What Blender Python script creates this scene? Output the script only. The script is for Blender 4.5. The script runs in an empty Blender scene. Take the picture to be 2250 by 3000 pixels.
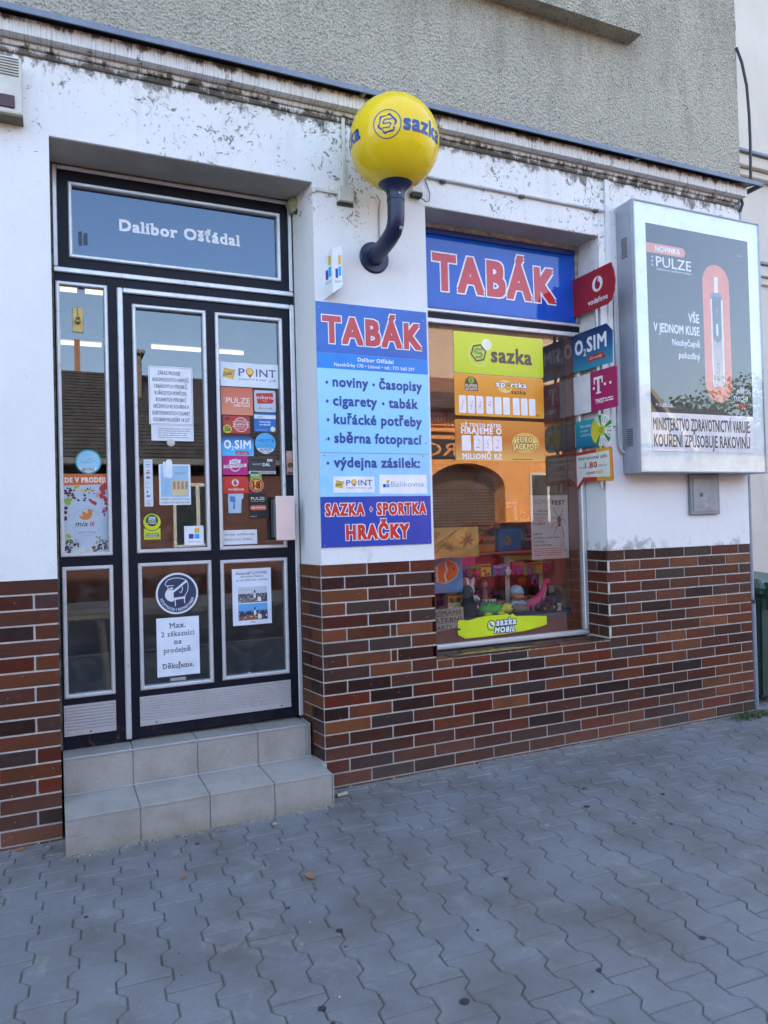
import bpy, bmesh, math, random
from mathutils import Vector, Matrix
R = random.Random(7)
sc = bpy.context.scene
COL = sc.collection
rad = math.radians

# ------------------------------------------------------------------ camera
cam_d = bpy.data.cameras.new('camera')
cam = bpy.data.objects.new('camera', cam_d)
COL.objects.link(cam)
sc.camera = cam
CAM = Vector((0.0, -3.7107, 1.4175))
YAW, PITCH, ROLL = 0.42494, 0.014042, -0.026245
_f = Vector((math.sin(YAW)*math.cos(PITCH), math.cos(YAW)*math.cos(PITCH), math.sin(PITCH)))
_r0 = Vector((math.cos(YAW), -math.sin(YAW), 0))
_u0 = _r0.cross(_f)
_r = _r0*math.cos(ROLL) + _u0*math.sin(ROLL)
_u = -_r0*math.sin(ROLL) + _u0*math.cos(ROLL)
_m = Matrix((_r, _u, -_f)).transposed().to_4x4()
_m.translation = CAM
cam.matrix_world = _m
cam_d.sensor_fit = 'VERTICAL'
cam_d.sensor_height = 36
cam_d.lens = 36*2150/3000
cam_d.clip_start = 0.05
cam_d.clip_end = 1500

# ------------------------------------------------------------------ world, sun, exposure
SUN_EL, SUN_AZ = 37, -14         # sun stands behind the shop, a little to its left
world = bpy.data.worlds.new('World')
sc.world = world
world.use_nodes = True
wn, wl = world.node_tree.nodes, world.node_tree.links
sky = wn.new('ShaderNodeTexSky')
sky.sky_type = 'NISHITA'
sky.sun_disc = False
sky.sun_elevation = rad(SUN_EL)
sky.sun_rotation = rad(SUN_AZ)
sky.air_density = 1.0
sky.dust_density = 3.5
sky.ozone_density = 0.6
hs = wn.new('ShaderNodeHueSaturation')
hs.inputs['Saturation'].default_value = 0.95
wl.new(sky.outputs[0], hs.inputs['Color'])
bgn = wn['Background']
wl.new(hs.outputs[0], bgn.inputs['Color'])
bgn.inputs['Strength'].default_value = 0.15
sun_d = bpy.data.lights.new('sun', 'SUN')
sun_d.energy = 3.4
sun_d.angle = rad(0.5)
sun_d.color = (1.0, 0.95, 0.87)
sun = bpy.data.objects.new('sun', sun_d)
COL.objects.link(sun)
sun.rotation_euler = (-rad(90-SUN_EL), 0, -rad(SUN_AZ))
sun.location = (0, 20, 20)
vs = sc.view_settings
vs.view_transform = 'Standard'
vs.look = 'None'
vs.gamma = 1
vs.use_curve_mapping = False
vs.exposure = 2.74
sc.cycles.max_bounces = 8
sc.cycles.transparent_max_bounces = 16
sc.cycles.caustics_reflective = False
sc.cycles.caustics_refractive = False

# ------------------------------------------------------------------ materials
MATS = {}
def hexc(h):
    if not isinstance(h, str):
        return (*h, 1) if len(h) == 3 else h
    h = h.lstrip('#')
    c = [int(h[i:i+2], 16)/255 for i in (0, 2, 4)]
    return tuple((x/12.92 if x <= .04045 else ((x+.055)/1.055)**2.4) for x in c) + (1,)

class NT:
    def __init__(s, name):
        s.m = bpy.data.materials.new(name)
        s.m.use_nodes = True
        s.n, s.l = s.m.node_tree.nodes, s.m.node_tree.links
        s.b = s.n['Principled BSDF']
        s.out = s.n['Material Output']
        s._geo = None
    def node(s, t, **k):
        o = s.n.new(t)
        for a, v in k.items():
            setattr(o, a, v)
        return o
    def pos(s):
        if not s._geo:
            s._geo = s.n.new('ShaderNodeNewGeometry')
        return s._geo.outputs['Position']
    def noise(s, scale, detail=4, rough=.55, vec=None, stretch=None, dist=0):
        v = vec if vec is not None else s.pos()
        if stretch:
            mp = s.node('ShaderNodeMapping')
            mp.inputs['Scale'].default_value = stretch
            s.l.new(v, mp.inputs['Vector'])
            v = mp.outputs[0]
        n = s.node('ShaderNodeTexNoise')
        n.inputs['Scale'].default_value = scale
        n.inputs['Detail'].default_value = detail
        n.inputs['Roughness'].default_value = rough
        n.inputs['Distortion'].default_value = dist
        s.l.new(v, n.inputs['Vector'])
        return n.outputs['Fac']
    def vor(s, scale, feature='F1', vec=None, rnd=1):
        n = s.node('ShaderNodeTexVoronoi', feature=feature)
        n.inputs['Scale'].default_value = scale
        n.inputs['Randomness'].default_value = rnd
        s.l.new(vec if vec is not None else s.pos(), n.inputs['Vector'])
        return n
    def ramp(s, fac, stops, interp='LINEAR'):
        r = s.node('ShaderNodeValToRGB')
        r.color_ramp.interpolation = interp
        e = r.color_ramp.elements
        while len(e) < len(stops):
            e.new(.5)
        for i, (p, c) in enumerate(stops):
            e[i].position = p
            e[i].color = hexc(c) if not isinstance(c, (int, float)) else (c, c, c, 1)
        s.l.new(fac, r.inputs[0])
        return r.outputs[0]
    def math(s, op, a, b=None, clamp=False):
        m = s.node('ShaderNodeMath', operation=op, use_clamp=clamp)
        for i, v in enumerate((a, b)):
            if v is None:
                continue
            if isinstance(v, (int, float)):
                m.inputs[i].default_value = v
            else:
                s.l.new(v, m.inputs[i])
        return m.outputs[0]
    def mix(s, fac, a, b, blend='MIX'):
        m = s.node('ShaderNodeMix', data_type='RGBA', blend_type=blend)
        for i, v in ((0, fac), (6, a), (7, b)):
            if isinstance(v, (int, float)):
                m.inputs[i].default_value = v
            elif isinstance(v, (tuple, str)):
                m.inputs[i].default_value = hexc(v)
            else:
                s.l.new(v, m.inputs[i])
        return m.outputs[2]
    def maprange(s, v, a, b, c=0, d=1):
        m = s.node('ShaderNodeMapRange')
        for i, x in ((1, a), (2, b), (3, c), (4, d)):
            m.inputs[i].default_value = x
        s.l.new(v, m.inputs[0])
        return m.outputs[0]
    def sep(s, v=None):
        m = s.node('ShaderNodeSeparateXYZ')
        s.l.new(v if v is not None else s.pos(), m.inputs[0])
        return m.outputs
    def rnd(s):
        return s.node('ShaderNodeObjectInfo').outputs['Random']
    def objc(s):
        return s.node('ShaderNodeTexCoord').outputs['Object']
    def gen(s):
        return s.node('ShaderNodeTexCoord').outputs['Generated']
    def bump(s, h, dist=.005, st=1):
        b = s.node('ShaderNodeBump')
        b.inputs['Distance'].default_value = dist
        b.inputs['Strength'].default_value = st
        s.l.new(h, b.inputs['Height'])
        s.l.new(b.outputs[0], s.b.inputs['Normal'])
    def set(s, color=None, rough=None, metal=None, spec=None):
        for k, v in (('Base Color', color), ('Roughness', rough), ('Metallic', metal), ('Specular IOR Level', spec)):
            if v is None:
                continue
            if isinstance(v, (int, float)):
                s.b.inputs[k].default_value = v
            elif isinstance(v, (tuple, str)):
                s.b.inputs[k].default_value = hexc(v)
            else:
                s.l.new(v, s.b.inputs[k])
        return s.m

def card(h, rough=.42, spec=.5):
    """printed card, vinyl or lacquered sheet: one ink colour with faint wear"""
    k = ('card', h, rough)
    if k not in MATS:
        t = NT('print_' + str(h).strip('#()').replace(', ', '_'))
        c = hexc(h)
        n = t.noise(9, 3)
        dk = tuple(x*.86 for x in c[:3]) + (1,)
        t.set(t.ramp(n, [(.35, dk), (.7, c)]), rough, 0, spec)
        MATS[k] = t.m
    return MATS[k]

def grad(a, b, c=None, rough=.35, axis=2):
    k = ('grad', a, b, c, axis)
    if k not in MATS:
        t = NT('print_blend')
        g = t.sep(t.gen())[axis]
        st = [(0, b), (1, a)] if c is None else [(0, c), (.5, b), (1, a)]
        t.set(t.ramp(g, st), rough, 0)
        MATS[k] = t.m
    return MATS[k]

def simple(name, col, rough=.5, metal=0, var=.15, bump=0, scale=12, spec=.5):
    if name not in MATS:
        t = NT(name)
        c = hexc(col)
        n = t.noise(scale, 5)
        dk = tuple(x*(1-var) for x in c[:3]) + (1,)
        lt = tuple(min(1, x*(1+var*.5)) for x in c[:3]) + (1,)
        t.set(t.ramp(n, [(.3, dk), (.7, lt)]), rough, metal, spec)
        if bump:
            t.bump(t.noise(scale*9, 4), bump)
        MATS[name] = t.m
    return MATS[name]

def make_plaster(name, base, warm):
    t = NT(name)
    x, y, z = t.sep()
    tone = t.noise(2.2, 5)
    c = t.ramp(tone, [(.3, tuple(v*.93 for v in base)), (.7, base)])
    # rain-borne grime: specks and tufts gathered under the cornice, thin elsewhere
    high = t.maprange(z, 2.75, 3.68, 0, 1)
    band = t.noise(1.7, 3)
    amt = t.math('ADD', t.math('MULTIPLY', high, .13), t.math('MULTIPLY', t.ramp(band, [(.35, 0.0), (.7, 1.0)]), .13))
    near = t.math('MULTIPLY', t.maprange(t.math('ABSOLUTE', t.math('SUBTRACT', x, 1.52)), .32, .05, 0, 1), t.maprange(z, 2.85, 3.2, 0, 1))
    amt = t.math('ADD', amt, t.math('MULTIPLY', near, .06))
    sp = t.noise(24, 7, .72, dist=1.2)
    v = t.math('ADD', sp, amt)
    speck = t.ramp(v, [(.745, 0.0), (.80, 1.0)])
    c = t.mix(t.math('MULTIPLY', speck, .82), c, (.10, .085, .065))
    # dark growth right below the cornice moulding
    edge = t.maprange(z, 3.43, 3.61, 0, 1)
    v2 = t.math('ADD', t.noise(9, 8, .75, stretch=(1, 1, .6)), t.math('MULTIPLY', t.math('POWER', edge, 2.0), .25))
    c = t.mix(t.math('MULTIPLY', t.ramp(v2, [(.66, 0.0), (.74, 1.0)]), .75), c, (.055, .042, .03))
    # vertical fade of dirt streaks
    st = t.noise(14, 6, .6, stretch=(1, 1, .07))
    c = t.mix(t.math('MULTIPLY', t.ramp(st, [(.56, 0.0), (.8, 1.0)]), t.math('ADD', t.math('MULTIPLY', high, .45), .06)), c, warm)
    # damp, flaked paint just above the bricks
    xs_ = t.ramp(t.maprange(x, 0, 5), [(.0, .25), (.25, .3), (.60, .45), (.645, 1.0), (.71, 1.0), (.76, .35), (.86, .75)])
    low = t.math('MULTIPLY', t.maprange(z, 1.36, 1.20, 0, 1), xs_)
    fl = t.noise(11, 7, .6, dist=.8)
    flk = t.ramp(t.math('ADD', fl, t.math('MULTIPLY', low, .16)), [(.64, 0.0), (.70, 1.0)], 'LINEAR')
    c = t.mix(t.math('MULTIPLY', t.math('MULTIPLY', flk, low), .95), c, (.33, .325, .29))
    lin = t.ramp(t.math('ABSOLUTE', t.math('SUBTRACT', t.math('ADD', fl, t.math('MULTIPLY', low, .16)), .637)), [(0.0, 1.0), (.014, 0.0)])
    c = t.mix(t.math('MULTIPLY', t.math('MULTIPLY', lin, low), .55), c, (.2, .19, .16))
    t.set(c, .9, 0, .2)
    h = t.math('ADD', t.math('MULTIPLY', t.noise(70, 6, .7), .5), t.math('MULTIPLY', t.noise(7, 4), 1.0))
    h = t.math('SUBTRACT', h, t.math('MULTIPLY', speck, .25))
    t.bump(h, .006, .8)
    return t.m
M_PLASTER = make_plaster('white_plaster', (.79, .79, .775), (.45, .42, .36))

def make_dash():
    t = NT('pebble_dash_render')
    vo = t.vor(62)
    n1 = t.noise(75, 6, .75, stretch=(1, 1, 1))
    n2 = t.noise(1.3, 4)
    c = t.ramp(t.noise(115, 4, .8), [(.33, (.16, .145, .11)), (.45, (.50, .47, .375)), (.66, (.74, .705, .59))])
    c = t.mix(t.ramp(n2, [(.35, 0.25), (.65, 0.0)]), c, (.30, .285, .23))
    c = t.mix(t.ramp(t.noise(44, 2, .5, dist=2.2), [(.58, 0.0), (.66, .5)]), c, (.10, .09, .07))
    z = t.sep()[2]
    # soot washed down from the bay
    s = t.noise(6, 6, .65, stretch=(1, 1, .25))
    c = t.mix(t.math('MULTIPLY', t.ramp(t.math('ADD', s, t.maprange(z, 3.8, 4.5, -.06, .08)), [(.5, 0.0), (.72, 1.0)]), .3), c, (.12, .11, .085))
    t.set(c, .95, 0, .15)
    h = t.math('ADD', t.math('MULTIPLY', vo.outputs['Distance'], 1.2), n1)
    t.bump(h, .016, 1.0)
    return t.m
M_DASH = make_dash()

def make_fascia():
    t = NT('fascia_comb_render')
    x, y, z = t.sep()
    w = t.noise(95, 3, .5, stretch=(1, .0, .06))
    c = t.ramp(w, [(.35, (.50, .49, .46)), (.52, (.72, .715, .70))])
    top = t.math('MAXIMUM', t.maprange(z, 3.69, 3.735, 0, 1), t.maprange(z, 3.662, 3.61, 0, 1.15))
    d = t.math('ADD', t.noise(16, 7, .75, stretch=(1, 1, .35)), t.math('MULTIPLY', top, .17))
    c = t.mix(t.math('MULTIPLY', t.ramp(d, [(.57, 0.0), (.66, 1.0)]), .92), c, (.05, .038, .026))
    c = t.mix(t.math('MULTIPLY', t.ramp(t.noise(3, 3), [(.45, 0.0), (.7, 1.0)]), .3), c, (.42, .36, .27))
    t.set(c, .92, 0, .2)
    t.bump(w, .008, 1)
    return t.m
M_FASCIA = make_fascia()

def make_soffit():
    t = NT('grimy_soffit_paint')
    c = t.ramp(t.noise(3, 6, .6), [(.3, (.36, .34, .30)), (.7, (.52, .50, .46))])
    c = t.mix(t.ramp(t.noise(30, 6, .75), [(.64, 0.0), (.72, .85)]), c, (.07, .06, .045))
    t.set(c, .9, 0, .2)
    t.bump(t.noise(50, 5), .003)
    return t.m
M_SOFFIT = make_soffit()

def make_brick():
    t = NT('glazed_brick_slip')
    r = t.rnd()
    pal = ['#603526', '#743a22', '#4a241c', '#83482c', '#563a34', '#74301c', '#38201c', '#75422c', '#602a1c', '#8c5434', '#4c3d38', '#6a2e1e', '#64392a']
    c = t.ramp(r, [(i/len(pal), p) for i, p in enumerate(pal)], 'CONSTANT')
    hv = t.node('ShaderNodeHueSaturation')
    t.l.new(c, hv.inputs['Color'])
    wn_ = t.node('ShaderNodeTexWhiteNoise', noise_dimensions='1D')
    t.l.new(r, wn_.inputs['W'])
    t.l.new(t.maprange(wn_.outputs['Value'], 0, 1, .44, .70), hv.inputs['Value'])
    c = hv.outputs[0]
    n = t.noise(5, 5, .6)
    c = t.mix(t.ramp(n, [(.5, 0.0), (.62, .4)]), c, (.035, .024, .022))
    c = t.mix(t.ramp(t.noise(4.3, 3, vec=t.objc()), [(.56, 0.0), (.7, .18)]), c, (.20, .095, .05))
    c = t.mix(t.ramp(t.noise(160, 3, .8), [(.66, 0.0), (.74, .45)]), c, (.03, .02, .018))
    c = t.mix(t.math('MULTIPLY', t.ramp(t.noise(6.5, 8, .72, dist=.6), [(.60, 0.0), (.78, 1.0)]), .16), c, (.30, .27, .24))
    z = t.sep()[2]
    dust = t.math('MULTIPLY', t.maprange(z, .28, 0, 0, 1), t.noise(13, 5, .7))
    c = t.mix(t.math('MULTIPLY', dust, .40), c, (.20, .17, .15))
    c = t.mix(t.ramp(t.vor(22, 'F1').outputs['Distance'], [(.035, .8), (.06, 0.0)]), c, (.5, .47, .42))
    t.set(c, t.ramp(t.noise(40, 4), [(.3, .34), (.7, .62)]), 0, .22)
    t.bump(t.math('ADD', t.noise(48, 6, .7), t.math('MULTIPLY', t.noise(260, 2), .3)), .0035, .7)
    return t.m
M_BRICK = make_brick()

def make_mortar():
    t = NT('lime_mortar')
    c = t.ramp(t.noise(30, 6, .7), [(.3, (.42, .40, .36)), (.7, (.66, .64, .60))])
    z = t.sep()[2]
    c = t.mix(t.math('MULTIPLY', t.maprange(z, .35, 0, 0, .8), t.noise(10, 5)), c, (.20, .18, .15))
    t.set(c, .95, 0, .1)
    t.bump(t.noise(120, 5), .002)
    return t.m
M_MORTAR = make_mortar()

def make_tile():
    t = NT('step_tile')
    r = t.rnd()
    c = t.ramp(t.noise(420, 2, .6), [(.35, (.27, .255, .23)), (.6, (.41, .39, .35))])
    c = t.mix(t.maprange(r, 0, 1, 0, .18), c, (.24, .24, .235))
    c = t.mix(t.ramp(t.noise(5, 7, .7), [(.44, 0.0), (.72, .6)]), c, (.19, .175, .15))
    c = t.mix(t.ramp(t.noise(60, 3, .6, stretch=(.15, 1, 1)), [(.66, 0.0), (.72, .35)]), c, (.12, .11, .10))
    c = t.mix(t.ramp(t.noise(38, 5, .8), [(.70, 0.0), (.74, .8)]), c, (.08, .07, .06))
    z = t.sep()[2]
    c = t.mix(t.math('MULTIPLY', t.maprange(z, .06, 0, 0, 1), t.noise(30, 5, .7)), c, (.22, .20, .12))
    t.set(c, t.ramp(t.noise(9, 4), [(.3, .33), (.7, .55)]), 0, .5)
    t.bump(t.noise(500, 2), .0006)
    return t.m
M_TILE = make_tile()

def make_paver():
    t = NT('concrete_paver')
    r = t.rnd()
    c = t.ramp(r, [(0, (.168, .176, .190)), (.5, (.180, .187, .200)), (1, (.192, .197, .206))])
    g = t.noise(330, 3, .75)
    c = t.mix(t.ramp(g, [(.33, .55), (.5, 0.0)]), c, (.085, .085, .085))
    c = t.mix(t.ramp(g, [(.62, 0.0), (.74, .6)]), c, (.36, .35, .33))
    c = t.mix(t.ramp(t.noise(2.1, 7, .66), [(.40, 0.0), (.66, .8)]), c, (.105, .098, .084))
    c = t.mix(t.ramp(t.noise(5.5, 6, .7, dist=1), [(.56, 0.0), (.72, .6)]), c, (.27, .262, .25))
    c = t.mix(t.ramp(t.noise(24, 6, .8), [(.66, 0.0), (.72, .7)]), c, (.055, .052, .05))
    c = t.mix(t.ramp(t.noise(60, 5, .8, dist=.5), [(.71, 0.0), (.74, .8)]), c, (.42, .40, .36))
    y = t.sep()[1]
    c = t.mix(t.math('MULTIPLY', t.maprange(y, -.30, -.02, 0, .9), t.ramp(t.noise(12, 6, .7), [(.4, 0.0), (.7, 1.0)])), c, (.27, .25, .22))
    t.set(c, t.ramp(t.noise(14, 4), [(.3, .55), (.7, .8)]), 0, .4)
    t.bump(t.math('ADD', t.noise(300, 3, .7), t.math('MULTIPLY', t.noise(30, 4), .8)), .0022, .8)
    return t.m
M_PAVER = make_paver()

def make_alu(name, base=(.66, .67, .69), rough=.33, dirt=.5):
    t = NT(name)
    n = t.noise(30, 6, .7, stretch=(1, 1, 1))
    c = t.ramp(t.noise(6, 4), [(.3, tuple(v*.86 for v in base)), (.7, base)])
    d = t.ramp(n, [(.60, 0.0), (.70, dirt)])
    c = t.mix(d, c, (.12, .11, .10))
    t.set(c, t.ramp(n, [(.3, rough), (.75, rough+.25)]), .55, .5)
    t.bump(t.noise(70, 4), .0012, .6)
    return t.m
M_ALU = make_alu('anodised_aluminium')
M_KICK = make_alu('ribbed_aluminium', (.55, .56, .58), .4, .35)

def make_navy():
    t = NT('navy_paint')
    c = t.ramp(t.noise(7, 6, .65), [(.3, (.004, .005, .011)), (.7, (.009, .011, .022))])
    z = t.sep()[2]
    low = t.maprange(z, .52, .33, 0, .10)
    rust = t.ramp(t.math('ADD', t.noise(16, 7, .75), low), [(.66, 0.0), (.70, 1.0)])
    c = t.mix(t.math('MULTIPLY', rust, t.maprange(z, .6, .34, 0, .9)), c, (.10, .045, .022))
    c = t.mix(t.ramp(t.noise(90, 4, .8), [(.7, 0.0), (.74, .6)]), c, (.20, .20, .20))
    t.set(c, .45, 0, .2)
    t.bump(t.noise(60, 5), .001)
    return t.m
M_NAVY = make_navy()

def make_glass(name, k, tint=(1, 1, 1), gcol=(1, 1, 1)):
    t = NT(name)
    fr = t.node('ShaderNodeFresnel')
    fr.inputs['IOR'].default_value = 1.5
    n = t.noise(5, 5)
    grime = t.math('MULTIPLY', t.ramp(t.noise(16, 7, .7), [(.48, 0.0), (.8, 1.0)]), .06)
    t.pos()
    fac = t.math('MULTIPLY', t.math('MULTIPLY', fr.outputs[0], k, True), t.math('SUBTRACT', 1, t._geo.outputs['Backfacing']))
    tr = t.node('ShaderNodeBsdfTransparent')
    tr.inputs[0].default_value = hexc(tint)
    gl = t.node('ShaderNodeBsdfGlossy')
    gl.inputs['Roughness'].default_value = .0
    gl.inputs['Color'].default_value = hexc(gcol)
    bp = t.node('ShaderNodeBump')
    bp.inputs['Distance'].default_value = .0006
    bp.inputs['Strength'].default_value = .25
    t.l.new(t.noise(2.5, 1), bp.inputs['Height'])
    t.l.new(bp.outputs[0], gl.inputs['Normal'])
    df = t.node('ShaderNodeBsdfDiffuse')
    df.inputs[0].default_value = (.5, .5, .5, 1)
    m1 = t.node('ShaderNodeMixShader')
    t.l.new(fac, m1.inputs[0]); t.l.new(tr.outputs[0], m1.inputs[1]); t.l.new(gl.outputs[0], m1.inputs[2])
    m2 = t.node('ShaderNodeMixShader')
    t.l.new(grime, m2.inputs[0]); t.l.new(m1.outputs[0], m2.inputs[1]); t.l.new(df.outputs[0], m2.inputs[2])
    t.l.new(m2.outputs[0], t.out.inputs[0])
    return t.m
M_GLASS = make_glass('window_glass', 2.7, (.93, .95, .95), (.88, .94, 1.0))
M_DGLASS = make_glass('display_glass', 2.4, (.90, .89, .87))
M_TGLASS = make_glass('tinted_transom_glass', 3.4, (.40, .48, .62), (.50, .64, .84))

M_CGLASS = make_glass('case_glass', 1.7)
def emis(name, col, s):
    if name not in MATS:
        t = NT(name)
        t.b.inputs['Base Color'].default_value = hexc(col)
        t.b.inputs['Emission Color'].default_value = hexc(col)
        t.b.inputs['Emission Strength'].default_value = s
        MATS[name] = t.m
    return MATS[name]

# ------------------------------------------------------------------ builders
ORG = {}
def reg(o, parent, org):
    COL.objects.link(o)
    p = ORG.get(parent.name, Vector((0, 0, 0))) if parent else Vector((0, 0, 0))
    ORG[o.name] = Vector(org)
    o.parent = parent
    o.location = Vector(org) - p
    return o

def tag(o, label=None, cat=None, group=None, kind=None):
    if label: o['label'] = label
    if cat: o['category'] = cat
    if group: o['group'] = group
    if kind: o['kind'] = kind
    return o

def thing(name, label, cat, loc=(0, 0, 0), group=None):
    o = bpy.data.objects.new(name, None)
    o.empty_display_size = .1
    reg(o, None, loc)
    return tag(o, label, cat, group)

class Pl:
    """a drawing plane: u, v in the plane, n out of it"""
    def __init__(s, o, U, V, N):
        s.o, s.U, s.V, s.N = Vector(o), Vector(U), Vector(V), Vector(N)
    def __call__(s, u, v, n=0):
        return s.o + s.U*u + s.V*v + s.N*n
def front(y):            # facing the street; u = x, v = z
    return Pl((0, y, 0), (1, 0, 0), (0, 0, 1), (0, -1, 0))
def leftface(x):         # facing -x ; u = -y, v = z
    return Pl((x, 0, 0), (0, -1, 0), (0, 0, 1), (-1, 0, 0))

class MB:
    def __init__(s):
        s.bm = bmesh.new()
    def box(s, x0, x1, y0, y1, z0, z1, bev=0, seg=1):
        vs_ = [s.bm.verts.new((x, y, z)) for z in (z0, z1) for y in (y0, y1) for x in (x0, x1)]
        fs = [s.bm.faces.new([vs_[i] for i in q]) for q in ((0, 2, 3, 1), (4, 5, 7, 6), (0, 1, 5, 4), (2, 6, 7, 3), (0, 4, 6, 2), (1, 3, 7, 5))]
        if bev:
            es = list({e for f in fs for e in f.edges})
            bmesh.ops.bevel(s.bm, geom=es, offset=bev, segments=seg, affect='EDGES', profile=.5)
        return s
    def face(s, pts):
        s.bm.faces.new([s.bm.verts.new(p) for p in pts])
        return s
    def prism(s, pl, pts, n0, n1):
        a = [s.bm.verts.new(pl(u, v, n0)) for u, v in pts]
        b = [s.bm.verts.new(pl(u, v, n1)) for u, v in pts]
        s.bm.faces.new(a[::-1]); s.bm.faces.new(b)
        k = len(pts)
        for i in range(k):
            j = (i+1) % k
            s.bm.faces.new((a[i], a[j], b[j], b[i]))
        return s
    def rect(s, pl, u0, v0, u1, v1, n0, n1):
        return s.prism(pl, [(u0, v0), (u1, v0), (u1, v1), (u0, v1)], n0, n1)
    def ring(s, pl, cu, cv, r0, r1, n0, n1, seg=40, a0=0, a1=360, sy=1):
        full = abs(a1-a0) >= 360
        k = seg if full else seg+1
        L = []
        for i in range(k):
            a = rad(a0 + (a1-a0)*i/seg)
            c, d = math.cos(a), math.sin(a)*sy
            L.append([s.bm.verts.new(pl(cu+r*c, cv+r*d, n)) for r, n in ((r0, n0), (r1, n0), (r1, n1), (r0, n1))])
        for i in range(seg):
            A, B = L[i], L[(i+1) % k]
            for q in range(4):
                s.bm.faces.new((A[q], B[q], B[(q+1) % 4], A[(q+1) % 4]))
        if not full:
            s.bm.faces.new(L[0][::-1]); s.bm.faces.new(L[-1])
        return s
    def stroke(s, pl, pts, w, n0, n1, taper=False):
        """a brush line of width w through pts, lying in the plane"""
        P = [Vector(p) for p in pts]
        Lf, Rt = [], []
        for i, p in enumerate(P):
            d = (P[min(i+1, len(P)-1)] - P[max(i-1, 0)])
            d = d.normalized() if d.length > 0 else Vector((1, 0))
            nn = Vector((-d.y, d.x)) * (w/2 * (1 if not taper else (.4+.6*math.sin(math.pi*(i+.5)/len(P)))))
            Lf.append(p+nn); Rt.append(p-nn)
        for i in range(len(P)-1):
            a = [Rt[i], Rt[i+1], Lf[i+1], Lf[i]]
            s.prism(pl, [(q.x, q.y) for q in a], n0, n1 + i*2e-6)
        return s
    def tube(s, path, r, seg=12, cap=True):
        P = [Vector(p) for p in path]
        rr = r if isinstance(r, (list, tuple)) else [r]*len(P)
        rings, up = [], None
        for i, p in enumerate(P):
            d = (P[min(i+1, len(P)-1)] - P[max(i-1, 0)]).normalized()
            if up is None:
                up = Vector((0, 0, 1)) if abs(d.z) < .9 else Vector((1, 0, 0))
            a = d.cross(up).normalized()
            b = a.cross(d).normalized()
            up = b
            rings.append([s.bm.verts.new(p + (a*math.cos(2*math.pi*k/seg) + b*math.sin(2*math.pi*k/seg))*rr[i]) for k in range(seg)])
        for i in range(len(P)-1):
            for k in range(seg):
                s.bm.faces.new((rings[i][k], rings[i][(k+1) % seg], rings[i+1][(k+1) % seg], rings[i+1][k]))
        if cap:
            s.bm.faces.new(rings[0][::-1]); s.bm.faces.new(rings[-1])
        return s
    def lathe(s, c, prof, seg=32, axis=(0, 0, 1)):
        c = Vector(c); q = Vector(axis).to_track_quat('Z', 'Y')
        rings = []
        for r, z in prof:
            rings.append([s.bm.verts.new(c + q @ Vector((r*math.cos(2*math.pi*k/seg), r*math.sin(2*math.pi*k/seg), z))) for k in range(seg)])
        for i in range(len(prof)-1):
            for k in range(seg):
                s.bm.faces.new((rings[i][k], rings[i][(k+1) % seg], rings[i+1][(k+1) % seg], rings[i+1][k]))
        s.bm.faces.new(rings[0][::-1]); s.bm.faces.new(rings[-1])
        return s
    def ball(s, c, r, sx=1, sy=1, sz=1, seg=16, rot=None):
        m = Matrix.Translation(c) @ (rot or Matrix()) @ Matrix.Diagonal((r*sx, r*sy, r*sz, 1))
        bmesh.ops.create_uvsphere(s.bm, u_segments=seg, v_segments=max(6, seg*2//3), radius=1, matrix=m)
        return s
    def build(s, name, mat, parent=None, org=None, smooth=False, recalc=True):
        if recalc:
            bmesh.ops.recalc_face_normals(s.bm, faces=s.bm.faces)
        me = bpy.data.meshes.new(name)
        if org is None:
            if parent:
                org = ORG[parent.name]
            else:
                co = [v.co for v in s.bm.verts]
                lo = [min(c[i] for c in co) for i in range(3)]
                hi = [max(c[i] for c in co) for i in range(3)]
                org = ((lo[0]+hi[0])/2, (lo[1]+hi[1])/2, lo[2])
        o3 = Vector(org)
        for v in s.bm.verts:
            v.co -= o3
        s.bm.to_mesh(me); s.bm.free()
        if smooth:
            me.polygons.foreach_set('use_smooth', [True]*len(me.polygons))
            try:
                me.set_sharp_from_angle(angle=rad(smooth if smooth is not True else 40))
            except Exception:
                pass
        me.materials.append(mat)
        o = bpy.data.objects.new(name, me)
        return reg(o, parent, org)

def rrect(u0, v0, u1, v1, r, k=5):
    pts = []
    for cu, cv, a in ((u1-r, v0+r, -90), (u1-r, v1-r, 0), (u0+r, v1-r, 90), (u0+r, v0+r, 180)):
        for i in range(k+1):
            t = rad(a + 90*i/k)
            pts.append((cu+r*math.cos(t), cv+r*math.sin(t)))
    return pts

def circ(cu, cv, r, k=36, sy=1):
    return [(cu+r*math.cos(2*math.pi*i/k), cv+sy*r*math.sin(2*math.pi*i/k)) for i in range(k)]

_tc = {}
def glyphs(body, bold, shear, res, sp=1.0):
    key = (body, bold, shear, res, sp)
    if key in _tc:
        return _tc[key]
    cu = bpy.data.curves.new('lettering', 'FONT')
    cu.body = body
    cu.offset = bold
    cu.shear = shear
    cu.space_character = sp
    cu.resolution_u = res
    cu.size = 1
    ob = bpy.data.objects.new('lettering', cu)
    me = bpy.data.meshes.new_from_object(ob)
    vs_ = [(v.co.x, v.co.y) for v in me.vertices]
    fs = [tuple(p.vertices) for p in me.polygons]
    bpy.data.objects.remove(ob); bpy.data.curves.remove(cu); bpy.data.meshes.remove(me)
    _tc[key] = (vs_, fs)
    return _tc[key]
_h = glyphs('H', 0, 0, 2)[0]
CAP = max(v[1] for v in _h) - min(v[1] for v in _h)

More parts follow.
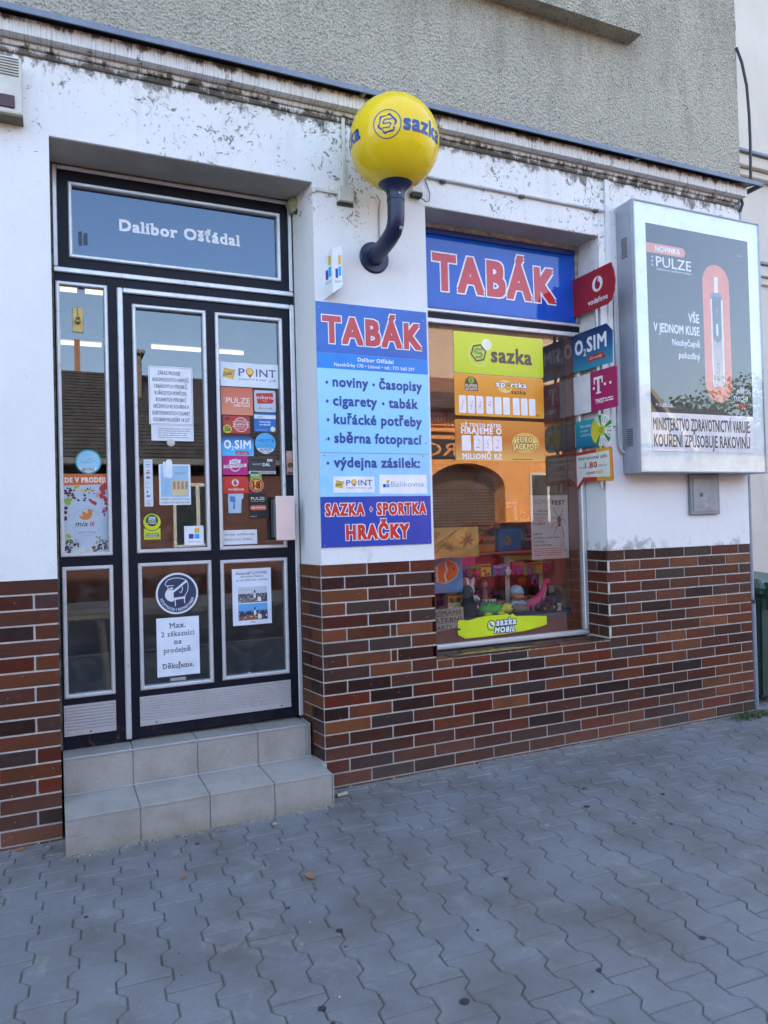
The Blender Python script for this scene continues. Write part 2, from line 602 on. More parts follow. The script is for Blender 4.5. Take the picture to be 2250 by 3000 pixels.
def txt(pl, body, u, v, h, mat, parent, n, w=None, cond=None, bold=0, al='L', rot=0, shear=0, slab=0, warp=None, res=2, name='lettering', edge=None):
    """print body with cap height h; w = width to fill; al L/C/R about u.  edge=(material, thickness) adds an outline below"""
    b0 = body
    sp = round(1 + 2.6*max(bold, 0) + (.10 if edge else 0) + (slab*.5), 3)
    vs0, fs0 = glyphs(body, 0, shear, res, sp)
    xs = [p[0] for p in vs0]
    x0, x1 = min(xs), max(xs)
    sy = h/CAP
    sx = (w/(x1-x0)) if w else sy*(cond or 1)
    W_ = (x1-x0)*sx
    du = u - (W_/2 if al == 'C' else W_ if al == 'R' else 0)
    cr, sr = math.cos(rad(rot)), math.sin(rad(rot))
    def put(bd, m, nn, nm):
        """the strokes are thickened by laying copies of the glyphs round a small circle"""
        vv, ff = glyphs(b0, min(bd, 0), shear, res, sp)
        P2 = [((a-x0)*sx, b*sy) for a, b in vv]
        layers = [[(P2, [list(f) for f in ff])]]
        if slab:
            ed = {}
            for f in ff:
                for i in range(len(f)):
                    e = tuple(sorted((f[i], f[(i+1) % len(f)])))
                    ed[e] = ed.get(e, 0)+1
            s_ = slab*h
            seg = []
            for (a, b), c_ in ed.items():
                if c_ != 1: continue
                A, B = P2[a], P2[b]
                if abs(A[1]-B[1]) < .006*h and .05*h < abs(A[0]-B[0]) < .34*h:
                    seg.append((min(A[0], B[0]), max(A[0], B[0]), A[1]))
            for lo, hi, y in seg:
                if any(o[2] != y and abs(o[2]-y) < .26*h and abs(o[0]-lo) < .08*h and abs(o[1]-hi) < .08*h for o in seg): continue
                if y < .02*h:
                    layers.append([([(lo-s_*.8, y), (hi+s_*.8, y), (hi+s_*.6, y+s_*.6), (lo-s_*.6, y+s_*.6)], [[0, 1, 2, 3]])])
                elif y > .6*h:
                    layers.append([([(lo-s_*1.0, y), (hi, y), (hi, y-s_*.6), (lo-s_*.8, y-s_*.6)], [[0, 1, 2, 3]])])
        r = max(bd, 0)*sy
        offs = [(0, 0)] if bd <= 0 else [(-r, -r), (r, -r), (r, r), (-r, r)] + ([(0, 0), (r, 0), (0, r), (-r, 0), (0, -r)] if h > .03 or bd > .03 else [])
        bm = bmesh.new()
        z_ = 0
        for li, ly in enumerate(layers):
            for pts_, F in ly:
                for oi, (ox, oy) in enumerate(offs):
                    out = []
                    zz = nn + (oi + .37*(li % 23))*8e-6
                    for a, b in pts_:
                        a2, b2 = a + ox + (du-u), b + oy
                        uu, vv_ = u + a2*cr - b2*sr, v + a2*sr + b2*cr
                        out.append(bm.verts.new((uu, vv_, zz) if warp else pl(uu, vv_, zz)))
                    for f in F:
                        try: bm.faces.new([out[q] for q in f])
                        except ValueError: pass
        if warp:        # small facets so that the print follows the curved surface
            bmesh.ops.triangulate(bm, faces=bm.faces[:])
            for _ in range(5):
                es = [e for e in bm.edges if e.calc_length() > max(h*.2, .006)]
                if not es: break
                bmesh.ops.subdivide_edges(bm, edges=es, cuts=1)
                bmesh.ops.triangulate(bm, faces=bm.faces[:])
            for vt in bm.verts: vt.co = warp(*vt.co)
        q = MB(); q.bm.free(); q.bm = bm
        return q.build(nm, m, parent, recalc=False)
    if edge:
        put(max(bold, 0)+edge[1]/sy, edge[0], n-.0004, 'lettering_outline')
    return put(bold, mat, n, name)

def lines(pl, u0, v0, u1, v1, k, mat, parent, n, fill=.35, seed=1, name='text_lines', ragged=.25):
    """k rows of print too small to read: rows of short word-length dashes"""
    r = random.Random(seed)
    q = MB()
    dv = (v1-v0)/k
    for i in range(k):
        v = v1 - dv*(i+.5)
        u = u0
        end = u1 - (u1-u0)*r.random()*ragged
        while u < end:
            w = min(r.uniform(1.2, 4.5)*dv*.8, end-u)
            q.face([pl(u, v-dv*fill/2, n), pl(u+w, v-dv*fill/2, n), pl(u+w, v+dv*fill/2, n), pl(u, v+dv*fill/2, n)])
            u += w + dv*.35
    return q.build(name, mat, parent, recalc=False)

def holes(name, x0, x1, z0, z1, y0, y1, hs_, mat, parent=None, org=None):
    """a wall slab in the xz plane with rectangular openings"""
    xs = sorted({x0, x1, *[min(max(v, x0), x1) for h in hs_ for v in h[:2]]})
    zs = sorted({z0, z1, *[min(max(v, z0), z1) for h in hs_ for v in h[2:]]})
    def solid(i, j):
        if i < 0 or j < 0 or i >= len(xs)-1 or j >= len(zs)-1: return False
        cx, cz = (xs[i]+xs[i+1])/2, (zs[j]+zs[j+1])/2
        return not any(h[0] < cx < h[1] and h[2] < cz < h[3] for h in hs_)
    q = MB()
    V = {}
    def v(i, j, y):
        k = (i, j, y)
        if k not in V: V[k] = q.bm.verts.new((xs[i], y, zs[j]))
        return V[k]
    for i in range(len(xs)-1):
        for j in range(len(zs)-1):
            if not solid(i, j): continue
            q.bm.faces.new((v(i, j, y0), v(i+1, j, y0), v(i+1, j+1, y0), v(i, j+1, y0)))
            q.bm.faces.new((v(i, j, y1), v(i, j+1, y1), v(i+1, j+1, y1), v(i+1, j, y1)))
            for di, dj, a, b in ((-1, 0, (i, j), (i, j+1)), (1, 0, (i+1, j+1), (i+1, j)), (0, -1, (i+1, j), (i, j)), (0, 1, (i, j+1), (i+1, j+1))):
                if not solid(i+di, j+dj):
                    q.bm.faces.new((v(*a, y0), v(*b, y0), v(*b, y1), v(*a, y1)))
    return q.build(name, mat, parent, org)

def frame4(pl, u0, v0, u1, v1, w, n0, n1, q=None, bev=True):
    """mitred frame with a chamfered face"""
    q = q or MB()
    g = .0007
    b = min(w*.28, .005) if bev else 0
    O = [(u0, v0), (u1, v0), (u1, v1), (u0, v1)]
    I = [(u0+w, v0+w), (u1-w, v0+w), (u1-w, v1-w), (u0+w, v1-w)]
    O2 = [(u0+b, v0+b), (u1-b, v0+b), (u1-b, v1-b), (u0+b, v1-b)]
    I2 = [(u0+w-b, v0+w-b), (u1-w+b, v0+w-b), (u1-w+b, v1-w+b), (u0+w-b, v1-w+b)]
    for i in range(4):
        j = (i+1) % 4
        d = Vector((O[j][0]-O[i][0], O[j][1]-O[i][1])).normalized()*g
        def sh(p, s_): return (p[0]+d.x*s_, p[1]+d.y*s_)
        o0, o1, i0, i1 = sh(O[i], 1), sh(O[j], -1), sh(I[i], 1), sh(I[j], -1)
        o20, o21, i20, i21 = sh(O2[i], 1), sh(O2[j], -1), sh(I2[i], 1), sh(I2[j], -1)
        A = [q.bm.verts.new(pl(*p, n0)) for p in (o0, o1, i1, i0)]
        B = [q.bm.verts.new(pl(*p, n1-b)) for p in (o0, o1, i1, i0)]
        C = [q.bm.verts.new(pl(*p, n1)) for p in (o20, o21, i21, i20)]
        q.bm.faces.new(A[::-1]); q.bm.faces.new(C)
        for k in range(4):
            m = (k+1) % 4
            q.bm.faces.new((A[k], A[m], B[m], B[k]))
            q.bm.faces.new((B[k], B[m], C[m], C[k]))
    return q

# ================================================================== ground
q = MB(); q.face([(-300, -300, -.16), (300, -300, -.16), (300, 300, -.16), (-300, 300, -.16)])
tag(q.build('ground', simple('bare_ground', (.16, .14, .11), .95), org=(0, 0, -.16)), kind='structure')
def asphalt():
    t = NT('asphalt')
    t.set(t.ramp(t.noise(180, 3, .7), [(.3, (.04, .04, .04)), (.7, (.085, .083, .08))]), .85)
    t.bump(t.noise(220, 3), .002)
    return t.m
q = MB(); q.box(-40, 60, -9.4, -4.85, -.3, -.12)
tag(q.build('road', asphalt()), kind='structure')
q = MB()
for i in range(60):
    q.box(-20+i, -20+i+.99, -4.85, -4.72, -.3, -.006, .01)
    q.box(-20+i, -20+i+.99, -9.53, -9.4, -.3, -.006, .01)
tag(q.build('kerb', simple('kerb_concrete', (.3, .29, .27), .85, bump=.001)), kind='structure')
q = MB(); q.box(-40, 60, -11.5, -9.53, -.3, -.01)
tag(q.build('far_pavement', simple('far_paving', (.24, .235, .22), .85, scale=5)), kind='structure')

def grout():
    t = NT('sandy_joint_fill')
    c = t.ramp(t.noise(60, 6, .75), [(.3, (.05, .043, .034)), (.7, (.17, .15, .115))])
    t.set(c, .95)
    t.bump(t.noise(160, 4), .003)
    return t.m
q = MB(); q.box(-12, 16, -4.72, .62, -.14, -.0052)
pave = q.build('pavement', grout(), org=(0, 0, 0))
tag(pave, kind='structure')

PW, PL_, PA, PG = .1410, .184, .0150, .0022
def paver_outline():
    a, l, s = PA, PL_/2, .014
    w1, w0 = PW/2 + a - PG, PW/2 - a - PG
    q4 = PL_/4
    le = l - PG*1.0
    R_ = [(w1, -le), (w1, -q4-s), (w0, -q4+s), (w0, q4-s), (w1, q4+s), (w1, le)]
    return R_ + [(-x, y) for x, y in reversed(R_)]
def paver_mesh(seed):
    r = random.Random(seed)
    o = paver_outline()
    bm = bmesh.new()
    def ringv(ins, z):
        out = []
        for (x, y) in o:
            out.append(bm.verts.new((x - math.copysign(ins, x), y - math.copysign(ins, y)*(1 if abs(y) > PL_*.4 else 0), z + (0))))
        return out
    tx, ty = r.uniform(-.004, .004), r.uniform(-.004, .004)
    A = ringv(0, -.03); B = ringv(0, -.0045); C = ringv(.0032, 0)
    for v in C + B: v.co.z += v.co.x*tx + v.co.y*ty + r.uniform(-.0003, .0003)
    bm.faces.new(C)
    k = len(o)
    for P, Q in ((A, B), (B, C)):
        for i in range(k):
            bm.faces.new((P[i], P[(i+1) % k], Q[(i+1) % k], Q[i]))
    bmesh.ops.recalc_face_normals(bm, faces=bm.faces)
    me = bpy.data.meshes.new('paver')
    bm.to_mesh(me); bm.free()
    me.materials.append(M_PAVER)
    return me
pm = [paver_mesh(i) for i in range(8)]
ang = rad(-3.4)
ca, sa = math.cos(ang), math.sin(ang)
cands = []
for i in range(-34, 72):
    for j in range(-44, 28):
        lx, ly = i*PW, j*PL_ + (PL_/2 if i % 2 else 0)
        x, y = lx*ca - ly*sa + .03, lx*sa + ly*ca - .06
        if -2.2 < x < 9.5 and -4.62 < y < .58:
            if y > .075 and x < 4.5: continue
            d = Vector((x, y, 0)) - CAM
            zc = d.dot(_f)
            vis = False
            if zc > .2:
                px = 1125 + 2150*d.dot(_r)/zc; py = 1500 - 2150*d.dot(_u)/zc
                vis = -90 < px < 2340 and py < 3120
            if y > -.19-.09 and .03 < x < 1.2 and y > -.1: vis = False
            cands.append((0 if vis else 1, zc if vis else 50+abs(zc), x, y))
cands.sort()
R.seed(11)
left = []
for n_, (vis, zc, x, y) in enumerate(cands):
    mi, flip, dz = R.randrange(8), R.random() < .5, R.uniform(-.0022, .0012)
    rot = -ang*-1 + (math.pi if flip else 0) + R.uniform(-.006, .006)
    if n_ < 300 and vis == 0:
        o = bpy.data.objects.new('paver', pm[mi])
        reg(o, pave, (x, y, dz))
        o.rotation_euler = (0, 0, rot)
    else:
        left.append((x, y, dz, rot, mi))
bm = bmesh.new()
for x, y, dz, rot, mi in left:
    k0 = len(bm.verts)
    bm.from_mesh(pm[mi])
    bm.verts.ensure_lookup_table()
    M = Matrix.Translation((x, y, dz)) @ Matrix.Rotation(rot, 4, 'Z')
    for v in bm.verts[k0:]: v.co = M @ v.co
q = MB(); q.bm.free(); q.bm = bm
tag(q.build('paver_field', M_PAVER, pave, recalc=False), kind='stuff')

# trodden chewing gum and dark drips
GUM = [(.884, -1.284, .017), (.772, -1.054, .009), (.81, -.59, .006), (.694, -1.646, .017), (.358, -1.169, .005), (.567, -.334, .012), (.348, -1.297, .005), (.869, -1.386, .006),
       (.165, -1.121, .006), (.087, -.773, .009), (2.413, -1.075, .014), (2.563, -1.151, .009), (1.956, -1.879, .015), (1.534, -1.862, .012), (1.08, -1.804, .022), (1.605, -1.235, .013),
       (1.315, -1.499, .006), (1.445, -1.936, .007), (2.804, -.862, .014), (2.36, -.81, .02), (2.506, -.616, .018), (3.1, -.95, .009), (.7, -1.72, .01)]
gm = simple('trodden_gum', (.028, .029, .034), .55)
for x, y, r in GUM:
    r *= .78
    q = MB()
    q.prism(Pl((0, 0, 0), (1, 0, 0), (0, 1, 0), (0, 0, 1)), [(x+math.cos(a)*r*R.uniform(.8, 1.15), y+math.sin(a)*r*R.uniform(.65, .95)) for a in [i*.48 for i in range(13)]], -.003, .0016)
    q.build('gum_spot', gm, pave, org=(x, y, 0))
q = MB()
for i in range(2800):          # grit along the wall foot and in the joints
    u = R.random()
    if u < .6: x, y = R.uniform(-.5, 4.5), -abs(R.gauss(0, .045))-.003
    elif u < .8: x, y = R.uniform(.0, 1.3), -.2-abs(R.gauss(0, .03))
    else: x, y = R.uniform(-.4, 4.8), R.uniform(-2.1, -.1)
    if .02 < x < 1.27 and y > -.195: y = -.2-abs(R.gauss(0, .02))
    s = R.uniform(.0008, .0032) if R.random() < .93 else R.uniform(.003, .006)
    t_ = R.uniform(0, 3)
    q.face([(x+math.cos(t_+k*2.1)*s, y+math.sin(t_+k*2.1)*s, .0015 + (s if k == 0 else 0)) for k in range(3)])
tag(q.build('grit', simple('pale_grit', (.38, .35, .29), .9, var=.6, scale=200), pave, recalc=False), kind='stuff')

# ================================================================== shop building
shop = thing('shop_building', 'white plastered corner shop with grey pebble dashed upper floor and brown brick base', 'building', (0, 0, 0))
DX0, DX1, DZ1 = .018, 1.304, 3.255          # door opening
WX0, WX1, WZ0, WZ1 = 1.985, 3.247, .634, 3.232   # window opening
BT = 1.197                                  # top of the bricks
XR = 4.54
holes('plaster_wall', -10, XR, BT, 3.70, -.004, .31, [(DX0, DX1, BT-1, DZ1), (WX0, WX1, BT-1, WZ1)], M_PLASTER, shop)
holes('upper_wall', -10, XR+.03, 3.70, 9, 0, .31, [], M_DASH, shop)
q = MB(); q.box(-10, 3.56, -.117, -.002, 4.554, 9)
q.build('bay', M_DASH, shop)
q = MB()
q.box(-10, XR-.004, -.078, -.005, 3.662, 3.735)
q.build('cornice_fascia', M_FASCIA, shop)
q = MB(); q.box(-10, XR-.03, -.028, -.0045, 3.636, 3.659, .004)
q.box(-10, XR-.05, -.016, -.0045, 3.606, 3.633, .004)
q.build('cornice_moulding', M_FASCIA, shop)
q = MB()
x = -10.0
fm = make_alu('grey_sheet_flashing', (.23, .265, .33), .6, .35)
while x < 4.64:
    x2 = min(x+1.93, 4.64)
    y1, zt = -.132, 3.756
    pts = [(.0, 3.79), (y1, zt), (y1, zt-.028), (y1+.008, zt-.028), (y1+.008, zt-.006), (.0, 3.778)]
    P_ = Pl((0, 0, 0), (0, 1, 0), (0, 0, 1), (1, 0, 0))
    q.prism(P_, pts, x, x2 - .002)
    q.box(x2-.012, x2+.004, y1-.002, -.001, zt-.029, zt+.002)
    x = x2
q.build('flashing', fm, shop)
# soffit paint in the two openings and thin strips of crumbling putty round the joinery
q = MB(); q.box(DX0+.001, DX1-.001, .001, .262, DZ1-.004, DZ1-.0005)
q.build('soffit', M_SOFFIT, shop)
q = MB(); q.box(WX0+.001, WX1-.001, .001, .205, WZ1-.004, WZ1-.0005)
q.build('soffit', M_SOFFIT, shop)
# inner body: side, back, roof and the shop room
q = MB()
q.box(XR-.3, XR, .31, 9, -.2, 9)
q.box(-10, -9.7, .31, 9, -.2, 9); q.box(-10, XR, 8.7, 9, -.2, 9); q.box(-10.1, XR+.1, -.1, 9.1, 9, 9.3)
q.build('side_wall', simple('old_render', (.45, .43, .38), .9, bump=.003), shop)
q = MB()
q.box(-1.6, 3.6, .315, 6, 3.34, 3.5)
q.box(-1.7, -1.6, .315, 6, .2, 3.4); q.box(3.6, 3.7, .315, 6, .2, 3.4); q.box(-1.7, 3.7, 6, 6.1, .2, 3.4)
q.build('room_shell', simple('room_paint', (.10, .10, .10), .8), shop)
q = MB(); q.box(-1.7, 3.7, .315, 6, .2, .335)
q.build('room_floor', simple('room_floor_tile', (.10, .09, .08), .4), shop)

PXY = Pl((0, 0, 0), (1, 0, 0), (0, 1, 0), (0, 0, 1))
q = MB(); q.prism(PXY, [(DX1, 0.0), (DX1-.034, .25), (DX1, .25)], BT-.0003, DZ1-.0045); q.build('splayed_reveal', M_PLASTER, shop)
q = MB(); q.prism(PXY, [(DX1, .004), (DX1-.034, .25), (DX1, .25)], -.05, BT-.0015); q.build('splayed_base', M_MORTAR, shop)

# ---- bricks
pl_h = [(DX0, DX1, -1, BT+1), (WX0, WX1, .575, BT+1)]
q = MB()
plinth = holes('brick_plinth', -10, XR, -.2, BT, .0038, .31, [(DX0, DX1, -1, BT+1), (WX0, WX1, WZ0-.012, BT+1)], M_MORTAR, shop)
BM = {}
def brick_mesh(w, h, kind):
    k = (round(w, 3), round(h, 3), kind, R.randrange(3))
    if k in BM: return BM[k]
    bm = bmesh.new()
    b, th = .0018, .0065
    def ringv(ins, n):
        pts = [(ins, ins), (w-ins, ins), (w-ins, h-ins), (ins, h-ins)]
        out = []
        for i, (u, v) in enumerate(pts):
            u += R.uniform(-.0007, .0007); v += R.uniform(-.0006, .0006)
            p = (u, -n, v) if kind == 'f' else (-n, -u, v) if kind == 'l' else (u, -v, n) if kind == 't' else (n, u, v)
            out.append(bm.verts.new(p))
        return out
    A, B, C = ringv(0, 0), ringv(0, th-b*.6), ringv(b, th)
    bm.faces.new(C)
    for P, Q in ((A, B), (B, C)):
        for i in range(4): bm.faces.new((P[i], P[(i+1) % 4], Q[(i+1) % 4], Q[i]))
    bm.faces.new(A[::-1])
    bmesh.ops.recalc_face_normals(bm, faces=bm.faces)
    me = bpy.data.meshes.new('brick')
    bm.to_mesh(me); bm.free()
    me.materials.append(M_BRICK)
    BM[k] = me
    return me
NB = 0
SPL = math.atan2(.034, .25)
def brick(x, y, z, w, h, kind='f', rz=0):
    global NB
    if w < .012: return
    o = bpy.data.objects.new('brick', brick_mesh(w, h, kind))
    reg(o, plinth, (x, y, z))
    o.rotation_euler = (0, 0, rz)
    NB += 1
BH, RH, RW, J = .061, .07, .26, .0095
R.seed(5)
for i in range(18):
    z0 = BT - .001 - RH*(i+1) + J
    hh = BH
    if z0 < -.03: hh = BH
    y = .0055 + R.uniform(-.0006, .0006)
    # left of the door
    r = DX0 if i % 2 == 0 else None
    joints = [DX0 - RW*k for k in range(0, 4)] if i % 2 == 0 else [DX0, *[DX0 - .105 - RW*k for k in range(0, 3)]]
    for a, b in zip(joints[1:], joints[:-1]):
        brick(a+J, y, z0, b-a-J, hh)
    # right of the door
    off = 1.304 if i % 2 == 0 else 1.434
    js = [1.304] + [off + RW*k for k in range(0, 14) if off + RW*k > 1.31]
    js = [j + R.uniform(-.003, .003) if 1.31 < j else j for j in js]
    js = [j for j in js if j < XR-.03] + [XR]
    z0t = z0 + hh
    for a, b in zip(js[:-1], js[1:]):
        aa, bb = a + (J if a > 1.31 else 0), b
        if i <= 7:
            if bb <= WX0+.001 or aa >= WX1-.03:
                if aa < WX1 < bb: aa = WX1
                segs = [(max(aa, WX1) if aa >= WX1-.03 else aa, bb)]
            elif aa < WX0 < bb:
                if i % 2 == 1:
                    segs = [(aa, aa+.030), (aa+.030+J, WX0)]
                else: segs = [(aa, WX0)]
                if bb > WX1: segs.append((WX1, bb))
            elif aa < WX1 < bb: segs = [(WX1, bb)]
            else: segs = []
            if i % 2 == 1 and abs(a-1.694) < .02 and segs:
                segs = [(aa, aa+.030), (aa+.030+J, WX0)]
            for s0, s1 in segs: brick(s0, y, z0, s1-s0, hh)
        elif i == 8:
            if bb <= WX0+.02 or aa >= WX1-.03: brick(max(aa, WX1) if aa >= WX1-.03 else aa, y, z0, min(bb, WX0 if bb <= WX0+.02 else bb)-(max(aa, WX1) if aa >= WX1-.03 else aa), hh)
            else:
                s0, s1 = aa, bb
                if s0 < WX0: brick(s0, y, z0, WX0-s0, hh); s0 = WX0+J
                if s1 > WX1: brick(WX1+J*.6, y, z0, s1-WX1-J*.6, hh); s1 = WX1
                brick(s0, y, z0, s1-s0, WZ0-.012-z0-.004)
        else:
            brick(aa, y, z0, bb-aa, hh)
    # reveals
    if z0 > .30 or i > 11:
        for yy, ww in (((.245, .238),) if i % 2 == 0 else ((.245, .115), (.122, .114))):
            brick(DX1 - .034*yy/.25 - .0038, yy, z0, ww, hh, 'l', SPL)
    if i <= 7:
        brick(WX1-.0005, .198, z0, .193, hh, 'l') if i % 2 == 0 else (brick(WX1-.0005, .095, z0, .09, hh, 'l'), brick(WX1-.0005, .198, z0, .094, hh, 'l'))
# sill course laid flat
for k, (a, b) in enumerate([(1.99, 2.07), (2.08, 2.33), (2.34, 2.59), (2.60, 2.85), (2.86, 3.11), (3.12, 3.243)]):
    brick(a, .078, WZ0-.0075, b-a, .083, 't')
for k, (a, b) in enumerate([(1.99, 2.2), (2.21, 2.46), (2.47, 2.72), (2.73, 2.98), (2.99, 3.243)]):
    brick(a, .172, WZ0-.0075, b-a, .085, 't')
q = MB()
for i in range(150):     # crumbled mortar and yellowed render along the sill nose
    x, y = R.uniform(WX0, WX1), R.uniform(-.004, .012)
    s = R.uniform(.002, .006)
    q.ball((x, y, WZ0-.008+R.uniform(-.002, .002)), s, 1.5, .8, .6, seg=5)
tag(q.build('sill_crumbs', M_MORTAR, plinth), kind='stuff')

q = MB(); q.face([(2.1, .01, WZ0+.0012), (2.55, .004, WZ0+.0012), (2.72, .03, WZ0+.0012), (2.5, .075, WZ0+.0012), (2.2, .06, WZ0+.0012)])
q.build('paint_spill', simple('yellowed_spill', (.33, .24, .06), .6, 0, .7, scale=40), plinth, recalc=False)

# ================================================================== steps
steps = thing('entrance_steps', 'two grey tiled steps leading up to the dark blue shop door', 'steps', (.65, -.03, 0))
q = MB()
q.box(DX0+.012, 1.262, -.182, .11, -.1, .149); q.box(DX0+.012, 1.243, .128, .33, -.1, .325)
q.box(1.262, 1.30, -.02, .11, -.1, .149)
q.build('step_core', M_MORTAR, steps)
xs = [DX0+.008, .342, .655, .968, 1.268]
def tile(x0, x1, y0, y1, z0, z1):
    q = MB(); q.box(x0, x1, y0, y1, z0, z1, .0014)
    q.build('tile', M_TILE, steps, org=((x0+x1)/2, (y0+y1)/2, z0))
for a, b in zip(xs[:-1], xs[1:]):
    g = .0022
    tile(a+g, b-g, -.190, -.182, -.05, .1485)
    tile(a+g, b-g, -.192, .118, .1485, .157)
    b2 = min(b, 1.235)
    tile(a+g, b2-g, .120, .128, .159, .326)
    tile(a+g, b2-g, .117, .30, .3265, .335)
tile(1.2375, 1.246, .119, .30, .159, .330); tile(1.2485, 1.262, .124, .30, .158, .334)
tile(1.268, 1.276, -.192, -.022, -.05, .1485)
tile(1.2685, 1.298, -.02, .118, .1485, .157)
q = MB()
q.box(DX0+.01, 1.236, .1155, .1175, .3262, .3345, .0008)
q.box(DX0+.01, 1.27, .113, .1195, .1575, .162, .001)
q.build('edge_trim', make_alu('step_trim', (.5, .52, .55), .35), steps)

# ================================================================== neighbour
nb = thing('neighbour_house', 'cream plastered house with a dark ledge set back at the right edge', 'building', (7, .6, 0))
def cream():
    t = NT('cream_render')
    c = t.ramp(t.noise(1.5, 5), [(.3, (.56, .52, .45)), (.7, (.66, .625, .55))])
    c = t.mix(t.ramp(t.noise(7, 6, .6, stretch=(1, 1, .3)), [(.55, 0.0), (.8, .35)]), c, (.38, .35, .3))
    t.set(c, .9); t.bump(t.noise(90, 4), .002)
    return t.m
MC = cream()
q = MB(); q.box(XR+.005, 14, .6, 8.8, -.2, 9.2)
q.build('wall', MC, nb)
q = MB()
q.box(XR+.006, 14, .50, .598, 4.28, 4.375, .006); q.box(XR+.006, 14, .54, .598, 4.22, 4.276, .006)
q.box(XR+.006, 14, .54, .598, 3.40, 3.49, .006); q.box(XR+.006, 14, .57, .598, 3.34, 3.396, .004)
q.build('moulding', MC, nb)
q = MB(); q.box(XR+.006, 14, .47, .598, 4.376, 4.396); q.box(XR+.006, 14, .52, .598, 3.491, 3.512)
q.build('ledge_flashing', fm, nb)

# ================================================================== entrance: frame, side light, transom, door
FY = .25
F = front(FY)
ent = thing('entrance_screen', 'navy and aluminium entrance frame with transom window and narrow side light', 'door frame', (.65, .27, .335))
G_TR = (.101, 1.195, 2.782, 3.165)
G_SU = (.036, .277, 1.287, 2.659)
G_SL = (.040, .277, .588, 1.238)
holes('frame_panel', .012, 1.302, .337, DZ1, FY+.004, .30,
      [(G_TR[0]+.01, G_TR[1]-.01, G_TR[2]+.01, G_TR[3]-.01), (G_SU[0]+.01, G_SU[1]-.01, G_SU[2]+.01, G_SU[3]-.01),
       (G_SL[0]+.01, G_SL[1]-.01, G_SL[2]+.01, G_SL[3]-.01), (.352, 1.238, .0, 2.628)], M_NAVY, ent)
def pane(g, y, mat, par, nm='pane', t=.004):
    q = MB(); q.box(g[0]+.012, g[1]-.012, y, y+t, g[2]+.012, g[3]-.012)
    q.build(nm, mat, par)
def trim(g, par, w=.019, n1=.012, nm='window_frame'):
    frame4(F, g[0], g[2], g[1], g[3], w, -.022, n1).build(nm, M_ALU, par)
for g in (G_TR, G_SU, G_SL):
    trim(g, ent)
pane(G_TR, .268, M_TGLASS, ent); pane(G_SU, .268, M_GLASS, ent); pane(G_SL, .268, M_GLASS, ent)
# aluminium cover strips
q = MB()
q.box(.030, 1.262, FY-.010, FY+.004, 2.704, 2.730, .004)                 # ledge under the transom
q.box(.030, .050, FY-.008, FY+.004, 2.732, 3.24, .003); q.box(1.242, 1.262, FY-.008, FY+.004, 2.732, 3.24, .003)
q.box(.052, 1.240, FY-.008, FY+.004, 3.222, 3.24, .003)
q.build('cover_strip', M_ALU, ent)
q = MB()
q.box(.322, .351, FY-.012, FY+.003, .350, 2.656, .005); q.box(1.238, 1.264, FY-.012, FY+.003, .350, 2.656, .005)
q.box(.3515, 1.2375, FY-.012, FY+.003, 2.629, 2.656, .005)
q.build('door_casing', M_ALU, ent)
# dark crumbling gap between casing and masonry
q = MB()
q.box(1.2645, 1.272, FY-.004, .29, .338, 3.25); q.box(.0185, .0285, FY-.004, .29, .338, 3.25); q.box(.03, 1.262, FY-.002, .29, 3.242, 3.2535)
q.build('joint_filler', simple('crumbling_putty', (.13, .12, .10), .9, var=.7, bump=.006, scale=30), ent)
def ribbed(x0, x1, z0, z1, par, k=9):
    q = MB()
    q.box(x0, x1, FY-.0035, FY+.004, z0, z1)
    base = (z1-z0)*.2
    h = (z1-z0-base)/k
    for i in range(k):
        zz = z0+base+h*i
        q.box(x0+.0005, x1-.0005, FY-.0095, FY-.003, zz+.0032, zz+h-.0002, .0008)
    q.box(x0, x1, FY-.0095, FY-.003, z0, z0+base-.001, .0012)
    q.build('kick_plate', M_KICK, par)
    q = MB()
    for xx in ((x0+(x1-x0)*.1, x0+(x1-x0)*.93) if x1-x0 > .4 else (x0+(x1-x0)*.5,)):
        q.lathe((xx, FY-.0078, z0+base*.45), [(.0055, 0), (.0045, .002)], 10, (0, -1, 0))
    q.build('screw', simple('rusty_screw', (.05, .035, .03), .6), par)
ribbed(.036, .277, .404, .555, ent, 8)

door = thing('shop_door', 'navy framed shop door with four glass panes covered in stickers', 'door', (.79, .27, .345))
G_MU, G_RU = (.394, .771, 1.291, 2.578), (.819, 1.193, 1.291, 2.575)
G_ML, G_RL = (.397, .771, .589, 1.240), (.818, 1.190, .593, 1.237)
holes('door_leaf', .355, 1.235, .352, 2.625, FY+.0025, .296, [(g[0]+.01, g[1]-.01, g[2]+.01, g[3]-.01) for g in (G_MU, G_RU, G_ML, G_RL)], M_NAVY, door)
for g in (G_MU, G_RU, G_ML, G_RL):
    trim(g, door); pane(g, .268, M_GLASS, door)
ribbed(.392, 1.193, .407, .556, door, 9)
q = MB(); q.box(1.199, 1.2365, FY-.006, FY+.002, 1.698, 1.832, .002)
lp = q.build('lock_plate', simple('worn_copper_plate', (.42, .30, .24), .28, .8, .4), door)
q = MB(); q.ring(front(FY-.006), 1.220, 1.752, .007, .0135, 0, .005, 24); q.box(1.2185, 1.2215, FY-.0085, FY-.006, 1.745, 1.759)
q.box(1.204, 1.233, FY-.0072, FY-.006, 1.703, 1.712)
q.build('keyhole', simple('dark_steel', (.06, .055, .05), .35, .8), lp)
q = MB(); q.box(1.112, 1.219, .168, .186, 1.333, 1.576, .003)
hp = q.build('pull_handle', simple('pale_brushed_plate', (.74, .64, .61), .35, .35, .06), door)
q = MB(); q.box(1.105, 1.113, .187, .25, 1.35, 1.56, .001); q.box(1.205, 1.215, .187, .25, 1.36, 1.40, .001); q.box(1.205, 1.215, .187, .25, 1.51, 1.55, .001)
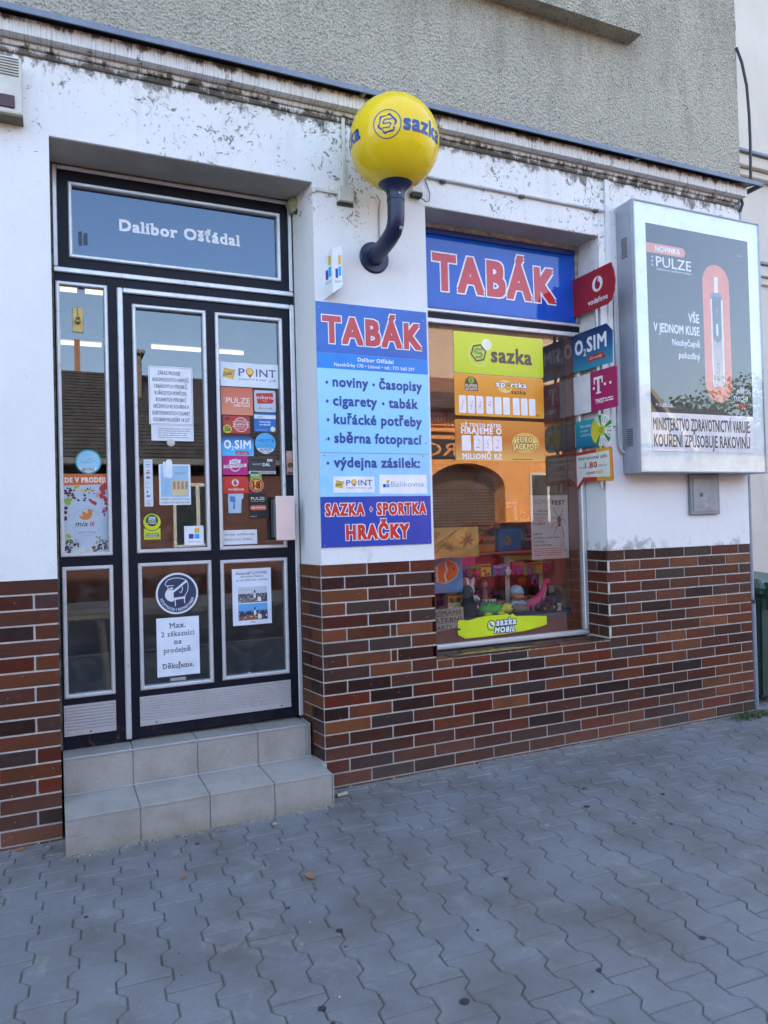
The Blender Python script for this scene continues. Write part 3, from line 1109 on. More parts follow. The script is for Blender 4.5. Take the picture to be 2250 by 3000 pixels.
q.build('handle_bracket', simple('blue_grey_steel', (.18, .21, .25), .35, .7), hp)
q = MB(); q.lathe((.577, .2655, 1.866), [(.021, 0), (.021, .006), (.017, .010), (.0, .011)], 24, (0, -1, 0))
q.build('suction_cup', simple('cream_plastic', (.55, .53, .45), .4), door, smooth=30)

# ================================================================== display window
dw = thing('display_window', 'shop display window in an aluminium frame full of toys', 'window', (2.6, .2, .65))
W_ = front(.205)
q = MB()
q.box(WX0+.002, WX1+.010, .20, .225, 2.692, 2.712, .004); q.box(WX0+.002, WX1+.010, .196, .225, 2.622, 2.652, .005)
q.box(WX0+.002, WX1+.006, .205, .30, 2.653, 2.691)
q.build('transom_bar', M_ALU, dw)
q = MB(); q.box(WX0+.002, WX1-.002, .2042, .23, 2.6535, 2.6905); q.build('dark_rail', M_NAVY, dw)
q = MB()
q.box(WX1-.038, WX1-.003, .186, .24, .672, 2.62, .006); q.box(WX0+.002, WX0+.03, .19, .24, .672, 2.62, .006)
q.box(WX0+.002, WX1-.003, .184, .24, .640, .670, .008)
q.build('window_frame', M_ALU, dw)
q = MB(); q.box(WX0+.02, WX1-.03, .214, .219, .66, 2.63); q.build('glass', M_DGLASS, dw)
q = MB()
q.box(3.131, WX1-.036, .224, .234, .67, 2.62); q.box(WX0+.03, 3.130, .224, .234, .67, .765)
q.build('red_brown_lining', simple('red_brown_board', (.17, .040, .018), .5, 0, .15), dw)
q = MB(); q.box(WX0+.003, WX1-.003, .19, .24, 3.20, 3.228); q.box(WX1-.030, WX1-.003, .195, .24, 2.714, 3.198, .003)
q.build('top_lath', simple('weathered_lath', (.36, .34, .30), .85, 0, .5, .003, 30), dw)

# display box behind the glass
box = thing('display_case', 'dark display box with shelves behind the window glass', 'display case', (2.6, .6, .66))
q = MB()
q.box(WX0, WX1, .80, .83, .3, 2.66); q.box(WX0-.03, WX0, .245, .83, .3, 2.66); q.box(WX1, WX1+.03, .245, .83, .3, 2.66); q.box(WX0, WX1, .245, .83, 2.66, 2.70)
q.build('case_wall', simple('case_lining', (.42, .24, .17), .7), box)
q = MB(); q.box(WX0+.001, WX1-.001, .24, .799, .70, .745, .003); q.build('case_floor', simple('dark_cloth', (.05, .05, .07), .8), box)
q = MB(); q.box(2.30, WX1-.001, .58, .798, 1.13, 1.142); q.box(2.3, WX1-.001, .62, .798, 1.34, 1.352); q.build('shelf', simple('shelf_board', (.5, .3, .2), .6), box)

# ================================================================== wall signs
RED_, WHI, BLU = '#c93a36', '#f2f4f8', '#1b53b4'
ms = lambda h: card(h, .25)
def outlined(pl, body, u, v, h, w, par, n, bold=.012, wt=.006, red='#c4414a', al='L', slab=0):
    txt(pl, body, u, v, h, ms(red), par, n, w=w, bold=bold, al=al, edge=(ms(WHI), wt), slab=slab)
SG = front(0)
def panel(name, label, cat, pl, u0, v0, u1, v1, mat, t=.003, n0=0, pts=None, group=None):
    q = MB()
    q.prism(pl, pts or [(u0, v0), (u1, v0), (u1, v1), (u0, v1)], n0, n0+t)
    p = pl((u0+u1)/2, v0, n0)
    return tag(q.build(name, mat, None, org=p), label, cat, group)
def patch(pl, pts, mat, par, n, name='print'):
    q = MB(); q.face([pl(u, v, n) for u, v in pts]); return q.build(name, mat, par, recalc=False)
def rp(u0, v0, u1, v1): return [(u0, v0), (u1, v0), (u1, v1), (u0, v1)]

sg = panel('wall_sign', 'tall blue wall sign reading TABÁK above noviny, časopisy and cigarety', 'sign', SG, 1.304, 1.800, 1.972, 2.612, grad('#a6dbff', '#8ccffb'), .004, .006)
N = .0112
patch(SG, rp(1.304, 2.338, 1.972, 2.612), ms('#1f66c0'), sg, .0105)
patch(SG, rp(1.304, 2.254, 1.972, 2.337), ms('#0c86dd'), sg, .0105)
outlined(SG, 'TABÁK', 1.346, 2.398, .134, .582, sg, N+.0006, .040, .0055)
txt(SG, 'Dalibor Ošťádal', 1.648, 2.302, .021, ms(WHI), sg, N, w=.215, bold=.02, al='C')
txt(SG, 'Nasobůrky 170 • Litovel • tel.: 773 560 297', 1.645, 2.269, .018, ms(WHI), sg, N, w=.485, bold=.012, al='C')
NV = ms('#254f97')
def dia(u, v, r=.011, m=NV, par=sg): patch(SG, [(u-r*.85, v), (u, v-r), (u+r*.85, v), (u, v+r)], m, par, N)
for (v, items) in ((2.158, [('noviny', 1.392, .205), ('časopisy', 1.667, .262)]), (2.056, [('cigarety', 1.392, .255), ('tabák', 1.722, .178)]),
                   (1.956, [('kuřácké potřeby', 1.394, .528)]), (1.854, [('sběrna fotoprací', 1.394, .524)])):
    for k, (s_, u, w) in enumerate(items):
        dia(u-.035, v+.020)
        txt(SG, s_, u, v, .0525, NV, sg, N, w=w, bold=.03)
sg2 = panel('wall_sign', 'lower blue wall sign reading SAZKA, SPORTKA and HRAČKY under výdejna zásilek', 'sign', SG, 1.304, 1.290, 1.968, 1.796, ms('#9ad6fe'), .004, .006)
patch(SG, rp(1.304, 1.290, 1.968, 1.562), ms('#0f46ad'), sg2, .0105)
dia(1.352, 1.742, par=sg2); txt(SG, 'výdejna zásilek:', 1.388, 1.722, .053, NV, sg2, N, w=.515, bold=.03)
b1 = patch(SG, rp(1.380, 1.583, 1.621, 1.671), ms(WHI), sg2, .0108)
b2 = patch(SG, rp(1.651, 1.575, 1.947, 1.681), ms(WHI), sg2, .0108)
def point_logo(pl, u0, v0, s, par, n):
    """envelope + POINT word, s = width of the whole mark"""
    e = s*.20
    cu, cv = u0+e*.55, v0+s*.115
    rot = rad(-12)
    def r_(a, b): return (cu+a*math.cos(rot)-b*math.sin(rot), cv+a*math.sin(rot)+b*math.cos(rot))
    patch(pl, [r_(-e*.5, -e*.42), r_(e*.5, -e*.42), r_(e*.5, e*.42), r_(-e*.5, e*.42)], card('#e0b93e'), par, n)
    q = MB()
    for k in range(5):
        t = -.42+.21*k
        q.face([pl(*r_(e*t, e*.40), n+.0003), pl(*r_(e*(t+.1), e*.40), n+.0003), pl(*r_(e*(t+.1), e*.34), n+.0003), pl(*r_(e*t, e*.34), n+.0003)])
        q.face([pl(*r_(e*.48, e*t), n+.0003), pl(*r_(e*.48, e*(t+.1)), n+.0003), pl(*r_(e*.42, e*(t+.1)), n+.0003), pl(*r_(e*.42, e*t), n+.0003)])
    q.build('print', card('#b8722a'), par, recalc=False)
    txt(pl, 'Geis', cu-e*.42, cv-e*.22, e*.30, card('#3b4658'), par, n+.0004, w=e*.72, bold=.02, rot=12)
    bl = card('#3d57a0')
    h = s*.135
    vb = v0+s*.085
    u = u0+s*.29
    txt(pl, 'P', u, vb, h, bl, par, n, w=s*.11, bold=.01)
    pc = (u+s*.205, vb+h*.60)
    q = MB(); q.face([pl(a, b, n) for a, b in ([(pc[0]+math.cos(rad(t))*h*.52, pc[1]+math.sin(rad(t))*h*.52) for t in range(-35, 216, 18)]+[(pc[0], vb-h*.25)])])
    q.build('print', card('#b03030'), par, recalc=False)
    patch(pl, circ(pc[0], pc[1]+h*.03, h*.42, 24), card('#ecca45'), par, n+.0004)
    txt(pl, 'INT', u+s*.32, vb, h, card('#4a5580'), par, n, w=s*.37, bold=.01)
    txt(pl, 'mediaprint & kapa', u, vb-s*.07, s*.032, card('#35383f'), par, n, w=s*.50)
    q = MB(); q.stroke(pl, [(u0+s*.86, v0-s*.01), (u0+s*.885, v0+s*.03), (u0+s*.9, v0+s*.02)], s*.009, n, n+.0002)
    q.stroke(pl, [(u0+s*.92, v0+s*.01), (u0+s*.94, v0+s*.045), (u0+s*.97, v0+s*.01)], s*.014, n, n+.0002)
    q.build('print', card('#35383f'), par)
def balik_logo(pl, u0, v0, s, par, n):
    g = s*.46
    for du, dv, c in ((0, 0, '#2f3f96'), (s*.54, 0, '#1aa3e8'), (s*.54, s*.54, '#dcb53a')):
        patch(pl, rrect(u0+du, v0+dv, u0+du+g, v0+dv+g, g*.08, 2), card(c), par, n)
point_logo(SG, 1.390, 1.603, .222, sg2, .0114)
balik_logo(SG, 1.672, 1.611, .040, sg2, .0114)
txt(SG, 'Balíkovna', 1.722, 1.614, .030, card('#7f93ad'), sg2, .0114, w=.205, bold=-.008)
outlined(SG, 'SAZKA', 1.334, 1.461, .061, .220, sg2, N+.0006, .040, .0035, '#d2322c')
outlined(SG, 'SPORTKA', 1.635, 1.461, .061, .300, sg2, N+.0006, .040, .0035, '#d2322c')
patch(SG, [(1.585, 1.491), (1.597, 1.473), (1.609, 1.491), (1.597, 1.509)], ms(WHI), sg2, N)
patch(SG, [(1.5885, 1.491), (1.597, 1.478), (1.6055, 1.491), (1.597, 1.504)], ms('#d2322c'), sg2, N+.0005)
outlined(SG, 'HRAČKY', 1.450, 1.330, .074, .372, sg2, N+.0006, .045, .0042, '#d2322c')
ss = simple('steel_screw', (.35, .34, .33), .4, .7)
for par, pts in ((sg, [(1.322, 2.58), (1.76, 2.603), (1.95, 2.56), (1.345, 1.868), (1.948, 1.862)]), (sg2, [(1.334, 1.785), (1.925, 1.787), (1.322, 1.302), (1.945, 1.303)])):
    for u, v in pts:
        q = MB(); q.lathe(SG(u, v, .010), [(.0045, 0), (.004, .002), (.002, .003)], 8, (0, -1, 0)); q.build('screw', ss, par)

# TABÁK light panel over the display window
TB = front(.20)
tb = panel('window_sign', 'large glossy blue panel with red TABÁK lettering above the display window', 'sign', TB, WX0+.004, 2.714, 3.213, 3.197, card('#1052bd', .06), .010, -.012)
q = MB(); q.box(WX0+.004, 3.213, .1885, .1905, 3.165, 3.197); q.build('shaded_edge', card('#0d2c78', .3), tb)  # darker blue strip along the panel top, shade put into the colour
txt(TB, 'TABÁK', 2.146, 2.836, .206, card('#cf2f33', .06), tb, .0010, w=.895, bold=.040, edge=(card(WHI, .06), .0085), res=3)

# transom lettering
lt = tag(txt(front(.2665), 'Dalibor Ošťádal', .346, 2.960, .056, card('#e8ecf2', .4), None, 0, w=.618, bold=.035, slab=.10, res=3, name='shop_name_lettering'),
         'white serif name lettering on the glass above the door', 'lettering')
q = MB(); q.face([(.146, .2664, 2.856), (.165, .2664, 2.856), (.165, .2664, 2.93), (.146, .2664, 2.926)]); q.face([(.170, .2664, 2.86), (.190, .2664, 2.862), (.190, .2664, 2.925), (.170, .2664, 2.918)])
tag(q.build('tape_remnant', card('#2a3446'), recalc=False), 'two dark strips of old tape at the left end of the transom glass', 'tape')

# ================================================================== globe lamp
lamp = thing('globe_lamp', 'yellow globe lamp with blue lettering on a curved navy wall arm', 'lamp', (1.657, 0, 2.888))
def yel():
    t = NT('yellow_acrylic')
    yc = t.ramp(t.noise(3, 3), [(.3, '#e6c30f'), (.7, '#efd018')])
    yc = t.mix(t.ramp(t.noise(38, 6, .8), [(.66, 0.0), (.76, .35)]), yc, (.35, .27, .10))
    yc = t.mix(t.ramp(t.noise(9, 5, .6, stretch=(1, 1, .3)), [(.5, 0.0), (.8, .22)]), yc, (.45, .33, .08))
    t.set(yc, t.ramp(t.noise(12, 5), [(.3, .14), (.7, .30)]), 0, .5)
    t.b.inputs['Subsurface Weight'].default_value = .0
    return t.m
BC, BR = Vector((1.657, -.30, 3.388)), .2345
q = MB(); q.ball(BC, BR, seg=64); q.build('globe', yel(), lamp, smooth=True)
navy2 = simple('navy_plastic', (.010, .018, .060), .38, 0, .2)
q = MB()
q.lathe((1.657, -.002, 2.888), [(.088, 0), (.088, .006), (.080, .014), (.0, .016)], 40, (0, -1, 0))
q.build('wall_flange', navy2, lamp, smooth=30)
q = MB()
path = [(1.657, -.012, 2.884), (1.657, -.20, 2.918), (1.657, -.262, 2.938), (1.657, -.288, 2.965), (1.657, -.298, 3.00), (1.657, -.30, 3.085)]
q.tube(path, .0445, 28)
q.lathe((1.657, -.30, 3.084), [(.0470, 0), (.0470, .006), (.0455, .008), (.0455, .03), (.051, .05), (.072, .075), (.100, .095), (.113, .108), (.116, .117), (.116, .128), (.106, .132)], 40)
q.build('arm', navy2, lamp, smooth=35)
q = MB(); q.lathe((1.657, -.3465, 3.108), [(.006, 0), (.005, .003), (.0015, .003)], 12, (0, -1, 0)); q.box(1.640, 1.675, -.4215, -.4205, 3.196, 3.199)
q.ball((1.668, -.33, 2.935), .010, seg=8)
q.build('screw', ss, lamp)
VA = math.atan2(CAM.x-BC.x, CAM.y-BC.y)
def on_globe(u, v, n):      # u = metres round the equator from a chosen azimuth, v = metres up
    az = u/BR; el = v/BR
    a = math.atan2(-1.657, -3.41) - az
    r = BR + .0006 + n
    return BC + Vector((math.sin(a)*math.cos(el), math.cos(a)*math.cos(el), math.sin(el)))*r
bl = card('#1d4a90', .25)
def sazka_hex(warp, cu, cv, r, par, mat, n=0, m2=None):
    q = MB()
    class W:                      # adapt warp to the plane interface
        def __call__(s, u, v, nn=0): return warp(u, v, nn)
    w = W()
    a0 = 12
    pts = [(cu+r*math.cos(rad(a0+60*i)), cv+r*math.sin(rad(a0+60*i))) for i in range(7)]
    q.stroke(w, pts, r*.24, n, n+.0003)
    s_ = [(.52, .42), (-.28, .42), (-.50, .10), (-.42, .02), (.38, .02), (.46, -.08), (.26, -.42), (-.50, -.42)]
    q.stroke(w, [(cu+a*r+b*r*.15, cv+b*r) for a, b in s_], r*.13, n, n+.0003)
    q.build('emblem', mat, par)
for k in range(3):
    c = rad(-8+113*k - (339 if k == 2 else 0))*BR
    c = rad([-8, 111, 232][k])*BR
    v0 = rad(-5)*BR
    q = MB(); q.ring(Pl((0, 0, 0), (1, 0, 0), (0, 1, 0), (0, 0, 1)), c, v0, .0665, .0715, 0, .0003, 48)
    for v in q.bm.verts: v.co = on_globe(v.co.x, v.co.y, v.co.z)
    q.build('emblem', bl, lamp)
    sazka_hex(on_globe, c, v0, .046, lamp, bl)
    txt(None, 'sazka', c+rad(20.5)*BR, v0-.028, .074, bl, lamp, 0, w=rad(60)*BR, bold=.035, warp=on_globe, res=3)

# ================================================================== small fittings on the wall
wp = simple('off_white_plastic', (.62, .61, .55), .5, 0, .2)
jb = thing('junction_box', 'square white junction box left of the lamp arm', 'electrical box', (1.49, 0, 3.16))
q = MB(); q.box(1.447, 1.532, -.036, -.004, 3.168, 3.250, .003); q.build('cover', wp, jb)
q = MB(); q.box(1.443, 1.537, -.012, -.0035, 3.150, 3.168); q.build('dirt_shadow', simple('grime', (.06, .05, .04), .9), jb)  # dark strip under the box: dirt and its shadow put into one colour
for u, v in ((1.458, 3.222), (1.521, 3.219)):
    q = MB(); q.lathe((u, -.0362, v), [(.003, 0), (.002, .001)], 8, (0, -1, 0)); q.build('screw', ss, jb)
jb2 = thing('junction_box', 'white equipment box half hidden behind the yellow globe', 'electrical box', (1.92, 0, 3.28))
q = MB(); q.box(1.886, 1.957, -.045, -.004, 3.283, 3.40, .003); q.build('cover', wp, jb2)
q = MB(); q.box(1.890, 1.953, -.04, -.004, 3.262, 3.2825); q.build('gland', simple('dark_gasket', (.05, .045, .04), .8), jb2)
def pipe(name, label, cat, path, r, mat, seg=10):
    q = MB(); q.tube(path, r, seg)
    return tag(q.build(name, mat, smooth=40), label, cat)
gp = simple('grey_conduit', (.50, .51, .52), .5, 0, .2)
q = MB()
q.box(1.478, 1.498, -.018, -.004, 3.252, 3.634, .002); q.box(1.318, 1.447, -.016, -.004, 3.207, 3.226, .002)
q.box(1.2985, 1.318, -.016, .0, 3.196, 3.226, .002); q.box(1.2985, 1.3035, -.0, .14, 3.190, 3.212, .001)
tag(q.build('cable_trunking', wp), 'white cable trunking from the cornice down to the junction box and door corner', 'trunking')
cb = simple('grey_cable', (.30, .29, .26), .6)
pipe('cable', 'thin grey cable running down the plaster to the lamp flange', 'cable', [(1.66, -.05, 3.22), (1.70, -.012, 3.21), (1.694, -.008, 3.17), (1.69, -.008, 3.0), (1.688, -.008, 2.96)], .0035, cb)
pipe('cable', 'looped cable hanging beside the equipment box', 'cable', [(1.945, -.02, 3.285), (1.95, -.035, 3.255), (1.975, -.04, 3.238), (2.00, -.03, 3.25), (2.012, -.02, 3.30), (2.0, -.012, 3.35), (1.985, -.012, 3.39), (1.975, -.012, 3.41)], .0038, cb)
gc = thing('conduit', 'grey steel conduit clipped across the plaster above the display window', 'conduit', (2.6, 0, 3.39))
q = MB(); q.tube([(1.975, -.016, 3.397), (3.288, -.016, 3.393)], .0085, 10); q.build('tube', gp, gc, smooth=40)
for xx in (2.10, 2.65, 3.22):
    q = MB(); q.box(xx-.018, xx+.018, -.03, -.004, 3.376, 3.392, .004); q.build('clip', simple('grimy_clip', (.10, .09, .075), .8), gc)
q = MB(); q.box(3.300, 3.335, -.022, -.004, 2.0, 3.602, .002)
tag(q.build('cable_trunking', simple('white_trunking', (.72, .72, .71), .45)), 'white vertical trunking strip between the window and the light box', 'trunking')
pipe('conduit', 'grey conduit running down behind the hanging signs into the light box', 'conduit', [(3.352, -.02, 2.9), (3.352, -.02, 1.93), (3.356, -.022, 1.87), (3.374, -.024, 1.835), (3.40, -.026, 1.825)], .011, gp)
# alarm siren, top left
al = thing('alarm_siren', 'cream alarm siren box with a dark red lens at the top left edge', 'alarm', (-.2, 0, 3.28))
q = MB(); q.box(-.33, -.088, -.085, -.004, 3.285, 3.545, .008, 2); q.build('housing', simple('cream_housing', (.60, .58, .50), .5), al)
q = MB()
for i in range(7): q.box(-.315, -.100, -.0875, -.084, 3.455+i*.0125, 3.4595+i*.0125)
q.build('louvre', simple('dark_slot', (.12, .11, .09), .7), al)
q = MB(); q.box(-.325, -.118, -.092, -.084, 3.308, 3.366, .003); q.build('lens', simple('dark_red_lens', (.06, .008, .008), .25), al)
q = MB(); q.box(-.332, -.086, -.088, -.004, 3.274, 3.284); q.build('moss_edge', simple('mossy_edge', (.16, .15, .09), .9), al)
# sensor light at the soffit corner
sl = thing('sensor_light', 'pale green faceted lamp at the upper right corner of the doorway', 'lamp', (1.27, .20, 3.17))
q = MB(); q.lathe((1.272, .215, 3.206), [(.030, -.04), (.046, -.022), (.046, .018), (.034, .036)], 6, (.3, -1, -.2)); q.build('housing', simple('yellow_green_plastic', (.40, .41, .25), .5, 0, .25), sl)
q = MB(); q.lathe((1.285, .19, 3.165), [(.018, -.012), (.020, .0), (.012, .012)], 8, (0, -1, -1)); q.build('mount', simple('grime', (.06, .05, .04), .9), sl)

# ================================================================== balikovna flag sign
bs = thing('projecting_sign', 'folded white Balíkovna sign with yellow and blue squares above the wall sign', 'sign', (1.40, 0, 2.62))
bw = card('#e3e7ea', .4)
P0, P1, P2 = Vector((1.352, -.006, 0)), Vector((1.379, -.080, 0)), Vector((1.431, -.092, 0))
def plane2(A, B):
    U = (B-A).normalized(); V = Vector((0, 0, 1)); return Pl(A, U, V, U.cross(V)), (B-A).length
S1, l1 = plane2(P0, P1); S2, l2 = plane2(P1, P2)
q = MB(); q.prism(S1, [(0, 2.622), (l1, 2.640), (l1, 2.886), (0, 2.818)], -.003, 0)
q.prism(S2, [(.0005, 2.640), (l2, 2.677), (l2, 2.897), (.0005, 2.886)], -.003, 0)
q.build('board', bw, bs)
q = MB(); q.prism(Pl((0, 0, 2.62), (1, 0, 0), (0, 1, 0), (0, 0, 1)), [(1.352, -.006), (1.379, -.078), (1.431, -.090), (1.431, -.006)], .056, .059)
q.build('bottom_fold', card('#b9bfc4', .5), bs)
for S_, l_, g in ((S1, l1, .30), (S2, l2, .34)):
    a = l_*.30; w_ = l_*.27
    for du, dv, c in ((0, 0, '#2f3f96'), (w_*1.15, .012, '#1aa3e8'), (w_*1.15, .072, '#dcb53a')):
        patch(S_, rp(a+du, 2.722+dv, a+du+w_, 2.722+dv+.050), card(c), bs, .0006)
    txt(S_, 'Balíkovna', l_*.30, 2.694, .016, card('#7f93ad'), bs, .0006, w=l_*.62, rot=12)

# ================================================================== hanging flag signs on the window jamb
XF = 3.20
LF = leftface(XF)      # u = -y
post = simple('sign_post_paint', (.40, .42, .45), .45, .4)
q = MB(); q.tube([(XF+.012, -.005, 1.60), (XF+.012, -.005, 3.02)], .011, 12)
for z in (1.75, 1.95, 2.2, 2.5, 2.88): q.box(XF+.010, XF+.046, -.018, .008, z-.010, z+.010, .002)
tag(q.build('sign_post', post, smooth=40), 'thin grey upright post carrying the five small phone signs', 'post')
def flag(label, pts, mat, edge='#d8dadd', cat='sign'):
    q = MB(); q.prism(LF, pts, -.003, .003)
    o = q.build('projecting_sign', mat, None, org=LF(0, pts[0][1], 0))
    return tag(o, label, cat, 'phone and lottery signs stacked beside the window')
def arc(cu, cv, r, a0, a1, k=8): return [(cu+r*math.cos(rad(a0+(a1-a0)*i/k)), cv+r*math.sin(rad(a0+(a1-a0)*i/k))) for i in range(k+1)]
# 1 vodafone
v = flag('dark red sign with a white speech mark, topmost of the projecting signs',
         [(-.215, 2.750), (.125, 2.750), (.16, 2.765), (.192, 2.82), (.202, 2.88), (.192, 2.94), (.168, 3.0), (-.215, 3.0)], card('#a02227', .4))
def voda(pl, cu, cv, r, par, n, red, wm='#f1efec'):
    patch(pl, circ(cu, cv, r, 40), card(wm), par, n, 'emblem')
    q = MB()
    q.face([pl(a, b, n+.0004) for a, b in circ(cu+r*.02, cv-r*.18, r*.50, 28)])
    k = [(cu-r*.48, cv-r*.10), (cu-r*.38, cv+r*.38), (cu-r*.05, cv+r*.80), (cu+r*.30, cv+r*.95), (cu+r*.12, cv+r*.62), (cu+r*.05, cv+r*.32), (cu+r*.3, cv+r*.22)]
    q.face([pl(a, b, n+.0006) for a, b in k])
    q.build('emblem', card(red, .4), par, recalc=False)
voda(LF, .040, 2.903, .049, v, .0036, '#a02227')
txt(LF, 'vodafone', -.052, 2.786, .034, card('#efefef'), v, .0036, w=.182, bold=.02)
# 2 O2 SIM
o2 = flag('blue sign reading O2 SIM with a clipped corner, second projecting sign from the top',
          [(-.235, 2.380), (.155, 2.380), (.162, 2.575), (.108, 2.632), (-.235, 2.632)], grad('#0c2250', '#1c5590', '#358fa8', .35))
def o2sim(pl, u0, v0, w, par, n, tag_=True):
    c = card('#eef2f6')
    h = w*.30
    txt(pl, 'O', u0, v0, h, c, par, n, w=w*.25, bold=.03)
    txt(pl, '2', u0+w*.27, v0-h*.22, h*.5, c, par, n, w=w*.09, bold=.01)
    txt(pl, 'SIM', u0+w*.40, v0, h, c, par, n, w=w*.60, bold=.025)
    if tag_:
        v1 = v0-h*.75
        patch(pl, [(u0+w*.42, v1), (u0+w*.97, v1), (u0+w*.88, v1+h*.42), (u0+w*.42, v1+h*.42)], card('#b5302f'), par, n)
        txt(pl, 'Zde v prodeji', u0+w*.46, v1+h*.12, h*.19, c, par, n+.0004, w=w*.40, shear=.2)
o2sim(LF, -.195, 2.492, .30, o2, .0036)
# 3 T
t3 = flag('magenta and white sign with a white T and squares, third projecting sign', rrect(-.225, 2.097, .192, 2.352, .014, 3), card('#a91c63', .4))
patch(LF, [(-.224, 2.098), (-.055, 2.098), (-.055, 2.351), (-.224, 2.351)], card('#e9e9ec'), t3, .0034)
q = MB(); wv = card('#f2eff1')
q.rect(LF, -.022, 2.296, .062, 2.313, .0032, .0036); q.rect(LF, -.022, 2.268, -.012, 2.296, .0032, .0036); q.rect(LF, .052, 2.268, .062, 2.296, .0032, .0036)
q.rect(LF, .010, 2.214, .030, 2.296, .0032, .0036); q.rect(LF, -.004, 2.205, .044, 2.214, .0032, .0036)
q.rect(LF, -.032, 2.236, -.014, 2.252, .0032, .0036); q.rect(LF, .072, 2.248, .090, 2.264, .0032, .0036); q.rect(LF, .122, 2.248, .140, 2.264, .0032, .0036)
q.build('emblem', wv, t3)
txt(LF, 'TWIST', -.012, 2.142, .028, wv, t3, .0036, w=.085, bold=.03)
lines(LF, .078, 2.142, .155, 2.172, 2, wv, t3, .0036, .55, 4)
# 4 wheel
w4 = thing('projecting_sign', 'teal sign with a prize wheel of yellow, green and white wedges', 'sign', (XF, 0, 1.875), 'phone and lottery signs stacked beside the window')
q = MB(); q.prism(LF, rp(-.215, 1.875, .02, 2.052), -.003, .003); q.build('board', grad('#2aa0a8', '#186d96'), w4)
q = MB(); q.prism(LF, rp(-.235, 1.885, -.2155, 2.035), -.003, .002); q.build('board_edge', card('#dfe0d8'), w4)
txt(LF, 'Extra šance', -.165, 2.006, .017, card('#dff3f2'), w4, .0036, w=.105, bold=.01)
txt(LF, 'na výhru', -.165, 1.976, .015, card('#dff3f2'), w4, .0036, w=.075)
txt(LF, 'se Sazka Kartou', -.165, 1.948, .014, card('#dff3f2'), w4, .0036, w=.125)
WC = (.040, 1.968)
for i in range(20):
    a0, a1 = 18*i, 18*i+18
    c = ['#e6ebe4', '#2f9a57', '#e9ece8', '#dfe5df'][i % 4] if not 7 <= i <= 12 else ['#e2c93a', '#cfd13c'][i % 2]
    q = MB(); q.prism(LF, [WC]+[(WC[0]+.100*math.cos(rad(a)), WC[1]+.100*math.sin(rad(a))) for a in (a0, a0+9, a1)], .0032, .0062)
    q.build('wedge', card(c), w4)
    if i not in range(7, 13):
        q = MB()
        for j in range(4):
            r0 = .055+.010*j; a = rad(a0+9)
            q.face([LF(WC[0]+r*math.cos(a+da), WC[1]+r*math.sin(a+da), .0066) for r, da in ((r0, -.045), (r0+.006, -.045), (r0+.006, .045), (r0, .045))])
        q.build('print', card('#3b6a4c'), w4, recalc=False)
q = MB(); q.prism(LF, circ(*WC, .034), .0063, .0085); q.build('hub', card('#c8cf3a'), w4)
sazka_hex(LF, WC[0], WC[1], .017, w4, card('#24523c'), .0086)
# 5 international calls
c5 = flag('white speech bubble sign reading International calls from 1.80, lowest projecting sign',
          [(-.235, 1.600), (-.222, 1.592), (-.155, 1.655), (.118, 1.640), (.130, 1.655), (.124, 1.845), (.112, 1.857), (-.225, 1.845), (-.237, 1.835)], card('#c23a2a', .4))
patch(LF, [(-.02, 1.648), (.118, 1.641), (.129, 1.655), (.123, 1.845), (.112, 1.856), (-.02, 1.852)], card('#e2a233'), c5, .0033)
patch(LF, [(-.216, 1.618), (-.150, 1.680), (.106, 1.668), (.102, 1.834), (-.215, 1.826)], card('#e6e9e0'), c5, .0038)
txt(LF, 'International calls', -.195, 1.793, .022, card('#20252d'), c5, .0043, w=.275, bold=.01)
txt(LF, 'from', -.190, 1.738, .013, card('#20252d'), c5, .0043, w=.05); txt(LF, '1.80', -.130, 1.736, .036, card('#b52230'), c5, .0043, w=.115, bold=.03)
txt(LF, 'CZK/min', -.008, 1.738, .013, card('#20252d'), c5, .0043, w=.085)
txt(LF, 'open', -.120, 1.695, .024, card('#b52230'), c5, .0043, w=.085, bold=.01); txt(LF, 'call', -.030, 1.695, .024, card('#e2a233'), c5, .0043, w=.065, bold=.01)

# ================================================================== illuminated poster case
lb = thing('poster_case', 'large grey wall mounted poster case with a white border and tobacco poster', 'poster case', (3.98, -.08, 1.69))
BX0, BX1, BZ0, BZ1, BY = 3.392, 4.538, 1.690, 3.434, -.150
cs = simple('grey_case_paint', (.36, .39, .44), .38, .25, .08)
q = MB(); q.box(BX0, BX1, BY+.010, -.012, BZ0, BZ1, .003); q.build('case', cs, lb)
q = MB(); q.box(BX0-.002, BX1+.002, BY-.004, BY+.03, BZ0-.002, BZ1+.002, .003)
fr_ = q.build('case_rim', cs, lb)
BF = front(BY-.004)
q = MB(); q.prism(BF, rp(BX0+.008, BZ0+.008, BX1-.008, BZ1-.008), .0002, .0026)
q.build('border', card('#e6f1f2', .12), lb)
q = MB()
for (va, vb) in ((3.08, 3.20), (1.865, 1.97)):
    k = 9
    for i in range(k):
        z = va + (vb-va)*i/(k-1)
        q.box(BX0-.0035, BX0+.001, -.105, -.055, z, z+.006, .001)
tag(q.build('vent_slats', simple('vent_grey', (.10, .105, .12), .5), lb), kind='stuff')
q = MB(); q.box(BX0-.0035, BX0-.0005, -.0905, -.086, BZ0+.03, BZ0+.036); q.build('case_lock', ss, lb)
PX0, PX1, PZ0, PZ1 = 3.500, 4.425, 1.826, 3.296
po = tag(MB().rect(BF, PX0, PZ0, PX1, PZ1, .0028, .0036).build('poster', card('#1a1d26', .6), lb))
po['label'] = 'dark poster for a heated tobacco stick'
NP = .0040
def pt(body, u, v, h, w, c='#e9ecf0', bold=0, al='L', n=NP+.0006, **k): return txt(BF, body, u, v, h, card(c, .5), po, n, w=w, bold=bold, al=al, **k)
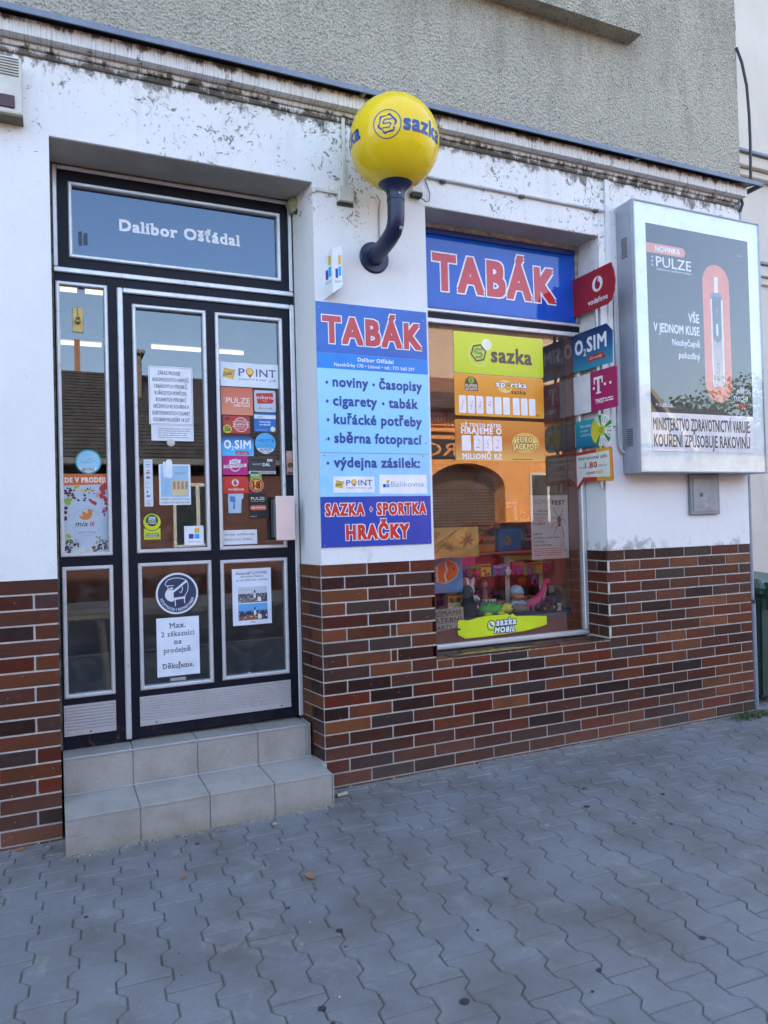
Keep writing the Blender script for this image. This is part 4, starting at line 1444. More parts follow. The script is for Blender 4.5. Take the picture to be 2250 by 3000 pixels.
patch(BF, rp(PX0+.001, PZ0+.001, PX1-.001, 2.078), card('#f0eef2', .5), po, NP)
q = MB()
pl_pts = [(PX0, 3.108)] + [(3.806+.031*math.cos(rad(a)), 3.139+.031*math.sin(rad(a))) for a in range(-90, 91, 15)] + [(PX0, 3.170)]
patch(BF, pl_pts, card('#d77f68', .5), po, NP)
pt('NOVINKA', 3.578, 3.122, .034, .212, bold=.02)
pt('PULZE', 3.580, 3.024, .064, .305, bold=.006)
for k in range(3): patch(BF, circ(3.548, 3.03+.026*k, .0075, 12), card('#9fb4d8', .5), po, NP)
pt('ZAŘÍZENÍ NA ZAHŘÍVÁNÍ TABÁKU', 3.580, 3.000, .011, .305)
pt('18+', 4.318, 3.176, .018, .052, '#8d98a8')
cap = [(4.108+.124*math.cos(rad(a)), 2.970+.124*math.sin(rad(a))) for a in range(0, 181, 12)] + [(4.108-.124+.124+.124*math.cos(rad(a)), 2.290+.124*math.sin(rad(a))) for a in range(180, 361, 12)]
patch(BF, cap, card('#e0704a', .5), po, NP)
# the device, printed
dv = [(4.052, 2.282), (4.058, 2.268), (4.158, 2.268), (4.164, 2.282), (4.164, 2.875), (4.150, 2.905), (4.066, 2.905), (4.052, 2.875)]
patch(BF, dv, grad('#5d6878', '#c9b3a8', rough=.5, axis=2), po, NP+.0006)
q = MB(); q.face([BF(u, v, NP+.0010) for u, v in rp(4.052, 2.30, 4.064, 2.86)]); q.face([BF(u, v, NP+.0010) for u, v in rp(4.150, 2.30, 4.164, 2.86)])
q.build('print', card('#e3e2e4', .5), po, recalc=False)
patch(BF, [(4.068, 2.60), (4.085, 2.575), (4.108, 2.568), (4.131, 2.575), (4.148, 2.60), (4.148, 2.880), (4.068, 2.880)], card('#3b4656', .5), po, NP+.0009)
patch(BF, rrect(4.098, 2.615, 4.116, 2.695, .008, 3), card('#e8ded8', .5), po, NP+.0013)
for k in range(4): patch(BF, circ(4.108, 2.745+.017*k, .003, 8), card('#dfe6ee', .5), po, NP+.0013)
patch(BF, rp(4.091, 2.906, 4.124, 3.012), card('#e9e6ea', .5), po, NP+.0008)
txt(BF, 'PULZE', 4.115, 2.315, .022, card('#55504e', .5), po, NP+.0014, w=.12, rot=90)
pt('VŠE', 3.942, 2.685, .056, .095, bold=.015, al='R')
pt('V JEDNOM KUSE', 3.942, 2.600, .056, .400, bold=.015, al='R')
pt('Neobyčejně', 3.942, 2.522, .042, .245, al='R', bold=.008)
pt('pohodlný', 3.942, 2.441, .042, .190, al='R', bold=.008)
pt('PULZE.CZ', 3.540, 2.115, .020, .142)
pt('NĚCO', 4.375, 2.230, .034, .092, al='R', bold=.01); pt('TROCHU', 4.375, 2.180, .034, .135, al='R', bold=.01); pt('JINÉHO', 4.375, 2.130, .034, .120, '#e0704a', al='R', bold=.01)
pt('MINISTERSTVO ZDRAVOTNICTVÍ VARUJE:', 3.512, 1.965, .078, .878, '#1e2026', bold=.012, n=NP+.0006)
pt('KOUŘENÍ ZPŮSOBUJE RAKOVINU', 3.516, 1.858, .078, .868, '#1e2026', bold=.012, n=NP+.0006)
q = MB(); q.rect(BF, BX0+.010, BZ0+.010, BX1-.010, BZ1-.010, .0085, .0125); q.build('cover_glass', M_CGLASS, lb)
q = MB(); frame4(BF, BX0, BZ0, BX1, BZ1, .010, .0, .014, q); q.build('glass_bead', cs, lb)
q = MB()
for k in range(6):
    u = BX0+.35+R.uniform(-.1, .5); v = R.uniform(2.7, 3.0)
    pass
q.box(BX0+.01, BX0+.02, -.02, -.012, 1.70, 1.71); q.build('bracket', cs, lb)

mb = thing('meter_box', 'small grey metal box with a lock below the poster case', 'electrical box', (4.06, 0, 1.415))
q = MB(); q.box(3.955, 4.228, -.030, -.004, 1.415, 1.6895, .003); q.build('case', simple('grey_box_paint', (.22, .24, .27), .5, .2, .2, .001), mb)
q = MB(); q.box(3.978, 4.203, -.034, -.0302, 1.437, 1.662, .001); d_ = q.build('box_door', simple('grey_box_door', (.26, .28, .31), .5, .2, .25, .001), mb)
q = MB(); q.lathe((4.05, -.0342, 1.548), [(.016, 0), (.016, .002), (.006, .002)], 16, (0, -1, 0)); q.box(4.047, 4.053, -.0375, -.0360, 1.54, 1.556); q.build('lock', simple('dark_slot', (.12, .11, .09), .7), d_)
q = MB(); q.prism(front(-.0342), [(4.06, 1.465), (4.105, 1.460), (4.112, 1.490), (4.085, 1.498), (4.06, 1.488)], 0, .001); q.build('scratched_label', simple('label_scrap', (.42, .38, .33), .7, 0, .6, scale=60), d_)

# ================================================================== right corner
dp = thing('downpipe', 'narrow grey blue downpipe at the right corner of the shop', 'downpipe', (4.58, 0, 0))
zm = simple('zinc_grey_blue', (.27, .32, .40), .42, .45, .15)
q = MB(); q.tube([(4.585, .03, .745), (4.585, .03, 3.70)], .0165, 14); q.tube([(4.592, .03, 0.0), (4.592, .03, .76)], .0185, 14); q.tube([(4.60, .06, 3.80), (4.60, .06, 9.0)], .0285, 16)
q.build('tube', zm, dp, smooth=40)
q = MB(); q.lathe((4.585, .03, .765), [(.023, 0), (.023, .028)], 14); q.lathe((4.60, .06, 4.95), [(.031, 0), (.031, .06)], 16); q.box(4.54, 4.57, .02, .04, .77, .79)
q.build('pipe_clip', simple('dark_clip', (.05, .045, .05), .6), dp)
q = MB()
pth = [(4.57, -.005, 4.78), (4.59, -.03, 4.66), (4.625, -.035, 4.50), (4.64, -.035, 4.30), (4.643, -.035, 4.1), (4.64, -.03, 3.82)]
q.tube(pth, .010, 8); q.tube([(4.545, -.02, 3.68), (4.55, -.03, 3.63), (4.54, -.015, 3.58)], .010, 8)
tag(q.build('cable', simple('black_cable', (.012, .012, .015), .45), smooth=40), 'thick black cable bending round the upper right corner', 'cable')

# wheeled bin
bn = thing('wheeled_bin', 'dark green wheeled refuse bin behind the corner of the shop', 'bin', (4.95, .28, 0))
gm2 = simple('green_bin_plastic', (.018, .05, .038), .5, 0, .3)
q = MB()
def ring4(x0, x1, y0, y1, z): return [q.bm.verts.new(p) for p in ((x0, y0, z), (x1, y0, z), (x1, y1, z), (x0, y1, z))]
L0, L1 = ring4(4.735, 5.13, .10, .45, .05), ring4(4.70, 5.17, .055, .53, .83)
q.bm.faces.new(L0); q.bm.faces.new(L1)
for i in range(4): q.bm.faces.new((L0[i], L0[(i+1) % 4], L1[(i+1) % 4], L1[i]))
bmesh.ops.bevel(q.bm, geom=q.bm.edges[:], offset=.018, segments=2, affect='EDGES')
q.build('body', gm2, bn)
q = MB(); q.box(4.685, 5.185, .035, .55, .815, .855, .008); q.build('rim', gm2, bn)
q = MB()
top = [(4.69, .02), (5.19, .02), (5.19, .50), (4.69, .50)]
A = [q.bm.verts.new((x, y, .858)) for x, y in top]; B = [q.bm.verts.new((x+(.03 if x < 5 else -.03), y+(.05 if y < .2 else -.03), .925+(.02 if y > .2 else 0))) for x, y in top]
q.bm.faces.new(A[::-1]); q.bm.faces.new(B)
for i in range(4): q.bm.faces.new((A[i], A[(i+1) % 4], B[(i+1) % 4], B[i]))
bmesh.ops.bevel(q.bm, geom=q.bm.edges[:], offset=.008, segments=2, affect='EDGES')
q.build('lid', simple('green_lid_plastic', (.10, .15, .12), .5, 0, .2), bn)
q = MB(); q.tube([(4.75, .00, .90), (4.765, -.025, .915), (4.90, -.035, .92), (5.06, -.025, .915), (5.07, .00, .90)], .012, 8)
q.box(4.735, 4.765, -.005, .05, .80, .905, .004); q.box(4.745, 4.765, .01, .05, .70, .80, .004)
q.build('handle', gm2, bn, smooth=40)
for xx in (4.72, 5.13):
    q = MB(); q.lathe((xx, .50, .10), [(.10, -.02), (.10, .02)], 20, (1, 0, 0)); q.build('wheel', simple('black_rubber', (.015, .015, .016), .7), bn)

# weeds at the foot of the downpipe
q = MB(); R.seed(3)
for i in range(420):
    x, y = R.gauss(4.42, .10), R.gauss(-.075, .030)
    if y > -.012 and x < 4.56: y = -.015
    a, l = R.uniform(0, 6.3), R.uniform(.012, .045)
    h = R.uniform(.004, .022); w = R.uniform(.0025, .006)
    dx, dy = math.cos(a), math.sin(a)
    p0 = Vector((x, y, .001)); p1 = p0+Vector((dx*l*.5, dy*l*.5, h)); p2 = p0+Vector((dx*l, dy*l, h*.5))
    s = Vector((-dy, dx, 0))*w
    q.face([p0-s*.3, p0+s*.3, p1+s, p1-s]); q.face([p1-s, p1+s, p2])
tag(q.build('weeds', simple('weed_leaf', (.06, .085, .025), .7, 0, .6, scale=60), recalc=False), 'low tuft of green weeds at the foot of the downpipe', 'weeds', kind='stuff')

# litter on the paving
def leaf(x, y, s, rot, label, col=(.33, .17, .06)):
    q = MB()
    out = [(0, -1), (.25, -.7), (.55, -.65), (.42, -.3), (.75, -.1), (.5, .1), (.65, .45), (.3, .4), (.12, .95), (0, .7), (-.2, .9), (-.3, .4), (-.6, .35), (-.45, .05), (-.7, -.2), (-.4, -.35), (-.5, -.7), (-.2, -.7)]
    c, d = math.cos(rot), math.sin(rot)
    pts = [Vector((x+(a*c-b*d)*s*.62, y+(a*d+b*c)*s, .0035+.30*s*(a*a)+.12*s*b*b)) for a, b in out]
    m = [Vector((x-(-.9+i*.4)*d*s*.0+(0*c-(-.9+i*.45)*d)*s*.62, y+(-.9+i*.45)*c*s, .0025)) for i in range(5)]
    ctr = Vector((x, y, .003))
    for i in range(len(pts)): q.face([ctr, pts[i], pts[(i+1) % len(pts)]])
    q.tube([(x+1.0*d*s*.62, y-1.0*c*s, .004), (x+1.55*d*s*.62, y-1.55*c*s, .007)], .0012, 5)
    tag(q.build('leaf', simple('dry_leaf_%d' % int(col[0]*100), col, .75, 0, .4, scale=90), recalc=False), label, 'leaf')
leaf(.916, -.866, .040, .5, 'curled orange brown leaf lying in the open paving')
leaf(-.155, -.035, .030, 2.2, 'small orange leaf beside the left brick base', (.38, .17, .04))
leaf(.935, -.300, .024, 1.3, 'pale tan leaf just in front of the lower step', (.44, .33, .2))
leaf(.455, -.643, .018, 1.9, 'rust coloured leaf scrap caught in a paving joint near the steps', (.30, .12, .04))
leaf(.87, -.571, .012, 1.5, 'tiny straw coloured leaf between the step and the large leaf', (.5, .4, .25))
q = MB(); q.tube([(1.318, -.118, .010), (1.378, -.108, .010)], .0095, 10)
tag(q.build('cork', simple('pale_cork', (.42, .37, .28), .8, 0, .3, scale=70), smooth=40), 'small pale cork stub lying at the wall beside the lower step', 'litter')
q = MB(); q.box(1.311, 1.3175, -.1285, -.1085, .001, .0185, .001); q.build('cork_end', simple('dark_slot', (.12, .11, .09), .7), None)
bpy.data.objects['cork_end'].parent = bpy.data.objects['cork']; bpy.data.objects['cork_end'].location = ORG['cork_end'] - ORG['cork']
q = MB()
for x, y in ((2.47, -1.02), (2.50, -1.04), (2.52, -1.06), (2.56, -1.07), (2.46, -1.0), (2.05, -.9), (2.43, -.95)):
    q.stroke(Pl((0, 0, 0), (1, 0, 0), (0, 1, 0), (0, 0, 1)), [(x, y), (x+R.uniform(-.01, .01), y+R.uniform(-.012, .012)), (x+R.uniform(-.015, .015), y+R.uniform(-.02, .0))], .003, .0006, .002)
tag(q.build('straw_bits', simple('straw', (.45, .40, .22), .8)), 'scattered yellow straw bits on the paving right of centre', 'litter')

# ================================================================== stickers and papers on the door glass (stuck to its inner face)
GI = front(.2665)          # just outside the panes
GN = 0.0
LTEX = 'stickers on the door glass'
def stick(label, x0, z0, x1, z1, mat, pts=None, cat='sticker', name='sticker', t=.0005, plane=GI):
    return panel(name, label, cat, plane, x0, z0, x1, z1, mat, t, 0, pts)
c = card
def T(par, body, u, v, h, w, col, bold=.01, al='L', n=.0009, **k):
    return txt(GI, body, u, v, h, c(col), par, n, w=w, bold=bold, al=al, **k)

# age notice
s = stick('white notice ZÁKAZ PRODEJE in black capitals on the middle pane', .471, 1.960, .697, 2.268, c('#e9edf2', .6), rrect(.471, 1.960, .697, 2.268, .006, 3), 'notice', 'notice')
q = MB(); frame4(GI, .4755, 1.9645, .6925, 2.2635, .0016, .0004, .0007, q, False); q.build('print', c('#596070'), s)
rows = [('ZÁKAZ PRODEJE', .115), ('ALKOHOLICKÝCH NÁPOJŮ,', .188), ('TABÁKOVÝCH VÝROBKŮ,', .172), ('KUŘÁCKÝCH POMŮCEK,', .165), ('BYLINNÝCH VÝROBKŮ', .155), ('URČENÝCH KE KOUŘENÍ A', .183), ('ELEKTRONICKÝCH CIGARET', .192), ('OSOBÁM MLADŠÍM 18 LET', .188)]
for i, (b, w) in enumerate(rows):
    T(s, b, .584 - (0 if i else .008), 2.224-.0352*i, .0190, w, '#1c1e22', .008, 'C')
s = stick('small white slip of fine print below the ZÁKAZ PRODEJE notice', .480, 1.876, .697, 1.9585, c('#dfe3ea', .6), None, 'notice', 'notice')
lines(GI, .515, 1.888, .690, 1.945, 5, c('#878c96'), s, .0008, .30, 3)
# card strip
s = stick('narrow upright strip of payment card marks on the middle pane', .438, 1.532, .482, 1.776, c('#d5dee6'))
T(s, 'VISA', .4475, 1.746, .0075, .022, '#2c3f7c', .02); T(s, 'VISA', .452, 1.716, .006, .015, '#2c3f7c', .02)
for z, a, b in ((1.700, '#c0392b', '#e08a2e'), (1.676, '#c0392b', '#3f7fc0'), (1.602, '#b03a3a', '#d9dfe6'), (1.580, '#c0392b', '#3f9fd0')):
    patch(GI, circ(.4555, z+.006, .0062, 16), c(a), s, .0008); patch(GI, circ(.4635, z+.006, .0062, 16), c(b), s, .0009)
q = MB()
for z, w in ((1.765, .024), (1.738, .024), (1.652, .02), (1.628, .022), (1.562, .026), (1.553, .018), (1.546, .022), (1.539, .026)): q.rect(GI, .448, z, .448+w, z+.0016, .0006, .0008)
q.build('print', c('#4b5568'), s)
# IQOS price panel
s = stick('pale blue sticker with a white tobacco heater above a price table', .513, 1.538, .675, 1.752, c('#e4eaef'), rrect(.513, 1.538, .675, 1.752, .004, 2))
patch(GI, rp(.522, 1.580, .664, 1.745), c('#9cc6e3'), s, .0008)
patch(GI, [(.553+.0165*math.cos(rad(a))+.012, 1.762+.0165*math.sin(rad(a))) for a in range(0, 181, 20)]+[(.5485, 1.69), (.556, 1.680), (.574, 1.680), (.5815, 1.69)], c('#e3eef5'), s, .0013)
patch(GI, [(.535, 1.765), (.547, 1.765), (.549, 1.690), (.546, 1.682), (.539, 1.682), (.537, 1.69)], c('#d6e6f0'), s, .0012)
T(s, 'IQOS', .598, 1.700, .011, .052, '#3a5a80', -.01)
patch(GI, rp(.578, 1.590, .660, 1.668), c('#d8c79a'), s, .0010)
for k, col in enumerate(['#8c3a26', '#8c3a26', '#4e4a3c', '#4e4a3c']):
    lines(GI, .584+.021*k, 1.620, .598+.021*k, 1.662, 9, c(col), s, .0013, .6, k, ragged=.1)
lines(GI, .540, 1.600, .568, 1.665, 8, c('#6b8fb0'), s, .0010, .15, 8)
T(s, 'MINISTERSTVO ZDRAVOTNICTVÍ VARUJE:', .520, 1.563, .011, .150, '#2b2e33', .0); T(s, 'KOUŘENÍ ZPŮSOBUJE RAKOVINU', .520, 1.545, .011, .150, '#2b2e33', .0)
# yellow round ZDE
s = stick('yellow green round ZDE KOUPÍTE sticker at the lower left of the middle pane', .432, 1.360, .515, 1.417, c('#c8d321'))
patch(GI, circ(.4735, 1.451, .0475, 40), c('#23283a'), s, .0006)
patch(GI, circ(.4735, 1.451, .0435, 40), c('#c8d321'), s, .0009)
patch(GI, circ(.4735, 1.459, .031, 36), c('#1d5c40'), s, .0012)
patch(GI, [(.4735+.0305*math.cos(rad(a)), 1.459+.0305*math.sin(rad(a))) for a in range(190, 351, 10)], c('#22262e'), s, .0013)
T(s, 'ZDE', .4735, 1.464, .013, .034, '#f0f2f0', .03, 'C', .0016); T(s, 'KOUPÍTE', .4735, 1.452, .0065, .036, '#f0f2f0', .02, 'C', .0016); T(s, 'A DOBIJETE', .4735, 1.441, .0065, .048, '#f0f2f0', .02, 'C', .0016)
patch(GI, rrect(.441, 1.371, .507, 1.392, .006, 2), c('#22262e'), s, .0010)
T(s, 'SAZKA', .4595, 1.3830, .0065, .044, '#eef2da', .03, n=.0014); T(s, 'MOBIL', .4595, 1.3735, .0065, .044, '#eef2da', .03, n=.0014)
q = MB(); q.ring(GI, .4505, 1.3815, .005, .0075, .0011, .0014, 16); q.build('print', c('#eef2da'), s)
# balikovna
s = stick('square white Balíkovna sticker with three coloured squares on the middle pane', .636, 1.324, .738, 1.425, c('#e8ebf2'))
balik_logo(GI, .659, 1.357, .056, s, .0009); T(s, 'Balíkovna', .657, 1.336, .013, .060, '#7d8aa0', -.01)

# right pane
s = stick('wide white POINT mediaprint & kapa sticker at the top of the right pane', .846, 2.182, 1.170, 2.314, c('#e2e9ef'))
point_logo(GI, .858, 2.216, .305, s, .0009)
s = stick('orange PULZE CARE POINT sticker', .847, 2.026, 1.022, 2.176, grad('#c8674b', '#d98a6c'))
T(s, 'PULZE', .875, 2.090, .030, .131, '#f0ebe8', .004); T(s, 'CARE POINT', .913, 2.072, .012, .094, '#f0ebe8', .02)
for k in range(3): patch(GI, circ(.866, 2.096+.011*k, .0025, 10), c('#e8cfc4'), s, .0009)
s = stick('grey rounded oskarta sticker with a red flag shape', 1.030, 2.047, 1.152, 2.168, c('#c3cdd8'), rrect(1.030, 2.047, 1.152, 2.168, .010, 4))
patch(GI, [(1.040, 2.150), (1.136, 2.156), (1.141, 2.108), (1.130, 2.096), (1.048, 2.092)], c('#c4322a'), s, .0008)
T(s, 'oskarta', 1.043, 2.120, .019, .096, '#f0eeee', .0)
q = MB(); q.ring(GI, 1.090, 2.116, .0125, .0145, .0009, .0012, 16, 205, 335, .6); q.build('print', c('#f0eeee'), s)
T(s, 'Zde v prodeji', 1.053, 2.064, .010, .078, '#39566a', .0)
s = stick('red sticker with a round white stamp and a yellow KUPTE ZDE dot', .854, 1.924, 1.003, 2.019, c('#b8352f'), rrect(.854, 1.924, 1.003, 2.019, .003, 2))
q = MB(); q.ring(GI, .953, 1.973, .036, .0395, .0006, .0009, 40); q.rect(GI, .905, 1.986, 1.001, 1.9885, .0006, .0009); q.rect(GI, .905, 1.960, 1.001, 1.9625, .0006, .0009); q.build('print', c('#ecd9d6'), s)
T(s, 'STÍRACÍ LOSY', .953, 1.992, .007, .050, '#ecd9d6', .01, 'C'); T(s, 'UKRAJINSKÉ BISTRO', .953, 1.9695, .010, .088, '#ecd9d6', .02, 'C'); T(s, 'ČESKÁ POŠTA', .953, 1.947, .007, .048, '#ecd9d6', .01, 'C')
patch(GI, circ(.878, 1.948, .0235, 30), c('#bccb2c'), s, .0010); T(s, 'KUPTE', .878, 1.954, .009, .027, '#23262a', .03, 'C', .0013); T(s, 'ZDE', .878, 1.936, .014, .030, '#23262a', .04, 'C', .0013)
patch(GI, rrect(.866, 1.998, .890, 2.010, .002, 2), c('#3a2226'), s, .0009)
s = stick('bright blue sticker about online payments', 1.027, 1.938, 1.150, 2.041, c('#1a6fc0'))
patch(GI, rp(1.0275, 2.010, 1.1495, 2.031), c('#e2eaf2'), s, .0008); T(s, 'paysafe', 1.042, 2.017, .008, .034, '#5f6a77', .0, n=.0011)
T(s, 'Online platby', 1.088, 1.988, .010, .062, '#e9f1f8', .02, 'C'); T(s, 'pro všechny!', 1.088, 1.973, .010, .060, '#e9f1f8', .02, 'C'); T(s, 'www.paysafecard.com', 1.037, 1.946, .005, .062, '#cfe0f0', .01)
patch(GI, circ(1.132, 1.9535, .0145, 20), c('#e6ecd0'), s, .0009)
s = stick('blue O2 SIM sticker with a clipped corner on the right pane', .844, 1.802, 1.021, 1.910, grad('#13306e', '#3aa7e0', '#5ab8e8'), [(.844, 1.802), (1.021, 1.802), (1.021, 1.890), (1.002, 1.910), (.844, 1.910)])
o2sim(GI, .858, 1.842, .146, s, .0009)
s = stick('round bright blue HEETS sticker', 1.030, 1.815, 1.146, 1.930, c('#4fb4ec'), circ(1.088, 1.873, .0585, 44))
q = MB()
for (a, b, d, e) in ((1.040, 1.880, 1.042, 1.896), (1.056, 1.880, 1.058, 1.896), (1.041, 1.887, 1.057, 1.889), (1.0620, 1.880, 1.0800, 1.882), (1.062, 1.887, 1.080, 1.889), (1.062, 1.894, 1.080, 1.896), (1.0845, 1.880, 1.1025, 1.882), (1.0845, 1.887, 1.1025, 1.889), (1.0845, 1.894, 1.1025, 1.896), (1.106, 1.894, 1.122, 1.896), (1.113, 1.880, 1.115, 1.894)):
    q.rect(GI, a, b, d, e, .0006, .0009)
q.build('print', c('#1d3c5c'), s); T(s, 'S', 1.124, 1.880, .016, .012, '#1d3c5c')
T(s, 'ZDE V PRODEJI', 1.042, 1.857, .011, .088, '#2b6fa0', -.015)
patch(GI, [(1.088+.0575*math.cos(rad(a)), 1.873+.0575*math.sin(rad(a))) for a in range(208, 333, 8)], c('#e8eef2'), s, .0009)
lines(GI, 1.052, 1.820, 1.124, 1.844, 3, c('#3f464e'), s, .0012, .45, 5, ragged=.05)
s = stick('magenta TWIST ZDE V PRODEJI sticker', .846, 1.697, .986, 1.801, c('#c0177e'), rrect(.846, 1.697, .986, 1.801, .004, 3))
q = MB(); q.ring(GI, .915, 1.752, .030, .033, .0006, .0008, 30, 20, 340); q.ring(GI, .915, 1.746, .023, .031, .0006, .0008, 20, 215, 320); q.build('print', c('#f2e6ee'), s)
patch(GI, [(.884, 1.757), (.944, 1.760), (.946, 1.781), (.886, 1.777)], c('#f4eef2'), s, .0010); patch(GI, [(.852, 1.733), (.976, 1.742), (.977, 1.759), (.853, 1.750)], c('#f4eef2'), s, .0011)
T(s, 'TWIST', .890, 1.762, .012, .048, '#4d2342', .01, n=.0014, rot=2); T(s, 'ZDE V PRODEJI', .860, 1.7375, .011, .108, '#4d2342', .01, n=.0015, rot=4)
s = stick('dark grey RACHTE DÁL plate hanging on the right pane', .990, 1.702, 1.144, 1.790, c('#33363b'), cat='plate')
T(s, 'RACHTE', 1.013, 1.752, .009, .050, '#cfd2d6', .0); T(s, 'DÁL', 1.070, 1.747, .016, .042, '#eef0f2', .02)
patch(GI, rp(.991, 1.703, 1.143, 1.719), c('#d9dcde'), s, .0008); lines(GI, 1.000, 1.705, 1.14, 1.717, 2, c('#2b2e33'), s, .0011, .6, 6, ragged=.02)
patch(GI, [(1.000, 1.778), (1.000, 1.785), (1.095, 1.785), (1.095, 1.773), (1.01, 1.774)], c('#1b1c1f'), s, .0009); patch(GI, rp(1.0955, 1.772, 1.125, 1.786), c('#c9ccd0'), s, .0010)
s = stick('round red and yellow no under 18 sticker over a green slip', .998, 1.635, 1.062, 1.717, c('#6fb62e'))
lines(GI, 1.002, 1.690, 1.058, 1.714, 4, c('#dff0cc'), s, .0008, .45, 2)
patch(GI, circ(1.0315, 1.643, .0395, 40), c('#e8d9cc'), s, .0008); patch(GI, circ(1.0315, 1.643, .0375, 40), c('#b02a22'), s, .0010); patch(GI, circ(1.0315, 1.643, .0295, 36), c('#e2a93a'), s, .0012)
T(s, '18', 1.0315, 1.624, .036, .040, '#18181a', .04, 'C', .0014)
q = MB(); q.stroke(GI, [(1.008, 1.620), (1.055, 1.666)], .007, .0015, .0018); q.build('print', c('#b02a22'), s)
s = stick('red vodafone sticker with a white speech mark on the right pane', .848, 1.598, .986, 1.688, c('#cf3324'), [(.848, 1.598), (.986, 1.598), (.986, 1.676), (.974, 1.688), (.848, 1.688)])
voda(GI, .914, 1.655, .0195, s, .0008, '#cf3324', '#d8d2d0'); T(s, 'vodafone', .874, 1.613, .014, .086, '#e6dedb', .01)
s = stick('small pale blue sticker with a cup outline below the red sticker', .872, 1.487, .950, 1.597, c('#a9c6da'), [(.874, 1.489), (.943, 1.489), (.947, 1.565), (.957, 1.568), (.957, 1.595), (.874, 1.595), (.872, 1.560)])
patch(GI, [(.884, 1.552), (.912, 1.547), (.912, 1.578), (.884, 1.582)], c('#3b7db4'), s, .0008); patch(GI, [(.898, 1.512), (.910, 1.512), (.908, 1.547), (.902, 1.547)], c('#2f74b0'), s, .0008)
s = stick('small black PULZE sticker with an orange bar beside the door handle', .985, 1.457, 1.084, 1.596, c('#17181b'))
T(s, 'PULZE', .999, 1.560, .015, .076, '#eceef0', .0); T(s, 'ZAHŘÍVANÝ TABÁK', .999, 1.550, .005, .076, '#c8cacd', .0); T(s, 'PULZE.CZ', .994, 1.466, .006, .034, '#c8cacd', .01)
patch(GI, [(1.004, 1.503), (1.0835, 1.503), (1.0835, 1.530), (1.004, 1.530), (.995, 1.524), (.992, 1.5165), (.995, 1.509)], c('#cf5f48'), s, .0009); T(s, 'ZDE V PRODEJI', 1.001, 1.512, .009, .077, '#f0e6e2', .02, n=.0013)
s = stick('white paper slip about camera monitoring at the bottom of the right pane', .838, 1.318, 1.028, 1.397, c('#dfe2e6', .6), None, 'notice', 'notice')
T(s, 'PRODEJNA  MONITOROVÁNA', .850, 1.367, .010, .165, '#4c5058', .0, slab=.16); T(s, 'PRŮMYSLOVOU  KAMEROU', .850, 1.340, .010, .155, '#4c5058', .0, slab=.16)

# side light
s = stick('round turquoise rimmed sticker with a heater outline on the side light', .112, 1.700, .234, 1.823, c('#2fa6a8'), circ(.1725, 1.7615, .0615, 44))
patch(GI, circ(.1725, 1.7615, .0545, 44), c('#9fd3ec'), s, .0008); patch(GI, [(.1725+.0545*math.cos(rad(a)), 1.7615+.0545*math.sin(rad(a))) for a in range(208, 333, 8)], c('#dfe8ee'), s, .0011)
T(s, 'IQOS', .1725, 1.795, .010, .040, '#5a93ae', -.02, 'C'); lines(GI, .140, 1.712, .205, 1.733, 3, c('#3f464e'), s, .0014, .5, 5, ragged=.1)
q = MB(); q.stroke(GI, [(.140, 1.768), (.144, 1.758), (.165, 1.756), (.200, 1.766)], .0025, .0009, .0011); q.stroke(GI, [(.160, 1.768), (.176, 1.774), (.190, 1.783)], .002, .0009, .0011); q.build('print', c('#5b9dbb'), s)

s = stick('tall mixit poster of fruit and nuts with an orange bird on the side light', .0525, 1.3035, .2620, 1.700, c('#b9cad8'), None, 'poster', 'poster')
patch(GI, [(.053, 1.642), (.2615, 1.648), (.2615, 1.6995), (.053, 1.6995)], c('#d26a2c'), s, .0008)
T(s, 'DE V PRODEJI', .062, 1.657, .024, .188, '#f1eee6', .03, slab=.12, rot=.5)
r5 = random.Random(9)
groups = [('#5e1f2e', .062, .10, 1.60, 1.635, 14, .006), ('#7c2636', .075, .115, 1.575, 1.62, 8, .007), ('#c9b52e', .105, .19, 1.612, 1.64, 9, .007), ('#1e2338', .12, .165, 1.565, 1.600, 9, .0055), ('#1e2338', .155, .20, 1.60, 1.632, 8, .004),
          ('#b3202c', .16, .205, 1.55, 1.575, 5, .010), ('#b8323a', .225, .256, 1.565, 1.64, 12, .014), ('#d59a92', .200, .225, 1.585, 1.612, 4, .012), ('#8fae4a', .060, .085, 1.545, 1.575, 4, .015), ('#c7d7a0', .060, .085, 1.548, 1.572, 3, .007),
          ('#b3202c', .235, .255, 1.50, 1.55, 4, .010), ('#23222c', .238, .258, 1.48, 1.54, 8, .004), ('#4a1c30', .056, .066, 1.47, 1.53, 4, .008), ('#a9b62e', .058, .078, 1.36, 1.395, 5, .010),
          ('#33211d', .06, .12, 1.33, 1.37, 34, .0045), ('#5b2b24', .056, .085, 1.308, 1.345, 16, .006), ('#2f2a22', .215, .255, 1.32, 1.37, 26, .0045), ('#6b5234', .185, .225, 1.312, 1.335, 12, .0075), ('#8d9a6a', .20, .25, 1.35, 1.385, 12, .005), ('#cfd9c4', .10, .18, 1.308, 1.330, 10, .010)]
for col, xa, xb, za, zb, k, rr in groups:
    q = MB()
    for i in range(k):
        u, v_, r_ = r5.uniform(xa, xb), r5.uniform(za, zb), rr*r5.uniform(.6, 1.1)
        u = min(max(u, .053+r_), .2612-r_); v_ = max(v_, 1.304+r_)
        q.face([GI(a, b, .0009+i*.00002) for a, b in circ(u, v_, r_, 9, r5.uniform(.7, 1.2))])
    q.build('print', c(col), s, recalc=False)
q = MB()
for i in range(54):
    a = rad(i*360/54); q.face([GI(.158+.071*math.cos(a+d), 1.458+.066*math.sin(a+d)+e*.0012, .0012) for d, e in ((0, -1), (.06, -1), (.06, 1), (0, 1))])
q.build('print', c('#57657a'), s, recalc=False)
